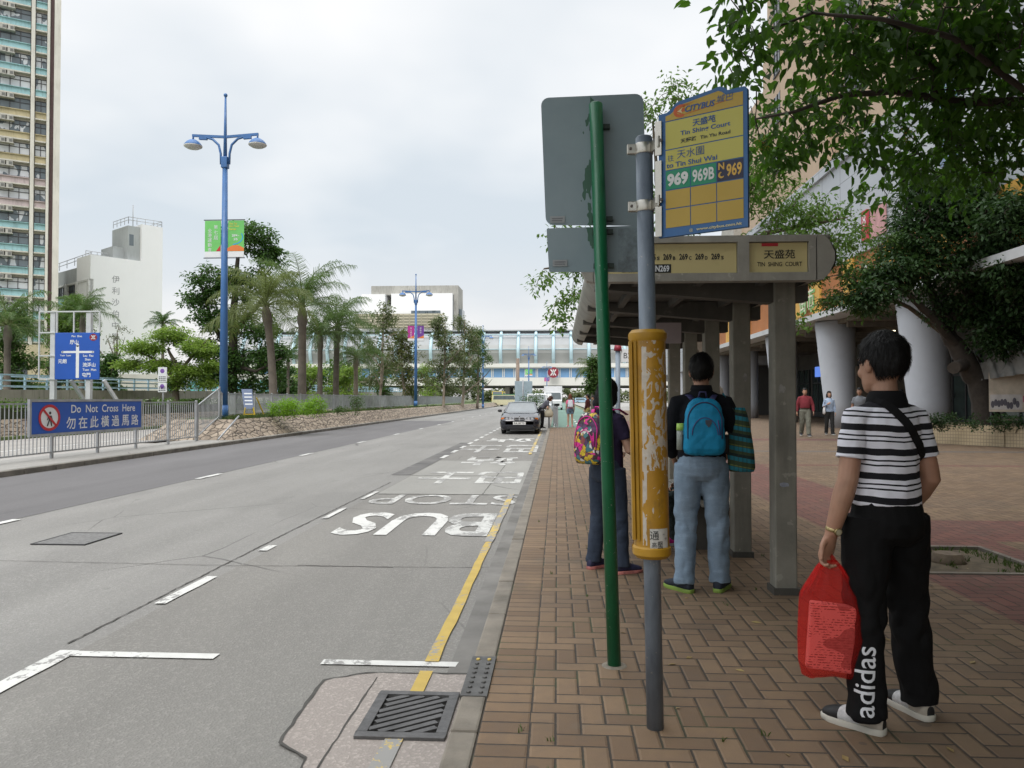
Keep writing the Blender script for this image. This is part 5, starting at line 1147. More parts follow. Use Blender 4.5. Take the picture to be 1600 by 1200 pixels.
    mb = MB(); mb.bb((-.5, -2.262, .25), (.5, -2.22, .36)); mb.bb((-.78, -2.19, .255), (-.55, -2.15, .34)); mb.bb((.55, -2.19, .255), (.78, -2.15, .34)); mb.bb((-.72, -2.262, .545), (.72, -2.225, .57)); mb.build('bumper_trim', blacktrim, t)
    mb = MB(); mb.bb((-.27, -2.285, .42), (.27, -2.264, .54), 0); mb.text('FA 8775', (0, -2.287, .48), X, Z, .075, .44, m=1, bold=.02); mb.build('number_plate', [platew, blk], t)
    mb = MB(); mb.cyl((0, -2.24, .765), (0, -2.232, .77), .035, n=14); mb.build('badge', chrome, t)
    mb = MB(); mb.bb((-.33, .3, .95), (-.05, .45, 1.25), 0).bb((.05, .3, .95), (.33, .45, 1.25), 0); mb.build('front_seat', mat('seat grey', (.25, .25, .26), .8), t)
    return t
g = G('dark navy car paint'); g.fin((.014, .016, .026), .22, .2); g.b.inputs['Coat Weight'].default_value = .8; g.b.inputs['Coat Roughness'].default_value = .05; navy = g.m
car((-1.62, 34.9, RZ), 'dark navy saloon car parked at the kerb in the bus bay, seen from the front', navy)
def van(name, loc, w, l, h, hood, paint, label, cat, rz=0, boxh=None, boxm=None, stripe=None):
    t = thing(name, loc, label, cat, rz=rz); hw = w/2; y0 = -l/2
    if boxh:
        cabl = l*.28; MB().bb((-hw, y0+cabl+.1, .9), (hw, l/2, boxh)).build('cargo_box', boxm, t, bevel=.03)
        MB().loft([[V((sx_*hw*.96, y, z)) for sx_, z in ((1, .4), (1, zt), (-1, zt), (-1, .4))] for y, zt in ((y0, 1.25), (y0+.12, 1.35), (y0+.35, h), (y0+cabl, h))], smooth=False).build('cab', paint, t, bevel=.04)
        ga, gb = (y0+.13, 1.38), (y0+.33, h-.1)
        MB().bb((-hw*.7, y0, .9-.3), (hw*.7, l/2-.3, .88)).build('chassis', blacktrim, t)
    else:
        MB().loft([[V((sx_*hw*f, y, z)) for sx_, f, z in ((1, 1, .3), (1, 1, zt*.55), (1, .9, zt), (-1, .9, zt), (-1, 1, zt*.55), (-1, 1, .3))] for y, zt in ((y0, .85), (y0+.1, 1.0), (y0+hood, 1.1), (y0+hood+.55, h), (l/2-.08, h), (l/2, h*.96))], smooth=False).build('body', paint, t, bevel=.04)
        ga, gb = (y0+hood+.02, 1.14), (y0+hood+.5, h-.07)
    mb = MB(); mb.add([V((-hw*.86, ga[0]-.03, ga[1])), V((hw*.86, ga[0]-.03, ga[1])), V((hw*.80, gb[0]-.03, gb[1])), V((-hw*.80, gb[0]-.03, gb[1]))], [(0, 1, 2, 3)]); mb.build('windscreen', carglass, t)
    if not boxh:
        mb = MB()
        for sg in (-1, 1): mb.add([V((sg*(hw+.005), y, z)) for y, z in ((ga[0]+.5, h*.58), (l/2-.3, h*.58))]+[V((sg*(hw*.925+.01), y, z)) for y, z in ((l/2-.35, h*.9), (gb[0]+.25, h*.9))], [(0, 1, 2, 3)])
        mb.build('side_window', carglass, t)
    if stripe: MB().bb((-hw*.97, y0+hood+.5, h-.02), (hw*.97, l/2-.05, h+.04)).build('roof_band', stripe, t)
    for x in (-hw+.1, hw-.1):
        for y in (y0+.75, l/2-.85): wheel(t, x, y, .34)
    for sg in (-1, 1): MB().bb((sg*hw*.9-.12, y0-.02, .62), (sg*hw*.9+.08, y0+.02, .8)).build('headlight', lensw, t)
    mb = MB(); mb.bb((-hw*.55, y0-.025, .5), (hw*.55, y0+.02, .75)); mb.build('grille', blacktrim, t); return t
vw = mat('white vehicle paint', (.70, .71, .72), .3, .04); vs_ = mat('silver vehicle paint', (.42, .44, .46), .3, .06, metal=.3); vy = mat('yellow coach paint', (.60, .45, .04), .35, .06); vc_ = mat('cream minibus paint', (.60, .57, .38), .4, .06)
van('delivery_van', (at(846, 0, 62).x-.4, 64, RZ), 1.75, 4.6, 1.9, .5, vw, 'white delivery van, first in the queue behind the parked car', 'van')
van('delivery_van', (at(853, 0, 74).x-.3, 76, RZ), 1.8, 4.8, 2.0, .5, vs_, 'silver grey van second in the queue, between the white van and the lorry', 'van')
van('box_lorry', (at(866, 0, 92).x-.2, 96, RZ), 2.25, 7.0, 2.3, .3, vw, 'white box lorry with a tall pale cargo body at the back of the queue', 'lorry', boxh=3.0, boxm=mat('white box body', (.62, .63, .64), .4, .05))
van('coach', (at(777, 0, 175).x, 180, RZ), 2.6, 10, 3.1, .25, vy, 'yellow and white coach beneath the station bridge', 'coach')
van('minibus', (at(794, 0, 140).x, 142, RZ), 2.1, 6.2, 2.2, .5, vc_, 'cream minibus with a green roof band near the yellow coach', 'minibus', rz=R(60), stripe=mat('green roof band', (.02, .33, .18), .5))
van('distant_van', (at(834, 0, 190).x, 192, RZ), 2.2, 7, 2.8, .4, mat('dark van paint', (.05, .055, .06), .4), 'dark van in shadow under the station left of the lorry', 'van')
van('distant_taxi', (at(910, 0, 230).x, 232, RZ), 1.8, 4.6, 1.6, 1.0, mat('pale blue car paint', (.35, .5, .62), .3), 'small pale blue car far off beneath the station bridge', 'car', rz=R(80))
# ================================================================ PEOPLE
def m_skin(name, c):
    g = G(name); p = g.co('Object'); col = g.mix(g.mr(g.no(p, 16, 4), .3, .7), [x*.86 for x in c], [min(1, x*1.1) for x in c]); col = g.mix(g.mr(g.no(p, 5, 2), .45, .7, 0, .35), col, (c[0]*1.02, c[1]*.8, c[2]*.75))
    g.bump(g.no(p, 220, 3), .12, .001); g.b.inputs['Subsurface Weight'].default_value = .08; g.b.inputs['Subsurface Radius'].default_value = (.01, .004, .002); return g.fin(col, .5)
skin = m_skin('skin', (.40, .225, .15)); skin2 = m_skin('paler skin', (.47, .29, .205))
def m_hair(name, c):
    g = G(name); p = g.co('Object'); f = g.no(g.mp(p, (1, 1, .22)), 130, 3, .6); col = g.mix(f, [x*.5 for x in c], [x*1.9 for x in c]); g.bump(f, .5, .004); return g.fin(col, .6, Specular_IOR_Level=.25)
hair_b = m_hair('black hair', (.0055, .005, .005)); hair_br = m_hair('brown hair', (.10, .035, .018)); hair_g = m_hair('grey hair', (.34, .31, .28))
def m_cloth(name, c, var=.15, rough=.9, weave=260):
    g = G(name); p = g.co('Object'); col = g.mix(g.mr(g.no(p, 6, 5, .6), .3, .7), [x*(1-var) for x in c], [min(1, x*(1+var)) for x in c]); w = g.n('ShaderNodeTexWave'); g.put(w.inputs['Vector'], p); w.inputs['Scale'].default_value = weave; w.inputs['Distortion'].default_value = 1
    g.bump(g.ma('ADD', g.ma('MULTIPLY', g.no(p, 22, 4), .7), g.ma('MULTIPLY', w.outputs['Fac'], .15)), .25, .006); g.b.inputs['Specular IOR Level'].default_value = .2; return g.fin(col, rough)
def remesh(mb, name, mats, parent, vox, it=4, disp=None, keep=None):
    me = bpy.data.meshes.new('tmp'); me.from_pydata(mb.v, [], mb.f); o = bpy.data.objects.new('tmp', me); C.objects.link(o)
    m = o.modifiers.new('r', 'REMESH'); m.mode = 'VOXEL'; m.voxel_size = vox
    if it: m2 = o.modifiers.new('s', 'SMOOTH'); m2.factor = .5; m2.iterations = it
    out = bpy.data.meshes.new_from_object(o.evaluated_get(bpy.context.evaluated_depsgraph_get())); bpy.data.objects.remove(o); bpy.data.meshes.remove(me)
    if disp:
        out.update(); nr = [v.normal.copy() for v in out.vertices]
        for v, n_ in zip(out.vertices, nr): v.co += n_*disp(v.co, n_)
    out.name = name; out.materials.clear()
    for q in (mats if isinstance(mats, (list, tuple)) else [mats]): out.materials.append(q)
    out.polygons.foreach_set('use_smooth', [True]*len(out.polygons)); out.polygons.foreach_set('material_index', [0]*len(out.polygons)); out.update()
    o = bpy.data.objects.new(name, out); C.objects.link(o); o.parent = parent; return o
def folds(amp, sc, zs=.5, seed=0, lo=None):
    def f(co, n_):
        a = mno.noise(V((co.x*sc+seed, co.y*sc, co.z*sc*zs))); b = mno.noise(V((co.x*sc*2.3, co.y*sc*2.3+seed, co.z*sc*2.3*zs))); k = 1.0
        if lo: k = lo(co)
        return amp*k*(abs(a)*1.3-.35+.45*b)
    return f
def er(z, rx, ry, yc=0, xc=0, n=20, fn=None):
    P = []
    for j in range(n):
        a = 2*PI*j/n; P.append(V((xc+rx*math.cos(a), yc+ry*math.sin(a), z)))
    return [fn(p) for p in P] if fn else P
def person(loc, rz, label, s=1.0, w=1.0, top=None, sleeve='short', bot=None, legs='long', shoe=None, sole=None, hair='short', hairm=None, skinm=None, L=None, R_=None, legL=None, legR=None, head=(0, 0), bend=0, drop=0, vox=.009, curl=(35, 35), hip_z=.97, foot=(10, -10), baggy=1.0, tf=.006, feat=True, belly=0, group=None, palm=None, low=None, hsc=1.0, hand=1.0, arm=1.0):
    t = thing('person', loc, label, 'person', group, rz); skinm = skinm or skin; hairm = hairm or hair_b
    wm_ = w
    def up(p):                                    # lean of the upper body from the hips, and seat height
        p = V(p)
        if bend: k = max(0, min(1, (p.z-.90)/.16)); q = p-V((0, 0, .93)); a = bend*k; p = V((q.x, q.y*math.cos(a)+q.z*math.sin(a), -q.y*math.sin(a)+q.z*math.cos(a)+.93))
        p.z -= drop; return p*s
    def lo(p): return V(p)*s
    hd0 = V((0, 0.0, 1.475)); Rh = M.Rotation(R(head[0]), 3, 'Z') @ M.Rotation(R(head[1]), 3, 'X')
    def hp(p): return up(hd0+Rh @ ((V(p)-hd0)*hsc))
    shL, shR = V((-.166*w, -.008, 1.345)), V((.166*w, -.008, 1.345))
    L = L or ((-.225*w, -.02, 1.10), (-.235*w, .06, .86)); R_ = R_ or ((.225*w, -.02, 1.10), (.235*w, .06, .86))
    legL = legL or ((-.10, .015, .49), (-.105, -.02, .085)); legR = legR or ((.10, .015, .49), (.105, -.02, .085))
    hipL, hipR = V((-.088, 0, .89)), V((.088, 0, .89))
    def dp(p): q = V(p); q.z -= drop; return q*s
    body = MB()
    tor = [(.80, .10, .085, -.01), (.86, .15, .11, -.015), (.94, .155, .112, -.012), (1.03, .135*w, .098+belly*.5, .005), (1.12, .138*w, .10+belly*.6, .008), (1.23, .155*w, .112, .005), (1.31, .158*w, .105, -.003), (1.36, .125*w, .080, -.008), (1.41, .065, .06, -.01)]
    body.loft([er(z, a, b, c, fn=up) for z, a, b, c in tor])
    body.tube([up((0, -.014, 1.37)), up((0, -.012, 1.43)), hp((0, -.002, 1.50)), hp((0, .01, 1.55))], [.062*s*(.55+.45*w), .055*s*(.6+.4*w), .054*s*(.6+.4*w), .05*s], 16)
    hr = [(1.462, .022, .026, .062), (1.474, .042, .05, .045), (1.495, .056, .070, .026), (1.525, .065, .085, .012), (1.56, .0715, .094, .004), (1.595, .0745, .0975, -.003), (1.63, .074, .097, -.008), (1.66, .066, .086, -.012), (1.685, .047, .062, -.014), (1.70, .018, .026, -.014)]
    body.loft([er(z, a, b, c, n=24, fn=hp) for z, a, b, c in hr])
    if feat:
        body.tube([hp((0, .092, 1.592)), hp((0, .106, 1.565)), hp((0, .112, 1.545)), hp((0, .095, 1.535))], [.009*s, .012*s, .0155*s, .011*s], 10); body.sph(hp((0, .094, 1.507)), (.024*s, .011*s, .010*s)); body.sph(hp((0, .080, 1.603)), (.052*s, .014*s, .012*s)); body.sph(hp((0, .083, 1.475)), (.02*s, .014*s, .012*s))
        for sg in (-1, 1): body.sph(hp((sg*.043, .066, 1.545)), (.022*s, .02*s, .024*s))
    for sg in (-1, 1): body.sph(hp((sg*.0775, -.004, 1.565)), (.011*s, .022*s, .034*s), 12, 8, rot=Rh); body.sph(hp((sg*.081, -.012, 1.575)), (.009*s, .014*s, .02*s), 10, 8, rot=Rh)
    arms = []
    for sh, (el, wr), sg, c_, pf in ((shL, L, -1, curl[0], 0), (shR, R_, 1, curl[1], 1)):
        a, e_, q = up(sh), up(el), up(wr); thin = .6+.4*w
        body.tube([a-V((sg*.02*s, 0, -.005*s)), a, a.lerp(e_, .35), a.lerp(e_, .8), e_, e_.lerp(q, .3), e_.lerp(q, .75), q], [x*s*thin*(1 if i_ < 3 else arm) for i_, x in enumerate((.048, .050, .046, .041, .040, .042, .033, .0275))], 14)
        d = (q-e_).normalized(); arms.append((a, e_, q, d))
        # palm faces the body by default; thumb to the front
        pn = (V((-sg, 0, 0)) if palm is None or palm[pf] is None else V(palm[pf])); pn = (pn-d*pn.dot(d)).normalized(); th = pn.cross(d)*sg; th = th if th.y > -.2 or (palm and palm[pf]) else -th
        hs = s*(.55+.45*w)*hand; pe = q+d*.088*hs; body.loft([[q+d*k*hs+th*(ra*hs*math.cos(2*PI*j/14))+pn*(rb*hs*math.sin(2*PI*j/14)) for j in range(14)] for k, ra, rb in ((-.01, .027, .022), (.02, .032, .019), (.055, .041, .0165), (.085, .041, .0135), (.096, .036, .010))])
        for of, ln in ((.030, .074), (.0105, .082), (-.0095, .076), (-.029, .060)):
            p = pe+th*of*hs; P = [p-d*.012*hs, p]; ang_ = R(c_*.55)
            for fr_, da in ((.42, c_*.9), (.32, c_), (.26, c_*.7)): dd = d*math.cos(ang_)+pn*math.sin(ang_); p = p+dd*ln*fr_*hs; P.append(p); ang_ += R(da)*.9
            body.tube(P, [x*max(hs, vox*105) for x in (.0092, .0095, .0088, .0082, .0066)], 8)
        b0_ = q+d*.026*hs+th*.024*hs; d1_ = (d*.72+th*.62+pn*.32).normalized(); d2_ = (d*.9+th*.15+pn*.42).normalized(); body.tube([b0_-d1_*.012*hs, b0_+d1_*.034*hs, b0_+d1_*.036*hs+d2_*.03*hs, b0_+d1_*.036*hs+d2_*.054*hs], [x*max(hs, vox*105) for x in (.014, .0115, .0098, .007)], 8)
    for hip, (kn, an) in ((hipL, legL), (hipR, legR)):
        h, k_, a = dp(hip), lo(kn), lo(an); body.tube([h, h.lerp(k_, .35), h.lerp(k_, .8), k_, k_.lerp(a, .3), k_.lerp(a, .75), a, a-Z*.04*s], [x*s for x in (.085, .078, .06, .054, .055, .041, .036, .034)], 14)
    remesh(body, 'body', skinm, t, vox, 3)
    # ---- clothes
    tz = hip_z
    if bot:
        tr = MB(); B = baggy
        wl_ = lambda c: min(1, max(0, (hip_z*s-.02-drop*s-c.z)/(.13*s)))
        tr.loft([er(z, a, b, c, fn=up) for z, a, b, c in ((.79, .10, .09, -.01), (.83, .15*B, .112*B, -.014), (.89, .172*(.4+.6*w), .122*B, -.014), (.95, .166*(.3+.7*w), .122, -.012), (tz+.015, .158*(.4+.6*w), .112+belly*.5, .0))])
        ends = []
        for hip, (kn, an) in ((hipL, legL), (hipR, legR)):
            h, k_, a = dp(hip), lo(kn), lo(an)
            if legs == 'short': tr.tube([h, h.lerp(k_, .3), h.lerp(k_, .52)], [.10*s, .098*s, .098*s], 18)
            else:
                e_ = a-Z*(.024*s); tr.tube([h+Z*.02*s, h.lerp(k_, .35), h.lerp(k_, .85), k_, k_.lerp(a, .4), k_.lerp(a, .85), e_+Z*.03*s, e_], [x*s*B for x in (.098, .094, .078, .075, .072, .068, .070, .071)], 20)
        lofun = None
        t_obj = remesh(tr, 'trousers' if legs == 'long' else 'shorts', bot, t, vox, 5 if vox > .006 else 9, folds(tf, 9/s, .8, 3.3, lambda c: wl_(c)*(1.0+1.1*max(0, 1-abs(c.z-.47*s)/.16)+1.3*max(0, 1-c.z/(.25*s)))))
    else: t_obj = None
    if top:
        tp = MB(); z0 = low if low else (tz-.02)
        rows = [(z0, .170*(.35+.65*w), .122+belly*.6, .0), (z0+.05, .168*(.3+.7*w), .124+belly*.8, .002), (1.08, .160*w, .118+belly, .006), (1.16, .166*w, .120+belly*.8, .006), (1.25, .176*w, .126, .003), (1.31, .172*w, .118, -.004), (1.355, .150*w, .100, -.008), (1.395, .112*w, .082, -.012), (1.425, .080, .070, -.014), (1.445, .066, .064, -.014)]
        tp.loft([er(z, a, b, c, n=24, fn=up) for z, a, b, c in rows if z >= z0])
        for (a, e_, q, d), sg in zip(arms, (-1, 1)):
            ins = a-V((sg*.05*s, 0, 0))
            if sleeve == 'short': h_ = a.lerp(e_, .66); tp.tube([up((sg*.03, -.014, 1.385)), up((sg*.09*w, -.012, 1.362)), a, a.lerp(e_, .3), h_-(e_-a)*.03, h_], [x*s*w for x in (.055, .055, .059, .062, .065, .066)], 18)
            else: tp.tube([up((sg*.03, -.014, 1.385)), up((sg*.09*w, -.012, 1.362)), a, a.lerp(e_, .4), e_, e_.lerp(q, .4), q.lerp(e_, .04)], [x*s*w for x in (.055, .057, .061, .060, .055, .051, .042)], 18)
        top_obj = remesh(tp, 'shirt' if sleeve == 'short' else 'jacket', top, t, vox, 3, folds(.0085 if vox < .006 else .006, 11/s, .9, 7.7))
    else: top_obj = None
    if shoe:
        for (kn, an), fa in ((legL, foot[0]), (legR, foot[1])):
            a = lo(an); Rf = M.Rotation(R(fa), 3, 'Z'); mb = MB(); o = V((a.x, a.y, a.z-.085*s))
            def fr_(y, w_, h_, z0=.022): 
                P = []
                for j in range(16):
                    q = 2*PI*j/16; cx2, sz2 = math.cos(q), math.sin(q); P.append(o+Rf @ V((w_*(abs(cx2)**.75)*(1 if cx2 > 0 else -1)+.008*(1 if a.x > 0 else -1)*max(0, y), y, z0+h_*max(0, (.35+.65*sz2) if sz2 > -.5 else 0)))*s)
                return P
            mb.loft([fr_(y, w_, h_) for y, w_, h_ in ((-.072, .020, .045), (-.062, .032, .07), (-.03, .038, .085), (.02, .038, .088), (.06, .042, .07), (.11, .047, .052), (.155, .044, .04), (.185, .030, .028), (.195, .015, .018))]); so_ = mb.build('shoe', shoe, t, ang=60)
            if isinstance(shoe, tuple):
                for i_, f_ in enumerate(so_.data.polygons): k_ = i_//16; f_.material_index = 0 if k_ < 3 else (1 if k_ < 5 else 2)
            mb = MB(); pr2 = [(-.078, .012), (-.07, .03), (-.03, .041), (.04, .042), (.10, .050), (.155, .047), (.19, .032), (.203, .012)]; out = [(w_, y) for y, w_ in pr2]+[(-w_, y) for y, w_ in reversed(pr2)]
            P = lambda z, k=1: [o+Rf @ V((x*k+.008*(1 if a.x > 0 else -1)*max(0, y), y*k, z))*s for x, y in out]
            mb.loft([P(0.0, .97), P(.006), P(.022), P(.027, .97)]); mb.build('sole', sole or mat('white sole', (.55, .54, .50), .7), so_, ang=50)
    # ---- hair and face
    hb = MB()
    def shell(p):
        q = V(p); dz = q.z-1.60; front = q.y > .045
        return q
    n, k = 40, 30; vs = []; cz = 1.602
    for i in range(k+1):
        th = PI*i/k
        for j in range(n):
            ph = 2*PI*j/n; x = .0865*math.sin(th)*math.cos(ph); y = -.012+.1115*math.sin(th)*math.sin(ph); z = cz+.112*math.cos(th)
            lim = 1.64-.01*math.cos(4*ph) if y > .045 else (1.588 if y > -.022 else 1.515)
            if hair in ('long', 'bob'): lim = 1.635 if y > .05 else (1.55 if y > .02 else 1.40)
            k_ = 1.0
            if z < lim: f_ = min(1, (lim-z)/.02); k_ = 1-.30*f_
            vs.append(hp((x*k_, -.012+(y+.012)*k_, cz+(z-cz)*(1 if k_ == 1 else k_))))
    hb.add(vs, [(i*n+j, i*n+(j+1) % n, (i+1)*n+(j+1) % n, (i+1)*n+j) for i in range(k) for j in range(n)])
    if hair in ('long', 'bob'):
        zb_ = 1.33 if hair == 'long' else 1.44
        hb.loft([[hp((rx*math.cos(2*PI*j/18), yc+ry*math.sin(2*PI*j/18), z)) for j in range(18)] for z, rx, ry, yc in ((1.64, .07, .06, -.03), (1.57, .102, .088, -.03), (1.49, .108, .088, -.035), ((1.49+zb_)/2, .102, .074, -.05), (zb_, .075, .045, -.065))])
    ho = remesh(hb, 'hair', hairm, t, max(.006, vox*.8), 2, lambda co, n_: .004*s*mno.noise(co*26/s)+.0025*s*mno.noise(V((co.x*80, co.y*80, co.z*14))))
    ho.data.update()
    if vox < .0085:
        hm = ho.data; rl = random.Random(int(loc[0]*100)); cr_ = hp((0, -.035, 1.715)); mb = MB(); nv = len(hm.vertices)
        for _ in range(2600 if vox < .006 else 1500):
            v0 = hm.vertices[rl.randrange(nv)]; p, n_ = v0.co.copy(), v0.normal.copy()
            d = p-cr_; d = d-n_*d.dot(n_)
            if d.length < 1e-4: continue
            d = (d.normalized()+V((rl.gauss(0, .22), rl.gauss(0, .22), rl.gauss(0, .12)-.25))).normalized(); d = (d-n_*d.dot(n_)*.8).normalized(); sd = d.cross(n_).normalized(); L = rl.uniform(.018, .042)*s; ww = rl.uniform(.0008, .0022)*s; q1 = p+d*L*.5+n_*.0045*s; q2 = p+d*L+n_*rl.uniform(.0, .007)*s
            mb.add([p-sd*ww, p+sd*ww, q1+sd*ww*.8, q1-sd*ww*.8, q2], [(0, 1, 2, 3), (3, 2, 4)])
        struct(mb.build('hair_strands', hairm, ho), 'stuff')
    if feat:
        for sg in (-1, 1):
            mb = MB().sph(hp((sg*.031, .0775, 1.585)), (.012*s, .008*s, .006*s), 10, 8, 0).sph(hp((sg*.031, .0832, 1.585)), (.005*s, .004*s, .0052*s), 8, 6, 1); mb.build('eye', [mat('eye white', (.6, .57, .54), .3), blk], t)
            MB().tube([hp((sg*.014, .093, 1.606)), hp((sg*.032, .091, 1.611)), hp((sg*.05, .080, 1.604))], [.003*s, .004*s, .002*s], 6).build('eyebrow', hairm, t)
        MB().tube([hp((-.022, .0965, 1.507)), hp((0, .1045, 1.508)), hp((.022, .0965, 1.507))], [.002*s, .0045*s, .002*s], 6).build('mouth', mat('lips', (.32, .12, .10), .5), t)
    t_ = {'root': t, 'arms': arms, 'up': up, 'hp': hp, 'top': top_obj, 'bot': t_obj, 'M': M.Translation(V(loc)) @ M.Rotation(rz, 4, 'Z')}
    return t_
def bvh(o): return BVHTree.FromPolygons([v.co.copy() for v in o.data.vertices], [tuple(p.vertices) for p in o.data.polygons])
# ---- the man in the striped polo shirt
def m_stripes():
    g = G('striped polo cotton'); p = g.co('Object'); s = g.sep(p); z = g.ma('ADD', s[2], g.ma('MULTIPLY', g.ma('SUBTRACT', g.no(p, 7, 2), .5), .014)); z = g.ma('ADD', z, g.ma('MULTIPLY', g.ma('ABSOLUTE', s[0]), -.06))
    f = g.ma('FRACT', g.ma('DIVIDE', g.ma('ADD', z, .058), .103))
    def bd(a, b): return g.ma('MULTIPLY', g.ma('GREATER_THAN', f, a), g.ma('LESS_THAN', f, b))
    k = g.ma('ADD', bd(0, .28), g.ma('ADD', bd(.56, .63), bd(.76, .83))); nav = g.ma('LESS_THAN', s[2], -5.)
    col = g.mix(k, (.78, .78, .86), (.007, .007, .011)); w = g.n('ShaderNodeTexWave'); g.put(w.inputs['Vector'], p); w.inputs['Scale'].default_value = 300
    g.bump(g.ma('ADD', g.ma('MULTIPLY', g.no(p, 20, 4), .9), g.ma('MULTIPLY', w.outputs['Fac'], .1)), .3, .006); return g.fin(col, .9)
blackcloth = m_cloth('black track cloth', (.006, .006, .0065), .2, .85); 
def m_trainer():
    g = G('white and black trainer'); p = g.co('Object'); f = g.no(p, 14, 1, .3, dist=.4); s = g.sep(p); k = g.ma('GREATER_THAN', f, .55)
    col = g.mix(k, (.45, .43, .40), (.012, .012, .014)); g.bump(g.no(p, 90, 3), .2, .002); return g.fin(col, .7)
MR = R(16)
man = person((1.447, 3.50, 0), MR, 'man in black and white striped polo shirt and black track trousers, holding a red bag', 1.0, .92, m_stripes(), 'short', blackcloth, 'long', (mat('cream heel suede', (.42, .38, .32), .8, .15, 20), mat('white shoe mesh', (.50, .50, .50), .8, .2, 60), mat('black toe cap', (.010, .010, .011), .6)), mat('cream sole', (.50, .48, .42), .7, .1, 8), 'short', hair_b, skin,
  L=((-.205, -.025, 1.075), (-.255, .02, .835)), R_=((.205, -.035, 1.075), (.20, .15, .87)), legL=((-.115, -.0, .49), (-.133, -.045, .085)), legR=((.150, .05, .49), (.195, .04, .085)), head=(5, -6), vox=.0052, curl=(58, 30), hip_z=.985, foot=(29, 2), hsc=1.08, hand=1.14, arm=1.12, baggy=1.13, tf=.011, belly=.012, palm=((.25, -1, 0), None))
mt = man['root']; up, hp = man['up'], man['hp']
mb = MB(); cr = [(1.405, .082, .078), (1.435, .071, .072), (1.462, .066, .068), (1.468, .069, .071), (1.46, .076, .078), (1.425, .088, .083), (1.40, .09, .085)]
mb.loft([er(z-.012*(1 if i > 2 else 0), a, b, -.014, n=28, fn=up) for i, (z, a, b) in enumerate(cr)], cap=False); mb.build('collar', m_cloth('black collar', (.008, .008, .009)), mt)
tree_ = bvh(man['top']); pts = []
for i in range(25):
    q = i/24; h = tree_.ray_cast(V((-.085+.275*q, -.7, 1.44-.345*q)), V((0, 1, 0)))
    if h[0]: pts.append((h[0]+h[1]*.005, h[1]))
mb = MB(); A = []; B = []; sd = V((.275, 0, -.345)).normalized().cross(V((0, 1, 0))).normalized()
for p, n_ in pts: A.append(p+sd*.0185); B.append(p-sd*.0185)
k = len(pts); mb.add(A+B+[a+n_*.004 for a, (p, n_) in zip(A, pts)]+[a+n_*.004 for a, (p, n_) in zip(B, pts)], [(2*k+i, 3*k+i, 3*k+i+1, 2*k+i+1) for i in range(k-1)]+[(i, 2*k+i, 2*k+i+1, i+1) for i in range(k-1)]+[(k+i, k+i+1, 3*k+i+1, 3*k+i) for i in range(k-1)], 0)
mb.build('shoulder_strap', m_cloth('black webbing', (.010, .010, .011), .2, .8, 500), mt)
# watch on the left wrist
a, e_, q, d = man['arms'][0]; gold = mat('gold and steel watch', (.45, .36, .18), .3, .2, 40, metal=.9); sdv, upv = frame(d); c = q-d*.022
mb = MB(); mb.tube([c-d*.009, c-d*.007, c+d*.007, c+d*.009], [.030, .0325, .0325, .030], 24); face = V((.15, -1, .2)); face = (face-d*face.dot(d)).normalized(); mb.cyl(c+face*.028, c+face*.038, .0175, n=18); w_ = mb.build('watch', gold, mt); MB().cyl(c+face*.038, c+face*.0388, .0135, n=18).build('dial', mat('watch dial', (.5, .45, .3), .3), w_)
# lettering up the left trouser leg, laid on the cloth
tb_ = bvh(man['bot']); vs, fs, W0, H0 = text_geo('adidas', .006); Lz, hh = .285, .080; 
rm_ = M.Rotation(-MR, 3, 'Z'); vdir = (rm_ @ V((1.33, 3.42, -.5))).normalized(); vdir.z = 0; vdir.normalize(); rdir = V((vdir.y, -vdir.x, 0))
bm = bmesh.new()
for (a, b) in vs: bm.verts.new((a, b, 0))
bm.verts.ensure_lookup_table()
for f in fs:
    try: bm.faces.new([bm.verts[i] for i in f])
    except Exception: pass
bmesh.ops.triangulate(bm, faces=bm.faces[:]); bmesh.ops.subdivide_edges(bm, edges=[e for e in bm.edges if e.calc_length() > .12], cuts=2); bmesh.ops.triangulate(bm, faces=bm.faces[:])
ank = V((-.148, 0, 0)); V2 = []; bm.verts.index_update()
for v in bm.verts:
    zz_ = .085+v.co.x/W0*Lz; off = hh*(.5-v.co.y/H0)-.010; kx = V((-.130+.012*(v.co.x/W0), -.035, 0)); o = kx+rdir*off+Z*zz_-vdir*.5; h = tb_.ray_cast(o, vdir)
    V2.append(h[0]-vdir*.0022+h[1]*.0015 if h[0] else kx+rdir*off+Z*zz_-vdir*.07)
mb = MB().add(V2, [tuple(v.index for v in f.verts) for f in bm.faces]); bm.free(); mb.build('lettering', mat('white print', (.62, .63, .66), .7, .05), man['bot'])
# red carrier bag
g = G('thin red plastic'); p = g.co('Object'); col = g.mix(g.no(p, 7, 3), (.72, .03, .028), (.85, .06, .05)); g.fin(col, .28); g.bump(g.ma('ADD', g.no(g.mp(p, (1, 1, .2)), 45, 4), g.ma('MULTIPLY', g.no(p, 14, 5, .7), 1.5)), .6, .008)
tr_ = g.n('ShaderNodeBsdfTransparent'); tr_.inputs[0].default_value = (1.0, .52, .50, 1); tl = g.n('ShaderNodeBsdfTranslucent'); tl.inputs[0].default_value = (1.0, .10, .09, 1); m1 = g.n('ShaderNodeMixShader'); m1.inputs[0].default_value = .5; m2 = g.n('ShaderNodeMixShader'); m2.inputs[0].default_value = .68
g.t.links.new(g.b.outputs[0], m1.inputs[1]); g.t.links.new(tl.outputs[0], m1.inputs[2]); g.t.links.new(m1.outputs[0], m2.inputs[1]); g.t.links.new(tr_.outputs[0], m2.inputs[2]); g.t.links.new(m2.outputs[0], g.out.inputs[0]); redbag = g.m
grip = man['M'] @ (man['arms'][0][2]+man['arms'][0][3]*.118+V((.012, -.012, 0)))
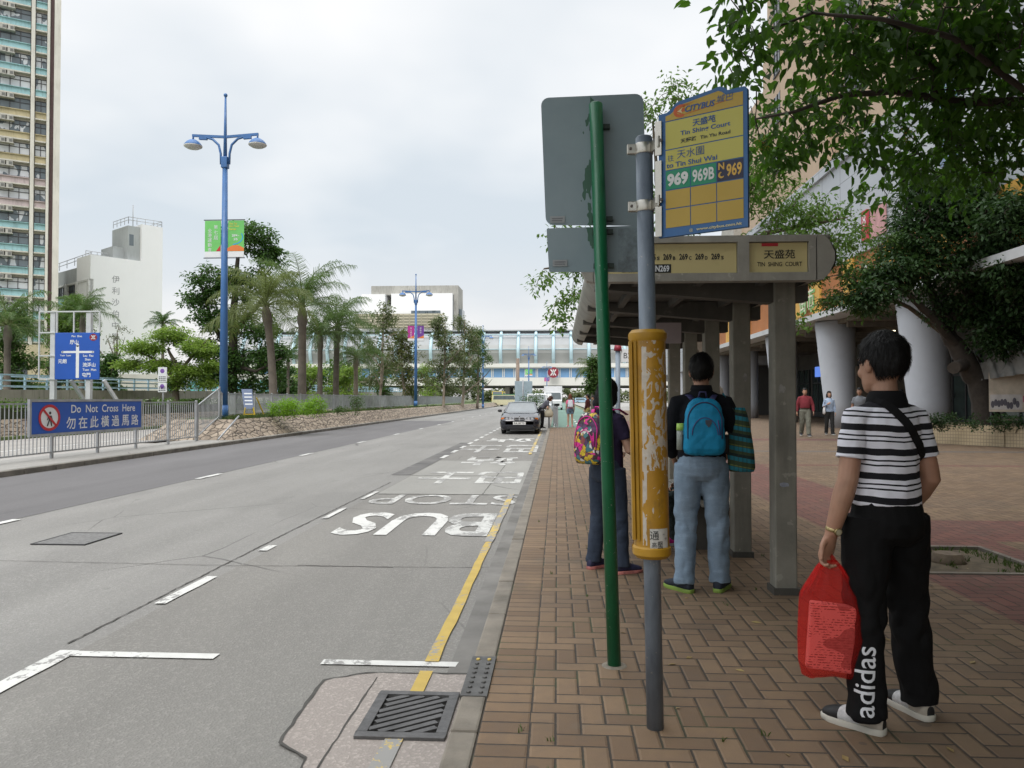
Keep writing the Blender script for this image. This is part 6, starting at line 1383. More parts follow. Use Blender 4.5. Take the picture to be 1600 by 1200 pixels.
bt = gr(1292, 1045, 0); gx, gy_, gz = grip; zb_ = 1.43+(622-1040)/1200*gy_; bag = thing('carrier_bag', (gx, gy_, 0), 'thin red plastic carrier bag hanging from the hand of the man in stripes', 'carrier bag')
rr = np.random.default_rng(9); mb = MB(); N = 96; rings = []; 
prof_ = [(0.0, .085, .035, 0), (.012, .107, .05, .0), (.05, .116, .057, .1), (.15, .115, .058, .15), (.27, .108, .054, .2), (.315, .102, .052, .35), (.345, .085, .043, .7), (.385, .062, .033, 1.0), (.425, .042, .025, 1.0), (.452, .024, .018, 1.0)]
hz_ = gz-zb_
for i, (z, a, b, fo) in enumerate(prof_):
    z = z/.452*(hz_-.0); ring = []
    for j in range(N):
        t_ = 2*PI*j/N; c_, s_ = math.cos(t_), math.sin(t_); k = 1+fo*.13*math.sin(12*t_+2*math.sin(3*t_)+1.3)+.02*mno.noise(V((c_*3, s_*3, z*14))); tx_ = (abs(c_)**.7)*(1 if c_ > 0 else -1); ty_ = (abs(s_)**.7)*(1 if s_ > 0 else -1)
        ring.append(V((a*1.2*tx_*k+.004+.012*(1-z/hz_), b*ty_*k+.01*mno.noise(V((c_*2, s_*2, z*9+4))), zb_+z-.02*(z < .02)*abs(c_))))
    rings.append(ring)
mb.loft(rings, cap=True); R36 = M.Rotation(R(-8), 3, 'Z'); mb.v = [tuple(R36 @ V(q)) for q in mb.v]; mb.build('bag_skin', redbag, bag)
mb = MB()
for sg in (-1, 1): mb.tube([(sg*.02, 0, gz-.03), (sg*.024, .004, gz+.005), (sg*.012, .006, gz+.02), (0, .004, gz+.022)], [(.012, .006), (.01, .005), (.009, .004), (.008, .004)], 10)
mb.build('handle', redbag, bag)
g = G('newsprint'); p = g.co('Object'); s = g.sep(p); ln = g.ma('FRACT', g.ma('DIVIDE', s[2], .011)); tx_ = g.ma('MULTIPLY', g.ma('LESS_THAN', ln, .45), g.ma('GREATER_THAN', g.no(g.mp(p, (60, 60, 90)), 1.5, 2), .5)); blkm = g.ma('GREATER_THAN', g.no(g.mp(p, (9, 9, 13)), 1.0, 1), .60); ph = g.ma('GREATER_THAN', g.no(g.mp(p, (7, 7, 8), (3, 1, 2)), 1.0, 1), .62)
g.fin(g.mix(g.ma('MULTIPLY', ph, .8), g.mix(g.ma('MULTIPLY', tx_, g.ma('SUBTRACT', 1., blkm)), (.80, .72, .70), (.25, .2, .2)), g.mix(g.no(p, 60, 3), (.1, .08, .08), (.5, .4, .4))), .8); news = g.m
nw = thing('newspaper_bundle', (gx, gy_, zb_), 'folded newspapers seen through the thin red carrier bag', 'newspapers', rz=R(-8)); MB().box((.006, -.014, .165), (.19, .045, .29), 0, M.Rotation(R(4), 3, 'Y')).build('folded_paper', news, nw, bevel=.008); MB().box((.005, .022, .13), (.15, .02, .2)).build('folded_paper', news, nw, bevel=.006)
# ---- the man with the blue backpack
m_jean = lambda nm, a, b: _jean(nm, a, b)
def _jean(nm, a, b):
    g = G(nm); p = g.co('Object'); f = g.no(p, 5, 4, .6); col = g.mix(g.mr(f, .3, .7), a, b); col = g.mix(g.mr(g.no(g.mp(p, (1, 1, 4)), 9, 4, .6), .5, .75, 0, .35), col, [x*1.5 for x in b]); col = g.mix(g.mr(g.no(p, 120, 2), .4, .7, 0, .2), col, [x*.6 for x in a]); g.bump(g.ma('ADD', g.no(p, 24, 5), g.ma('MULTIPLY', g.no(p, 300, 2), .2)), .35, .006); return g.fin(col, .9)
palejean = _jean('pale washed denim', (.17, .24, .32), (.24, .32, .41)); darkjean = _jean('dark denim', (.018, .028, .05), (.035, .05, .08))
navytop = m_cloth('black sweatshirt', (.007, .008, .011), .2); shoe_n = mat('navy trainers', (.012, .018, .03), .7, .4, 30); sole_l = mat('lime sole', (.22, .33, .06), .6)
bman = person((1.07, 5.80, 0), R(-4), 'man in black sweatshirt and pale jeans seen from behind wearing a blue backpack', 1.035, 1.02, navytop, 'long', palejean, 'long', shoe_n, sole_l, 'short', hair_b, skin, L=((-.235, .0, 1.10), (-.19, .17, .96)), R_=((.245, -.01, 1.12), (.21, .17, .99)), legL=((-.11, .02, .50), (-.125, -.03, .085)), legR=((.11, .0, .50), (.125, .02, .085)), vox=.0075, hip_z=.97, foot=(38, -22), baggy=1.08, tf=.010, curl=(40, 45), low=.94, head=(-4, 2))
mb = MB(); mb.loft([er(z, a, b, -.012, n=24, fn=bman['up']) for z, a, b in ((1.40, .09, .08), (1.44, .07, .07), (1.475, .064, .066), (1.475, .07, .072), (1.44, .08, .08))], cap=False); mb.build('collar', navytop, bman['root'])
def backpack(M4, w, h, d, m_main, m_trim, label, s=1.0, logo=None, pocket=True, zips=None):
    t = thing('backpack', M4.translation, label, 'backpack'); t.rotation_euler = (0, 0, M4.to_euler().z)
    mb = MB(); N = 28; rings = []
    for z, a, b in ((0, .72, .55), (.03, .9, .8), (.12, 1, 1), (.35, .99, 1.02), (.6, .93, .9), (.8, .84, .72), (.92, .72, .52), (.98, .5, .32), (1, .25, .18)):
        ring = []
        for j in range(N):
            q = 2*PI*j/N; c_, s_ = math.cos(q), math.sin(q); ring.append(V((w/2*a*(abs(c_)**.6)*(1 if c_ > 0 else -1), -d/2+d/2*b*(abs(s_)**.7)*(1 if s_ > 0 else -1)*(1 if s_ < 0 else .6), z*h)))
        rings.append(ring)
    mb.loft(rings); body = remesh(mb, 'main_bag', m_main, t, .008, 2, folds(.006, 14, 1, 2)); T = bvh(body)
    def on(x, z): q = T.ray_cast(V((x, -1, z)), V((0, 1, 0))); return (q[0]+V((0, -.003, 0))) if q[0] else V((x, -d*.7, z))
    mb = MB(); arc = [(w*.43*math.cos(a), h*(.60+.34*math.sin(a))) for a in [PI-PI*i/24 for i in range(25)]]; arc = [(-w*.43, h*.3)]+arc+[(w*.43, h*.3)]; mb.tube([on(x*.92, z*.985) for x, z in arc], .0045, 6); mb.build('zip', m_trim, t)
    if pocket: mb = MB(); mb.tube([on(w*.30, h*.62), on(w*.33, h*.5), on(w*.35, h*.36)], .004, 6); mb.tube([on(-w*.3*math.cos(a), h*(.36+.30*math.sin(a))) for a in [PI*i/14 for i in range(15)]], .003, 5); mb.build('pocket_zip', zips or m_trim, t)
    if logo: mb = MB(); P = [on(w*.08+x*.022, h*.56+z*.026) for x, z in ((-1, 1), (1, 1), (1, 0), (0, -1.1), (-1, 0))]; mb.add([p+V((0, -.002, 0)) for p in P], [(0, 4, 3, 2, 1)]); mb.build('badge', logo, t)
    mb = MB(); mb.tube([(-.03, -.02, h), (-.02, -.025, h+.045), (.02, -.025, h+.045), (.03, -.02, h)], .007, 8); mb.build('carry_loop', m_trim, t)
    for sg in (-1, 1): mb = MB(); mb.tube([(sg*w*.22, -.005, h*.97), (sg*w*.3, .03, h*1.05), (sg*w*.36, .12, h*1.06), (sg*w*.42, .2, h*.95)], [(.022, .005)]*4, 8, side=X); mb.build('strap', m_trim, t)
    for sg in (-1, 1): mb = MB(); mb.loft([[V((sg*w*.5+.028*math.cos(2*PI*j/14), -d*.42+.036*math.sin(2*PI*j/14), z)) for j in range(14)] for z in (h*.05, h*.2, h*.36)]); mb.build('side_pocket', mat('black mesh pocket', (.012, .012, .013), .8), t)
    return t
bluebag = m_cloth('bright blue nylon', (.012, .23, .42), .2, .55, 400)
def bm4(pr, x, y, z): return pr['M'] @ M.Translation(pr['up'](V((x, y, z)))) 
backpack(bm4(bman, -.005, -.105, .985), .30, .41, .17, bluebag, mat('dark blue piping', (.03, .03, .10), .6), 'bright blue backpack on the back of the man in black', logo=mat('badge', (.05, .06, .08), .5), zips=mat('purple zip', (.07, .03, .16), .5))
bo = thing('drink_bottle', bm4(bman, -.165, -.185, 1.06).translation, 'small bottle with lime green cap in the side pocket of the blue backpack', 'bottle'); MB().cyl((0, 0, -.04), (0, 0, .10), .027, n=14).build('body', mat('clear bottle', (.25, .28, .25), .2), bo); MB().cyl((0, 0, .10), (0, 0, .15), .029, .026, 14).build('cap', mat('lime cap', (.38, .62, .12), .5), bo)
def m_plaid():
    g = G('green and blue plaid'); p = g.co('Object'); s = g.sep(p)
    def st(v, n_, a, b): f = g.ma('FRACT', g.ma('DIVIDE', v, n_)); return g.ma('MULTIPLY', g.ma('GREATER_THAN', f, a), g.ma('LESS_THAN', f, b))
    zz_ = g.ma('ADD', s[2], g.ma('MULTIPLY', s[0], .18)); col = g.mix(st(zz_, .075, .0, .4), (.05, .075, .035), (.02, .20, .27)); col = g.mix(st(zz_, .075, .46, .56), col, (.16, .20, .06)); col = g.mix(st(zz_, .15, .7, .85), col, (.015, .03, .03)); col = g.mix(g.ma('MULTIPLY', st(s[0], .03, 0, .3), .4), col, (.03, .05, .04)); g.bump(g.no(p, 24, 4), .4, .006); return g.fin(col, .9)
pb = thing('tote_bag', bm4(bman, .275, -.03, .86).translation, 'green and blue striped cloth bag hanging from the right shoulder of the man in black', 'bag', rz=R(-10))
mb = MB(); rings = []
for z, a, b in ((0, .085, .045), (.03, .098, .06), (.15, .095, .06), (.3, .08, .05), (.42, .06, .04), (.47, .045, .025)):
    rings.append([V((a*math.cos(2*PI*j/26)-.02*(z/.47), b*math.sin(2*PI*j/26)*(1+.18*math.sin(7*2*PI*j/26+z*9)), z)) for j in range(26)])
mb.loft(rings); mb.build('bag_body', m_plaid(), pb)
mb = MB(); mb.tube([(-.05, -.02, .44), (-.10, -.03, .52), (-.125, 0, .565), (-.12, .05, .53), (-.07, .03, .44)], [(.018, .006)]*5, 8); mb.build('handle', m_plaid(), pb)
# ---- the woman with the patterned backpack
purp = m_cloth('dark purple cotton', (.024, .017, .042), .2)
wom = person((.41, 6.42, 0), R(-45), 'woman with black bobbed hair, purple T shirt and dark jeans behind the green post', .935, .90, purp, 'short', darkjean, 'long', mat('navy running shoes', (.02, .02, .06), .7, .5, 25), mat('red and white sole', (.50, .18, .16), .6, .5, 18), 'bob', hair_b, skin2, L=((-.22, .03, 1.10), (-.16, .25, 1.03)), R_=((.225, .03, 1.08), (.17, .26, 1.02)), legL=((-.12, .02, .49), (-.15, -.01, .085)), legR=((.12, .03, .49), (.15, .02, .085)), vox=.0075, foot=(0, -20), hip_z=.98, low=.90, curl=(55, 55), head=(14, -10))
def m_pat():
    g = G('colourful patterned nylon'); p = g.co('Object'); v = g.n('ShaderNodeTexVoronoi'); g.put(v.inputs['Vector'], g.mix(.10, p, g.no(p, 12, 2, col=True))); v.inputs['Scale'].default_value = 26; c3 = g.sep(v.outputs['Color']); rp_ = g.n('ShaderNodeValToRGB'); rp_.color_ramp.interpolation = 'CONSTANT'; g.put(rp_.inputs[0], c3[0]); el = rp_.color_ramp.elements
    cols = [(.05, .02, .03), (.60, .42, .02), (.03, .02, .02), (.55, .02, .22), (.62, .58, .55), (.22, .05, .05), (.05, .16, .18), (.55, .36, .02), (.08, .03, .09)]
    el[0].color = cols[0]+(1,); el[1].position = .11; el[1].color = cols[1]+(1,)
    for i, c_ in enumerate(cols[2:]): e_ = el.new(.22+.11*i); e_.color = c_+(1,)
    v2 = g.n('ShaderNodeTexVoronoi', feature='DISTANCE_TO_EDGE'); g.put(v2.inputs['Vector'], g.mix(.10, p, g.no(p, 12, 2, col=True))); v2.inputs['Scale'].default_value = 26
    g.bump(g.no(p, 20, 4), .4, .006); return g.fin(g.mix(g.ma('LESS_THAN', v2.outputs['Distance'], .035), rp_.outputs[0], (.02, .015, .02)), .6)
hotpink = mat('hot pink trim', (.62, .015, .26), .6)
backpack(bm4(wom, 0, -.10, .955), .30, .42, .19, m_pat(), hotpink, 'pink, yellow and black patterned backpack on the woman in purple')
# ---- others waiting under the shelter
person((.83, 7.3, 0), R(-80), 'person in a long black jacket and blue jeans half hidden behind the yellow drum', .95, .9, m_cloth('long black jacket', (.007, .007, .008)), 'long', _jean('mid denim', (.05, .08, .11), (.09, .13, .17)), 'long', blacktrim, None, 'bob', hair_b, skin2, vox=.010, low=.80, feat=True)
person((1.46, 7.72, 0), R(98), 'seated person in dark patterned trousers and pink trainers on the bench', .94, .9, m_cloth('pale grey top', (.25, .22, .24)), 'short', mat('dark floral trousers', (.02, .03, .028), .9, .9, 30), 'long', hotpink, mat('pale sole', (.5, .5, .5), .7), 'short', hair_b, skin2, L=((-.21, .08, 1.12), (-.13, .26, 1.0)), R_=((.21, .08, 1.12), (.13, .26, 1.0)), legL=((-.10, .40, .50), (-.10, .36, .085)), legR=((.11, .40, .50), (.11, .44, .085)), drop=.40, vox=.010, foot=(6, -4), low=.96)
person((1.80, 9.0, 0), R(60), 'elderly person with grey hair peeping out beside the striped bag', .93, .95, m_cloth('grey blouse', (.30, .29, .30)), 'short', m_cloth('dark trousers', (.03, .03, .035)), 'long', blacktrim, None, 'short', hair_g, skin2, vox=.010)
# ---- walkers in the plaza
def walk(k=.16): return dict(legL=((-.09, k*.9, .50), (-.09, k*1.3, .10)), legR=((.09, -.02, .49), (.09, -k*1.4, .11)))
pm = person((at(1258, 682, 29.2).x, 29.2, 0), R(172), 'man in a dark red long sleeved shirt and grey trousers walking towards us', 1.06, 1.08, m_cloth('dark red shirt', (.20, .035, .045), .15), 'long', m_cloth('grey green trousers', (.16, .16, .13)), 'long', mat('dark shoes', (.02, .02, .03), .5), None, 'short', hair_b, skin, vox=.011, belly=.03, baggy=1.15, hip_z=1.0, low=.99, tf=.01, L=((-.26, .0, 1.10), (-.27, .08, .87)), R_=((.25, -.03, 1.10), (.27, .0, .87)), **walk())
mb = MB(); mb.loft([er(z, .166, .142, 0, n=24, fn=pm['up']) for z in (.985, 1.02)]); mb.build('belt', blacktrim, pm['root'])
pw2 = person((at(1296, 680, 30.3).x, 30.3, 0), R(176), 'woman in a pale blue blouse and dark trousers walking with a white bag', 1.0, .88, m_cloth('pale blue blouse', (.34, .42, .55), .15), 'long', m_cloth('dark slim trousers', (.03, .03, .03)), 'long', mat('black shoes', (.012, .012, .015), .5), None, 'bob', hair_b, skin2, vox=.011, low=.90, R_=((.22, .02, 1.10), (.12, .19, 1.20)), **walk(.08))
wb = thing('shoulder_bag', pw2['M'] @ V((.20, .04, .80)), 'white shoulder bag carried by the woman in the pale blue blouse', 'bag'); mb = MB(); mb.loft([[V((.045*a*math.cos(2*PI*j/16), .10*a*math.sin(2*PI*j/16), z)) for j in range(16)] for z, a in ((0, .6), (.05, 1), (.18, .9), (.27, .5))]); mb.build('bag_body', mat('white bag leather', (.62, .60, .60), .6), wb); mb = MB(); mb.tube([(0, -.03, .25), (.02, -.02, .42), (.03, 0, .56), (.02, .03, .42), (0, .04, .25)], .009, 6); mb.build('strap', blacktrim, wb)
greyt = m_cloth('grey T shirt', (.22, .23, .25), .1)
person((at(1338, 0, 27).x, 27, 0), R(150), 'person in a grey T shirt walking close beside the pale column', 1.05, 1.0, greyt, 'short', m_cloth('black trousers', (.012, .012, .013)), 'long', blacktrim, None, 'short', hair_b, skin, vox=.012, low=.93, **walk(.1))
person((at(1403, 0, 33).x, 33, 0), R(190), 'person in a pale grey shirt standing in the shade of the arcade', 1.05, 1.0, m_cloth('pale grey shirt', (.36, .36, .36), .1), 'short', m_cloth('grey trousers', (.05, .05, .055)), 'long', blacktrim, None, 'short', hair_b, skin, vox=.012)
person((at(1424, 0, 36).x, 36, 0), R(170), 'person in a beige top deep in the shade beside the second column', 1.0, .95, m_cloth('beige top', (.30, .24, .19), .1), 'short', m_cloth('brown trousers', (.05, .04, .035)), 'long', blacktrim, None, 'bob', hair_b, skin, vox=.013)
# ---- people by the cycle track
pk = m_cloth('pink top', (.62, .14, .24), .12)
girl = person((at(890, 0, 38).x, 38, 0), R(3), 'girl with brown hair, pink top and denim shorts wearing a white backpack', .96, .88, pk, 'short', _jean('short denim', (.09, .14, .2), (.16, .22, .3)), 'short', mat('pink sandals', (.55, .12, .16), .6), None, 'long', hair_br, skin2, vox=.011, low=.92)
backpack(bm4(girl, 0, -.12, 1.02), .28, .36, .15, mat('white backpack nylon', (.62, .64, .70), .6), mat('grey trim', (.3, .32, .4), .6), 'white backpack on the girl with the pink top', pocket=False)
bw_ = person((at(846, 0, 36.3).x, 36.3, 0), R(-70), 'woman in dark clothes bending forward at the kerb beside the parked car', 1.0, .92, m_cloth('dark grey top', (.07, .07, .085), .15), 'short', m_cloth('black slacks', (.012, .012, .015)), 'long', blacktrim, None, 'bob', m_hair('dark brown hair', (.045, .02, .014)), skin2, bend=.75, L=((-.2, .16, 1.12), (-.1, .38, 1.05)), R_=((.2, .14, 1.10), (.1, .34, .95)), vox=.011, low=.93)
cb = thing('cloth_bag', bw_['M'] @ bw_['up'](V((.14, .3, .80))), 'cream cloth bag hanging from the arm of the bending woman', 'bag'); mb = MB(); mb.loft([[V((.22*a*math.cos(2*PI*j/18), .09*a*math.sin(2*PI*j/18), z)) for j in range(18)] for z, a in ((-.28, .6), (-.2, 1), (-.05, .95), (.1, .6), (.18, .3))]); mb.build('bag_body', mat('cream bag cloth', (.42, .38, .29), .8), cb); mb = MB(); mb.tube([(-.06, 0, .15), (-.03, 0, .3), (.03, 0, .3), (.06, 0, .15)], .012, 6); mb.build('handle', mat('cream bag cloth', (.5, .45, .36)), cb)
person((at(917, 0, 40).x, 40, 0), R(60), 'person in a dark maroon hooded top and khaki trousers by the cycle track', .96, .95, m_cloth('maroon top', (.07, .02, .02)), 'long', m_cloth('khaki trousers', (.30, .24, .09)), 'long', blacktrim, None, 'short', hair_b, skin, vox=.012)
person((at(930, 0, 42).x, 42, 0), R(80), 'person in a dark navy top leaning by the railing of the cycle track', .93, .95, m_cloth('navy top', (.015, .025, .05)), 'long', m_cloth('blue slacks', (.03, .04, .07)), 'long', blacktrim, None, 'short', hair_b, skin, vox=.012, bend=.25)
# ================================================================ TREES
bark = mat('grey brown bark', (.13, .105, .08), .9, .3, 4, .7, 25); bark_d = mat('dark bark', (.042, .033, .026), .9, .3, 4, .7, 25); bark_p = mat('pale papery bark', (.30, .25, .20), .9, .25, 3, .7, 18)
def leaves_np(cen, n, rad, size, r, droop=.3, flat_=.35, shape=4, aspect=.45):
    """leaf faces scattered round cluster centres: (N,3) centres -> verts, quads"""
    k = len(cen)*n; c = np.repeat(cen, n, 0); off = r.normal(0, 1, (k, 3)); off /= np.linalg.norm(off, axis=1, keepdims=True)+1e-9
    off *= (r.random((k, 1))**.5)*np.asarray(rad); p = c+off
    d = off*.7/np.mean(rad)+r.normal(0, .55, (k, 3)); d[:, 2] = d[:, 2]*.6-droop; d /= np.linalg.norm(d, axis=1, keepdims=True)+1e-9
    nr = r.normal(0, flat_, (k, 3)); nr[:, 2] += 1
    s = np.cross(d, nr); s /= np.linalg.norm(s, axis=1, keepdims=True)+1e-9; up = np.cross(s, d)
    L = size*r.uniform(.65, 1.25, (k, 1)); w = L*aspect*.5
    if shape == 4:
        v = np.stack([p, p+d*L*.45+s*w+up*w*.25, p+d*L-up*L*.08, p+d*L*.45-s*w+up*w*.25], 1)
        f = np.arange(k*4).reshape(k, 4)
    else:
        v = np.stack([p, p+d*L*.3+s*w+up*w*.3, p+d*L*.68+s*w*.75+up*w*.12, p+d*L-up*L*.18, p+d*L*.68-s*w*.75+up*w*.12, p+d*L*.3-s*w+up*w*.3], 1)
        b = np.arange(k)[:, None]*6; f = np.concatenate([np.hstack([b, b+1, b+2, b+3]), np.hstack([b, b+3, b+4, b+5])], 0)
    return v.reshape(-1, 3), f
def blob_points(blobs, r):
    out = []
    for (c, rad, n) in blobs:
        d = r.normal(0, 1, (n, 3)); d /= np.linalg.norm(d, axis=1, keepdims=True); out.append(np.asarray(c)+d*(r.random((n, 1))**.45)*np.asarray(rad))
    return np.concatenate(out, 0)
def grow(mb, nodes, cen, r, tw=.012, sag=.12, main=None, rmax=.05):
    """twigs from the nearest limb point to every leaf cluster"""
    P = np.array(nodes); order = np.argsort(np.min(np.linalg.norm(cen[:, None]-P[None], axis=2), 1))
    buf = np.zeros((len(P)+len(cen)*3, 3)); buf[:len(P)] = P; k = len(P)
    for i in order:
        c = cen[i]; d = np.linalg.norm(buf[:k]-c, axis=1); j = int(np.argmin(d)); a = buf[j].copy(); L = d[j]
        if L < .05: continue
        m = a*.5+c*.5+r.normal(0, .12, 3)*L; m[2] += sag*L
        r0 = min(rmax, tw*(1+L*1.2)); mb.tube([a, m, c], [r0, r0*.7, r0*.35], 4, cap=False)
        buf[k] = m; buf[k+1] = c; k += 2
def tree(name, base, limbs, blobs, n, rad, size, lm, bm_, label, cat='tree', group=None, seed=1, droop=.3, tw=.02, shape=4, aspect=.45, accents=None, rmax=.06, shade_leaves=None):
    r = np.random.default_rng(seed); base = V(base); t = thing(name, base, label, cat, group)
    tb = MB(); nodes = []
    for pts, rr in limbs:
        pts = [V(p)-base for p in pts]; P = []; Rr = []
        for a, b, ra, rb in zip(pts, pts[1:], rr, rr[1:]):
            for q in range(4): P.append(a.lerp(b, q/4)+V(r.normal(0, .12, 3))*ra*.8); Rr.append(ra+(rb-ra)*q/4)
        P.append(pts[-1]); Rr.append(rr[-1]); tb.tube(P, Rr, 9 if rr[0] > .08 else 6); nodes += [tuple(p) for p in P[len(P)//3:]]
    cen = blob_points([(V(c)-base, q, k) for c, q, k in blobs], r)
    grow(tb, nodes, cen, r, tw, rmax=rmax); tb.build('trunk', bm_, t)
    v, f = leaves_np(cen, n, rad, size, r, droop, .45, shape, aspect); mi = None
    if accents:                                     # seed clusters
        ac = cen[r.permutation(len(cen))[:accents[1]]]; v2, f2 = leaves_np(ac, 40, accents[2], accents[3], r, .5, .6, 4, .5)
        if shape == 6: pass
        v = np.concatenate([v, v2]); mi = [0]*len(f)+[1]*len(f2); f = np.concatenate([f, f2+len(v)-len(v2)])
    if shade_leaves:
        c2 = blob_points([(V(c)-base, q, k) for c, q, k in shade_leaves[0]], r); v2, f2 = leaves_np(c2, shade_leaves[1], shade_leaves[2], shade_leaves[3], r, droop, .6, 4, .55); f4 = f; v = np.concatenate([v, v2]); f = np.concatenate([f, f2+len(v)-len(v2)]); mi = (mi or [0]*len(f4))+[0]*len(f2)
    mesh_np('crown', v, f, [lm]+([accents[0]] if accents else []), t, mi); return t
lf_dark = leafmat('dark glossy leaves', (.020, .055, .012), (.075, .15, .035), .35); lf_mid = leafmat('mid green leaves', (.030, .070, .014), (.085, .155, .035), .3)
lf_light = leafmat('light green leaves', (.09, .17, .022), (.23, .33, .065), .42); lf_olive = leafmat('olive green leaves', (.048, .075, .028), (.14, .17, .075), .35)
lf_near = leafmat('broad green leaves', (.014, .042, .006), (.068, .15, .02), .48, 1.2); lf_shade = leafmat('deep green leaves', (.012, .032, .010), (.04, .085, .025), .3)
lf_bush = leafmat('bright bush leaves', (.08, .19, .01), (.24, .42, .03), .35, 2.0)
seedm = leafmat('yellow seed clusters', (.20, .12, .02), (.36, .25, .05), .3)
def aw(px, py, Y): p = at(px, py, Y); return (p.x, p.y, p.z)
# ---- near street tree: its limbs reach in from the right
T0 = (6.3, 4.4, 0)
def H(px, py, Y): return aw(px, py, Y)
limbs = [([T0, (6.2, 4.4, 1.5), (5.9, 4.5, 2.7), (5.6, 4.5, 3.3)], [.24, .20, .17, .15]),
 ([(5.6, 4.5, 3.3), H(1620, 157, 5.2), H(1500, 160, 5.3), H(1400, 142, 5.3), H(1310, 150, 5.4), H(1240, 175, 5.5), H(1180, 186, 5.6)], [.11, .030, .027, .023, .018, .012, .007]),
 ([H(1460, 150, 5.3), H(1462, 110, 5.1), H(1440, 90, 5.0), H(1400, 40, 4.9), H(1320, 10, 4.9)], [.022, .018, .014, .011, .007]),
 ([(5.6, 4.5, 3.3), H(1600, 140, 4.9), H(1490, 60, 4.6), H(1380, 30, 4.5), H(1270, 20, 4.7), H(1180, 55, 4.8)], [.08, .021, .017, .013, .009, .006]),
 ([(5.9, 4.5, 2.8), (4.6, 5.2, 3.6), H(1560, 190, 6.2), H(1480, 240, 6.3), H(1400, 290, 6.4)], [.08, .035, .022, .015, .008]),
 ([(5.9, 4.5, 2.9), (4.5, 3.2, 4.4), (2.9, 2.2, 5.0), (1.4, 1.0, 5.2)], [.12, .08, .05, .02]), ([(5.6, 4.5, 3.3), (4.6, 4.2, 5.0), (3.4, 4.0, 5.9), (2.2, 3.6, 6.1)], [.12, .08, .05, .02]), ([(5.9, 4.5, 2.8), (5.4, 2.4, 4.0), (4.6, .2, 4.8), (3.4, -1.8, 5.0)], [.12, .09, .05, .02])]
def hb_(pts, Y, rx, n): return [(aw(px, py, Y+dy), (rx, .5, rx*.75), n) for px, py, dy in pts]
blobs = hb_([(1560, 40, -.6), (1480, 30, -.5), (1400, 55, -.4), (1330, 40, -.3), (1530, 110, -.2), (1450, 110, .0), (1580, 200, .3), (1520, 210, .4), (1590, 100, 0)], 5.4, .45, 36)
blobs += hb_([(1250, 55, 0), (1180, 75, -.1), (1150, 40, -.1), (1210, 20, -.2), (1290, 100, .1), (1360, 110, .1)], 5.0, .26, 10)
blobs += hb_([(1300, 190, .1), (1240, 210, .2), (1370, 200, .2), (1440, 220, .2), (1420, 280, .6), (1470, 260, .6), (1350, 235, .3), (1200, 190, .2), (1540, 270, .9), (1215, 240, .4)], 5.7, .32, 15)
blobs += [((1.7, 3.0, 4.7), (1.4, 1.5, .5), 170), ((4.2, 6.6, 6.4), (2.5, 1.3, .6), 130), ((3.2, 2.5, 4.8), (1.9, 1.9, .8), 260), ((2.0, 1.2, 5.1), (1.5, 1.6, .7), 90), ((3.6, 4.2, 5.7), (2.0, 1.8, .9), 150), ((4.8, .6, 5.0), (2.2, 2.2, 1.), 130), ((5.2, 5.6, 4.6), (1.4, 1.4, 1.), 90), ((5.5, 3.3, 5.4), (2, 2, 1.2), 110), ((3.2, -1.8, 5.0), (1.6, 1.6, .9), 60)]  # unseen overhead crown, thickened to shade the near pavement
tree('street_tree', T0, limbs, blobs, 11, (.19, .19, .15), .082, lf_near, bark_d, 'spreading broad leaved tree whose dark branch reaches in from the right over the pavement', seed=4, droop=.55, tw=.004, shape=6, aspect=.52, accents=(seedm, 34, .07, .02), rmax=.012, shade_leaves=([((2.6, -2.6, 5.7), (3.6, 4, 1.0), 560), ((4.4, 3.2, 6.0), (3.4, 2.4, 1.0), 420), ((8.2, 3, 5.2), (2.5, 3, 1.5), 330), ((8, 7.2, 5.6), (2.4, 2.2, 1.5), 220), ((7, -3, 5.2), (3, 4, 1.5), 380), ((5.5, -4.5, 3.2), (4, 1.2, 2.2), 300), ((9.5, 1.5, 3.6), (1.5, 3, 2), 160), ((3.6, 1.9, 4.1), (2.9, 1.7, .45), 300), ((.5, 2.4, 4.6), (1.5, 1.7, .5), 230)], 42, (.5, .5, .35), .15))  # last group: unseen foliage added overhead and behind camera to darken the pavement
# ---- dark tree in the tiled planter
b0 = aw(1545, 655, 25); b0 = (b0[0], b0[1], .45)
limbs = [([b0, aw(1535, 610, 25), aw(1508, 560, 25), aw(1480, 520, 25), aw(1470, 450, 25)], [.42, .36, .30, .22, .12]), ([aw(1500, 545, 25), aw(1455, 495, 24.5), aw(1430, 470, 24.2), aw(1400, 440, 24), aw(1350, 420, 23.6)], [.16, .12, .10, .07, .04]),
 ([aw(1512, 565, 25), aw(1490, 575, 24.4)], [.2, .19]), ([aw(1480, 520, 25), aw(1530, 430, 24), aw(1580, 370, 24)], [.2, .14, .06]), ([aw(1480, 520, 25), aw(1440, 420, 24.5), aw(1420, 340, 24)], [.16, .1, .05])]
blobs = [(aw(px, py, Y), (q, q, q*.7), n) for px, py, Y, q, n in ((1570, 330, 24, 1.5, 70), (1490, 330, 24, 1.2, 60), (1430, 360, 24, 1.1, 55), (1560, 420, 24, 1.5, 80), (1470, 420, 24, 1.2, 60), (1400, 430, 23.6, .9, 45), (1590, 500, 24, 1.2, 50), (1510, 480, 24.5, 1.0, 40), (1360, 460, 23.4, .7, 30), (1620, 300, 24.0, 1.7, 90), (1600, 400, 23.6, 1.5, 90), (1590, 460, 23.4, 1.2, 60), (1540, 300, 24.0, 1.3, 60), (1592, 345, 22.4, 1.15, 110), (1600, 420, 22.4, 1.0, 80), (1450, 300, 24, .9, 40), (1560, 530, 23.8, .7, 22))]
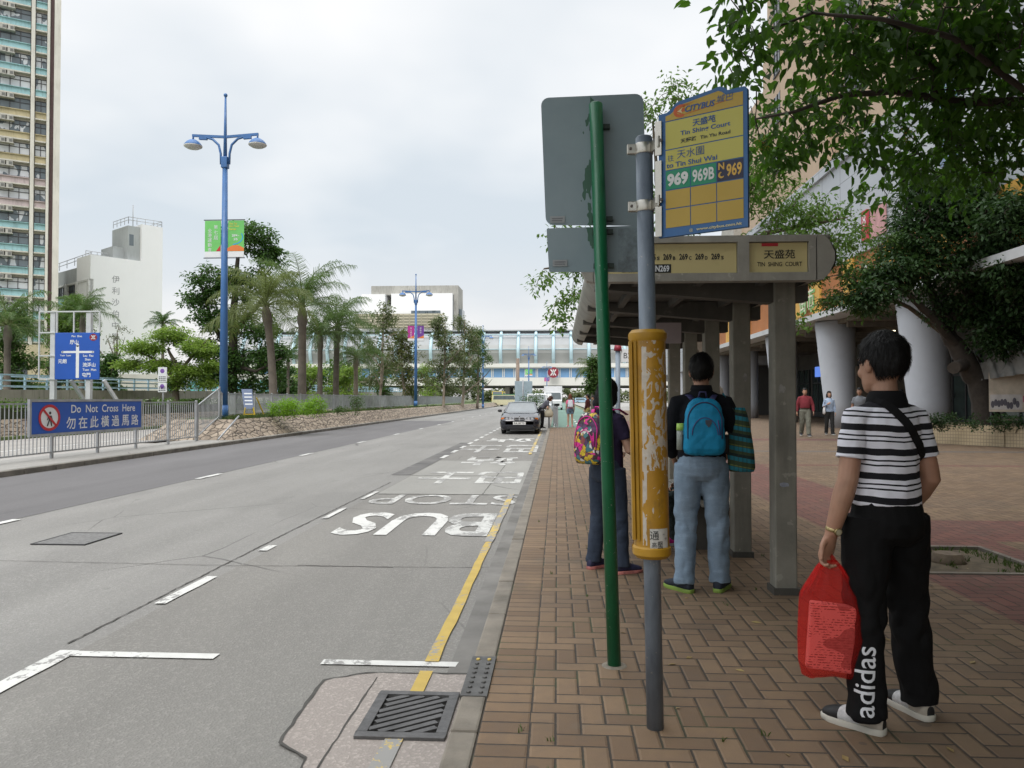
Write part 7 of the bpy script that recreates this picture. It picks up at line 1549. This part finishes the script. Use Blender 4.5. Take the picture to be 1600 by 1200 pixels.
tree('planter_tree', b0, limbs, blobs, 52, (.5, .5, .32), .17, lf_shade, bark_d, 'dark leaning tree with a sawn limb growing from the tiled planter', seed=6, droop=.4, tw=.02)
limbs = [([(b0[0]+.7, b0[1]+1.3, .45), aw(1525, 560, 26.3), aw(1420, 480, 25.5), aw(1330, 440, 24)], [.12, .10, .07, .04])]
blobs = [(aw(px, py, 24), (q, q, q*.6), n) for px, py, q, n in ((1290, 400, .75, 36), (1340, 430, .75, 36), (1310, 470, .6, 28), (1390, 385, .7, 32), (1270, 430, .4, 14), (1345, 480, .5, 20))]
tree('leafy_tree', limbs[0][0][0], limbs, blobs, 26, (.36, .36, .22), .14, lf_mid, bark, 'branches of the dark planter tree, coloured lighter as if lit, in front of the orange fascia, beside the shelter roof end', seed=8, tw=.012)  # boughs of the planter tree; lit look put in leaf colour, trunk added
# ---- tree behind the shelter
t0 = (2.9, 15.5, 0)
limbs = [([t0, (2.85, 15.4, 2.2), (2.6, 15.2, 3.6), (2.2, 15, 5.2)], [.17, .14, .11, .06]), ([(2.85, 15.4, 2.2), (1.6, 14.6, 3.4), (.6, 14, 3.9), aw(850, 420, 13.5)], [.09, .06, .04, .015]), ([(2.6, 15.2, 3.6), (1.9, 14.6, 5.2), aw(1020, 190, 14)], [.08, .05, .02]), ([(2.6, 15.2, 3.6), (4, 15, 4.6), (5.4, 14.6, 4.8)], [.08, .05, .02])]
blobs = [(aw(px, py, Y), (q, q, q*.8), n) for px, py, Y, q, n in ((880, 370, 13.6, .34, 12), (850, 440, 13.3, .22, 6), (890, 465, 13.6, .38, 14), (872, 505, 13.2, .22, 6), (905, 420, 14, .3, 14), (1010, 180, 14, .35, 12), (1050, 150, 14, .4, 16), (1110, 200, 14.4, .8, 30), (1190, 300, 14.4, .75, 46), (1240, 330, 14.6, .6, 40), (1290, 345, 14.6, .6, 36), (1160, 260, 14.6, .7, 36), (1210, 380, 14.4, .6, 36), (1330, 375, 14.6, .45, 20), (1240, 500, 14.6, .28, 8), (980, 300, 14.5, .7, 30), (1060, 330, 15, .8, 30))]
tree('pavement_tree', t0, limbs, blobs, 22, (.25, .25, .17), .10, lf_light if False else leafmat('fresh green leaves', (.04, .10, .012), (.13, .23, .05), .4), bark, 'fresh green tree standing behind the bus shelter, sprays hanging past its gutter', seed=11, droop=.5, tw=.006, rmax=.025)
# ---- big dark tree on the left
t0 = aw(364, 640, 50); t0 = (t0[0], t0[1], 0)
limbs = [([t0, aw(362, 570, 50), aw(366, 480, 50), aw(372, 400, 50)], [.38, .32, .24, .12]), ([aw(362, 560, 50), aw(330, 500, 50), aw(312, 440, 50)], [.2, .14, .06]), ([aw(364, 520, 50), aw(410, 470, 50), aw(435, 440, 50)], [.2, .14, .06]), ([aw(362, 570, 50), aw(400, 580, 49), aw(440, 560, 49)], [.16, .1, .05])]
blobs = [(aw(px, py, 50), (q, q*1.1, q*.75), n) for px, py, q, n in ((395, 375, 1.5, 50), (420, 400, 1.0, 30), (360, 365, 1.0, 26), (330, 440, 1.4, 44), (380, 440, 1.7, 60), (310, 470, .9, 24), (340, 500, 1.5, 50), (400, 510, 1.5, 46), (320, 545, 1.0, 30), (360, 560, 1.5, 56), (415, 560, 1.3, 46), (432, 545, .8, 20), (380, 600, 1.1, 30), (330, 590, .9, 24), (425, 600, .7, 14), (372, 630, .5, 10))]
tree('broadleaf_tree', t0, limbs, blobs, 42, (.62, .62, .36), .27, lf_dark, bark_d, 'tall dense dark green tree rising behind the nearest blue street lamp', seed=12, droop=.25, tw=.03)
# ---- light green spreading tree and its neighbours
t0 = aw(276, 640, 44); t0 = (t0[0], t0[1], 0)
limbs = [([t0, aw(274, 610, 44), aw(280, 580, 44), aw(262, 545, 44)], [.22, .19, .15, .07]), ([aw(280, 582, 44), aw(305, 550, 44), aw(325, 530, 44)], [.12, .08, .03]), ([aw(276, 595, 44), aw(240, 560, 44), aw(205, 545, 44)], [.12, .08, .03])]
blobs = [(aw(px, py, 44), (q, q*1.2, q*.42), n) for px, py, q, n in ((225, 545, 1.1, 46), (270, 525, 1.2, 50), (310, 545, 1.1, 46), (205, 570, .7, 26), (250, 570, 1.1, 44), (300, 580, 1.0, 40), (330, 570, .6, 22), (275, 598, .8, 26), (320, 600, .5, 16))]
tree('spreading_tree', t0, limbs, blobs, 52, (.55, .55, .26), .19, lf_light, bark, 'light green spreading tree between the parking sign and the blue lamp post', seed=13, droop=.1, tw=.015)
def simple(px, Y, top, w, bot, lm, bm_, label, seed, trunk=.12, lean=0, n=None, name='slender_tree', lsz=.27, cat='tree', group=None, dens=1.0, base_z=0.0, rad=.5):
    x = at(px, 600, Y).x; t0 = (x, Y, base_z); s = Y/1200; zt = at(px, top, Y).z; zb_ = at(px, bot, Y).z; r = random.Random(seed); cw = w*s/2
    limbs = [([t0, (x+lean*.4, Y, base_z+(zb_-base_z)*.6), (x+lean, Y, zb_+(zt-zb_)*.5), (x+lean*1.1, Y, zt-.3)], [trunk, trunk*.85, trunk*.55, trunk*.2])]
    for k in range(4):
        z = zb_+(zt-zb_)*r.uniform(-.05, .5); a = r.uniform(0, 6.28); limbs.append(([(x+lean*.8, Y, z-.6), (x+lean+cw*.5*math.cos(a), Y+cw*.5*math.sin(a), z+.5), (x+lean+cw*.8*math.cos(a), Y+cw*.8*math.sin(a), z+1.3)], [trunk*.45, trunk*.3, trunk*.1]))
    blobs = []; m = 9
    for k in range(m):
        t_ = (k+.5)/m; z = zb_+(zt-zb_)*t_; wd = cw*(.55+.6*math.sin(PI*min(1, t_*1.05)**.8))*.75; a = r.uniform(0, 6.28); o = cw*.45*(1-t_*.6)
        blobs.append(((x+lean*(.6+.4*t_)+o*math.cos(a), Y+o*math.sin(a), z), (wd*.75, wd*.75, (zt-zb_)/m*1.05), int((n or 16)*dens*1.45)))
    return tree(name, t0, limbs, blobs, 26, (rad, rad, rad*.7), lsz, lm, bm_, label, cat, group, seed, .25, .02)
simple(592, 60, 478, 88, 600, lf_olive, bark_p, 'slender pale barked tree with thin airy crown right of the palms', 21, .13, .3, 10, dens=.8, name='paperbark_tree', group='slender trees along the median')
simple(636, 72, 520, 74, 615, leafmat('russet green leaves', (.04, .065, .014), (.12, .13, .035), .3), bark_p, 'slender tree with russet tinged crown just left of the second blue lamp', 22, .15, -.5, 14, name='paperbark_tree', group='slender trees along the median')
simple(692, 78, 498, 78, 615, lf_olive, bark_p, 'tallest olive green slender tree right of the second blue lamp, pale trunk', 23, .17, .2, 17, name='paperbark_tree', group='slender trees along the median')
simple(722, 92, 498, 76, 612, lf_olive, bark_p, 'olive green slender tree with forked trunk near the end of the median row', 24, .2, .3, 17, name='paperbark_tree', group='slender trees along the median')
simple(746, 104, 518, 60, 605, lf_mid, bark, 'smaller rounded tree at the right end of the median row by the third lamp', 25, .2, .1, 16, name='paperbark_tree', group='slender trees along the median')
simple(20, 52, 492, 90, 610, lf_mid, bark, 'bushy mid green tree at the left edge in front of the tower', 31, .16, 0, 22, name='leafy_tree')
simple(105, 58, 468, 110, 590, leafmat('grass green leaves', (.05, .11, .018), (.15, .23, .05), .35), bark, 'bright green full tree behind the blue direction sign', 32, .2, 0, 26, name='leafy_tree')
simple(92, 46, 540, 40, 632, lf_shade, bark_d, 'narrow dark conifer like tree beside the left post of the direction sign', 33, .14, 0, 12, name='dark_tree', lsz=.16, rad=.3)
simple(178, 56, 512, 74, 585, lf_olive, bark, 'thinly leaved bare branched tree in front of the white school wall', 34, .14, .2, 3, name='sparse_tree', dens=.9, rad=.3, lsz=.14)
simple(170, 52, 560, 60, 628, lf_dark, bark, 'low round dark green tree right of the direction sign', 35, .12, 0, 13, name='round_tree')
simple(480, 74, 572, 90, 625, lf_light, bark, 'light green shrubby tree seen between the first two palm trunks', 36, .12, 0, 14, name='shrubby_tree')
simple(540, 76, 575, 80, 628, lf_light, bark, 'light green shrubby tree seen low between the right hand palm trunks', 37, .12, 0, 14, name='shrubby_tree')
simple(600, 100, 570, 50, 625, lf_mid, bark, 'green shrubby tree behind the thin pale barked tree', 38, .12, 0, 12, name='shrubby_tree')
simple(668, 112, 572, 60, 628, lf_light, bark, 'pale green shrubby tree low behind the second blue lamp', 39, .12, 0, 12, name='shrubby_tree')
simple(446, 70, 575, 60, 625, lf_dark, bark, 'dark bushy tree in the shade left of the first palm trunk', 40, .12, 0, 12, name='shrubby_tree')
simple(928, 60, 562, 30, 612, lf_mid, bark, 'small tree by the cycle track beyond the red capped pole', 41, .1, 0, 8, name='small_tree')
# ---- palms
def palm(px, Y, top_py, L, label, seed, nf=22, trunk=.17, lean=0.0, droop=1.0, lm=None, up=.9, base_z=.6, wide=.6, shaft=True, group='feather palms on the median', flop=0):
    r = np.random.default_rng(seed); x = at(px, 600, Y).x; zt = at(px, top_py, Y).z; t = thing('palm_tree', (x-lean, Y, base_z), label, 'palm', group)
    tb = MB(); h = zt-base_z; ks = [0, .04, .3, .6, .82, .86, .95, 1.0]; rr = [1.35, 1.1, 1.0, .92, .95, 1.25, 1.1, .7] if shaft else [1.35, 1.1, 1, .9, .85, .85, .8, .7]
    tb.tube([(lean*k*k, 0, h*k) for k in ks], [trunk*q for q in rr], 12, m=0); tb.build('trunk', lm[1] if lm else mat('palm trunk', (.14, .12, .10), .9, .3, 2, .6, 12), t)
    fv = []; ff = []; k = 0; rb = MB()
    for i in range(nf):
        az = i*2.399+r.uniform(-.3, .3); el = up-(i/nf)*(up+flop)+r.uniform(-.15, .15); Lf = L*r.uniform(.8, 1.1); p = np.array([lean, 0, h]); N = 16; pts = []; dirs = []; e = R(85)*min(1, max(-.3, el)); 
        for s_ in range(N+1):
            t_ = s_/N; a = e-droop*1.5*t_**1.4*(1 if el > 0 else .5); d = np.array([math.cos(az)*math.cos(a), math.sin(az)*math.cos(a), math.sin(a)]); pts.append(p.copy()); dirs.append(d); p = p+d*Lf/N
        rb.tube([tuple(q) for q in pts[::3]], [.035*(1-.8*j/5) for j in range(len(pts[::3]))], 4, cap=False)
        nl = 44
        for j in range(nl):
            t_ = .14+.86*(j+.5)/nl; a = t_*N; q0 = int(min(a, N-1)); p0 = pts[q0]+(pts[q0+1]-pts[q0])*(a-q0); d = dirs[q0]; sd = np.cross(d, [0, 0, 1.]); sd /= np.linalg.norm(sd)+1e-9; un = np.cross(sd, d)
            ll = Lf*wide*.42*math.sin(PI*min(1, .12+t_*.86))**.7*r.uniform(.8, 1.15)
            for sg in (-1, 1):
                g_ = sd*sg*.75+d*.55+un*r.uniform(-.35, .35); g_ /= np.linalg.norm(g_); m_ = p0+g_*ll*.5; e_ = p0+g_*ll*.9+np.array([0, 0, -ll*.55*droop]); w_ = d*(.011+.005*L/3)
                fv += [p0-w_, p0+w_, m_+w_*.9, m_-w_*.9, e_]; ff += [(k, k+1, k+2, k+3), (k+3, k+2, k+4, k+4)]; k += 5
    rb.build('frond_stem', mat('frond stem', (.14, .17, .06), .7), t)
    me = bpy.data.meshes.new('crown'); me.from_pydata([tuple(q) for q in fv], [], [f if f[2] != f[3] else f[:3] for f in ff]); me.materials.append((lm[0] if lm else palmleaf)); o = bpy.data.objects.new('crown', me); C.objects.link(o); o.parent = t
    return t
palmleaf = leafmat('palm leaflets', (.035, .08, .018), (.11, .175, .05), .35); palmdry = leafmat('dry palm leaflets', (.06, .095, .025), (.17, .20, .07), .35)
ptr = mat('palm trunk', (.14, .12, .10), .9, .3, 2, .6, 12)
palm(414, 38, 478, 3.3, 'feather palm with browned tips and leaning trunk, nearest the tall dark tree', 51, 26, .20, -.45, 1.15, (palmdry, ptr), 1.0, flop=.15)
palm(472, 43, 480, 4.0, 'tallest feather palm with long fronds arching to the right', 52, 24, .24, 0, 1.05, None, 1.05, flop=-.1)
palm(500, 48, 525, 2.7, 'shorter feather palm standing just right of the tallest one', 53, 20, .17, 0, 1.1, None, 1.0, flop=.1)
palm(527, 50, 512, 3.7, 'feather palm with broad shaggy crown, right of the shorter palm', 54, 30, .2, .1, 1.15, None, 1.05, flop=.3)
palm(556, 54, 560, 2.3, 'drooping small palm at the right end of the palm row', 55, 20, .17, 0, 1.2, (palmleaf, bark_p), .9, flop=.3)
palm(11, 36, 508, 2.6, 'slim palm with a straight grey trunk at the far left edge', 56, 22, .16, 0, 1.0, None, 1.0, .2, group='palms by the far carriageway', flop=.1)
palm(128, 52, 492, 2.6, 'palm with bright feathery fronds rising behind the direction sign', 57, 20, .16, 0, 1.0, (lf_mid, ptr), 1.0, 0, group='palms by the far carriageway', flop=0)
palm(254, 62, 506, 1.6, 'small palm head showing above the light green tree', 58, 20, .13, 0, .9, (lf_dark, ptr), 1.0, 0, group='palms by the far carriageway', flop=.1)
palm(450, 62, 560, 1.6, 'small pale palm seen between the dark tree and the tallest palm trunk', 59, 16, .12, 0, 1.0, (lf_mid, ptr), 1.0, 0, group='palms by the far carriageway', flop=0)
palm(925, 75, 578, 2.2, 'distant feathery palm left of the red capped pole', 60, 18, .14, 0, 1.1, (lf_olive, ptr), .9, 0, group='palms by the far carriageway', flop=.1)
# ---- hedges and bushes
def bush(name, c, size, label, lm, n=60, lsz=.09, seed=1, cat='bush', group=None, per=26):
    r = np.random.default_rng(seed); t = thing(name, c, label, cat, group); s = size
    cen = blob_points([((0, 0, s[2]*.5), (s[0]*.5, s[1]*.5, s[2]*.45), n)], r); cen[:, 2] = np.maximum(cen[:, 2], .08)
    v, f = leaves_np(cen, per, (s[2]*.28,)*3, lsz, r, 0, .6); mesh_np('foliage', v, f, lm, t)
    tb = MB(); grow(tb, [(0, 0, 0), (s[0]*.2, 0, .0), (-s[0]*.2, 0, 0)], cen[:40], r, .012); tb.build('stem', bark, t); return t
b1_ = gr(461, 652, .65); 
bush('flowering_bush', (at(452, 0, 31).x, 31, .62), (1.6, 1.0, .80), 'bright green clipped bush on the stone planter, left of the pair', lf_bush, 110, .085, 61, group='bright bushes on the planter')
bush('flowering_bush', (at(493, 0, 32).x, 32, .62), (1.1, 1.0, .82), 'bright green clipped bush on the stone planter, right of the pair', lf_bush, 80, .085, 62, group='bright bushes on the planter')
bush('small_bush', (at(558, 0, 38).x, 38, .62), (.6, .5, .9), 'small upright bush against the railing on the stone planter', lf_mid, 26, .09, 63)
bush('small_bush', (at(534, 0, 37).x, 37, .62), (.8, .5, .4), 'low straggling bush at the foot of the planter railing', lf_mid, 20, .08, 64)
bush('kerbside_bush', (at(831, 0, 42).x, 42, .2), (1.6, 1.2, 1.5), 'dark round bush in a planter behind the parked car', lf_dark, 70, .11, 65)
hd = thing('hedge', (-21.4, 30, .55), 'long clipped green hedge on the low stone wall beyond the far carriageway', 'hedge')
r_ = np.random.default_rng(66); cen = np.stack([r_.uniform(-.55, .55, 900), r_.uniform(-18, 40, 900), r_.uniform(.05, .75, 900)], 1); v, f = leaves_np(cen, 22, (.22, .22, .2), .11, r_, 0, .6); mesh_np('foliage', v, f, leafmat('hedge leaves', (.04, .09, .015), (.12, .2, .04), .3, 1.5), hd)
MB().bb((-.5, -18, -.2), (.5, 40, .5)).build('stem', mat('hedge core', (.03, .04, .015), .95), hd)
for px, py, Y, s_, lb in ((1475, 668, 23.6, 1.6, 'dark low shrub in the tiled planter at the foot of the leaning tree'), (1575, 655, 22.6, 2.2, 'dark bushy shrub in the tiled planter under the notice board')):
    p = at(px, 650, Y); bush('planter_shrub', (p.x, Y+.4, .45), (s_, 1.0, .5), lb, lf_shade, 45, .09, int(px))
# far green belts that read as one mass
def belt(name, x0, x1, y, h, lm, seed, n=900, lsz=.9):
    r = np.random.default_rng(seed); cen = np.stack([r.uniform(x0, x1, n), y+r.uniform(-3, 3, n), h*r.random(n)**.7], 1); cen[:, 2] *= .75+.25*np.sin(cen[:, 0]*.35+seed)
    v, f = leaves_np(cen, 12, (1.1, 1.1, .8), lsz, r, .1, .6); o = mesh_np(name, v, f, lm); o['kind'] = 'stuff'; return o
belt('far_trees', -150, 60, 300, 7.5, leafmat('distant foliage', (.10, .14, .06), (.22, .25, .12), .2, .2), 71, 1500, 1.3)
belt('roadside_trees', -75, -34, 135, 8, lf_mid, 72, 900, .8)
belt('roadside_shrubs', -60, -28, 62, 2.6, lf_mid, 73, 900, .35)
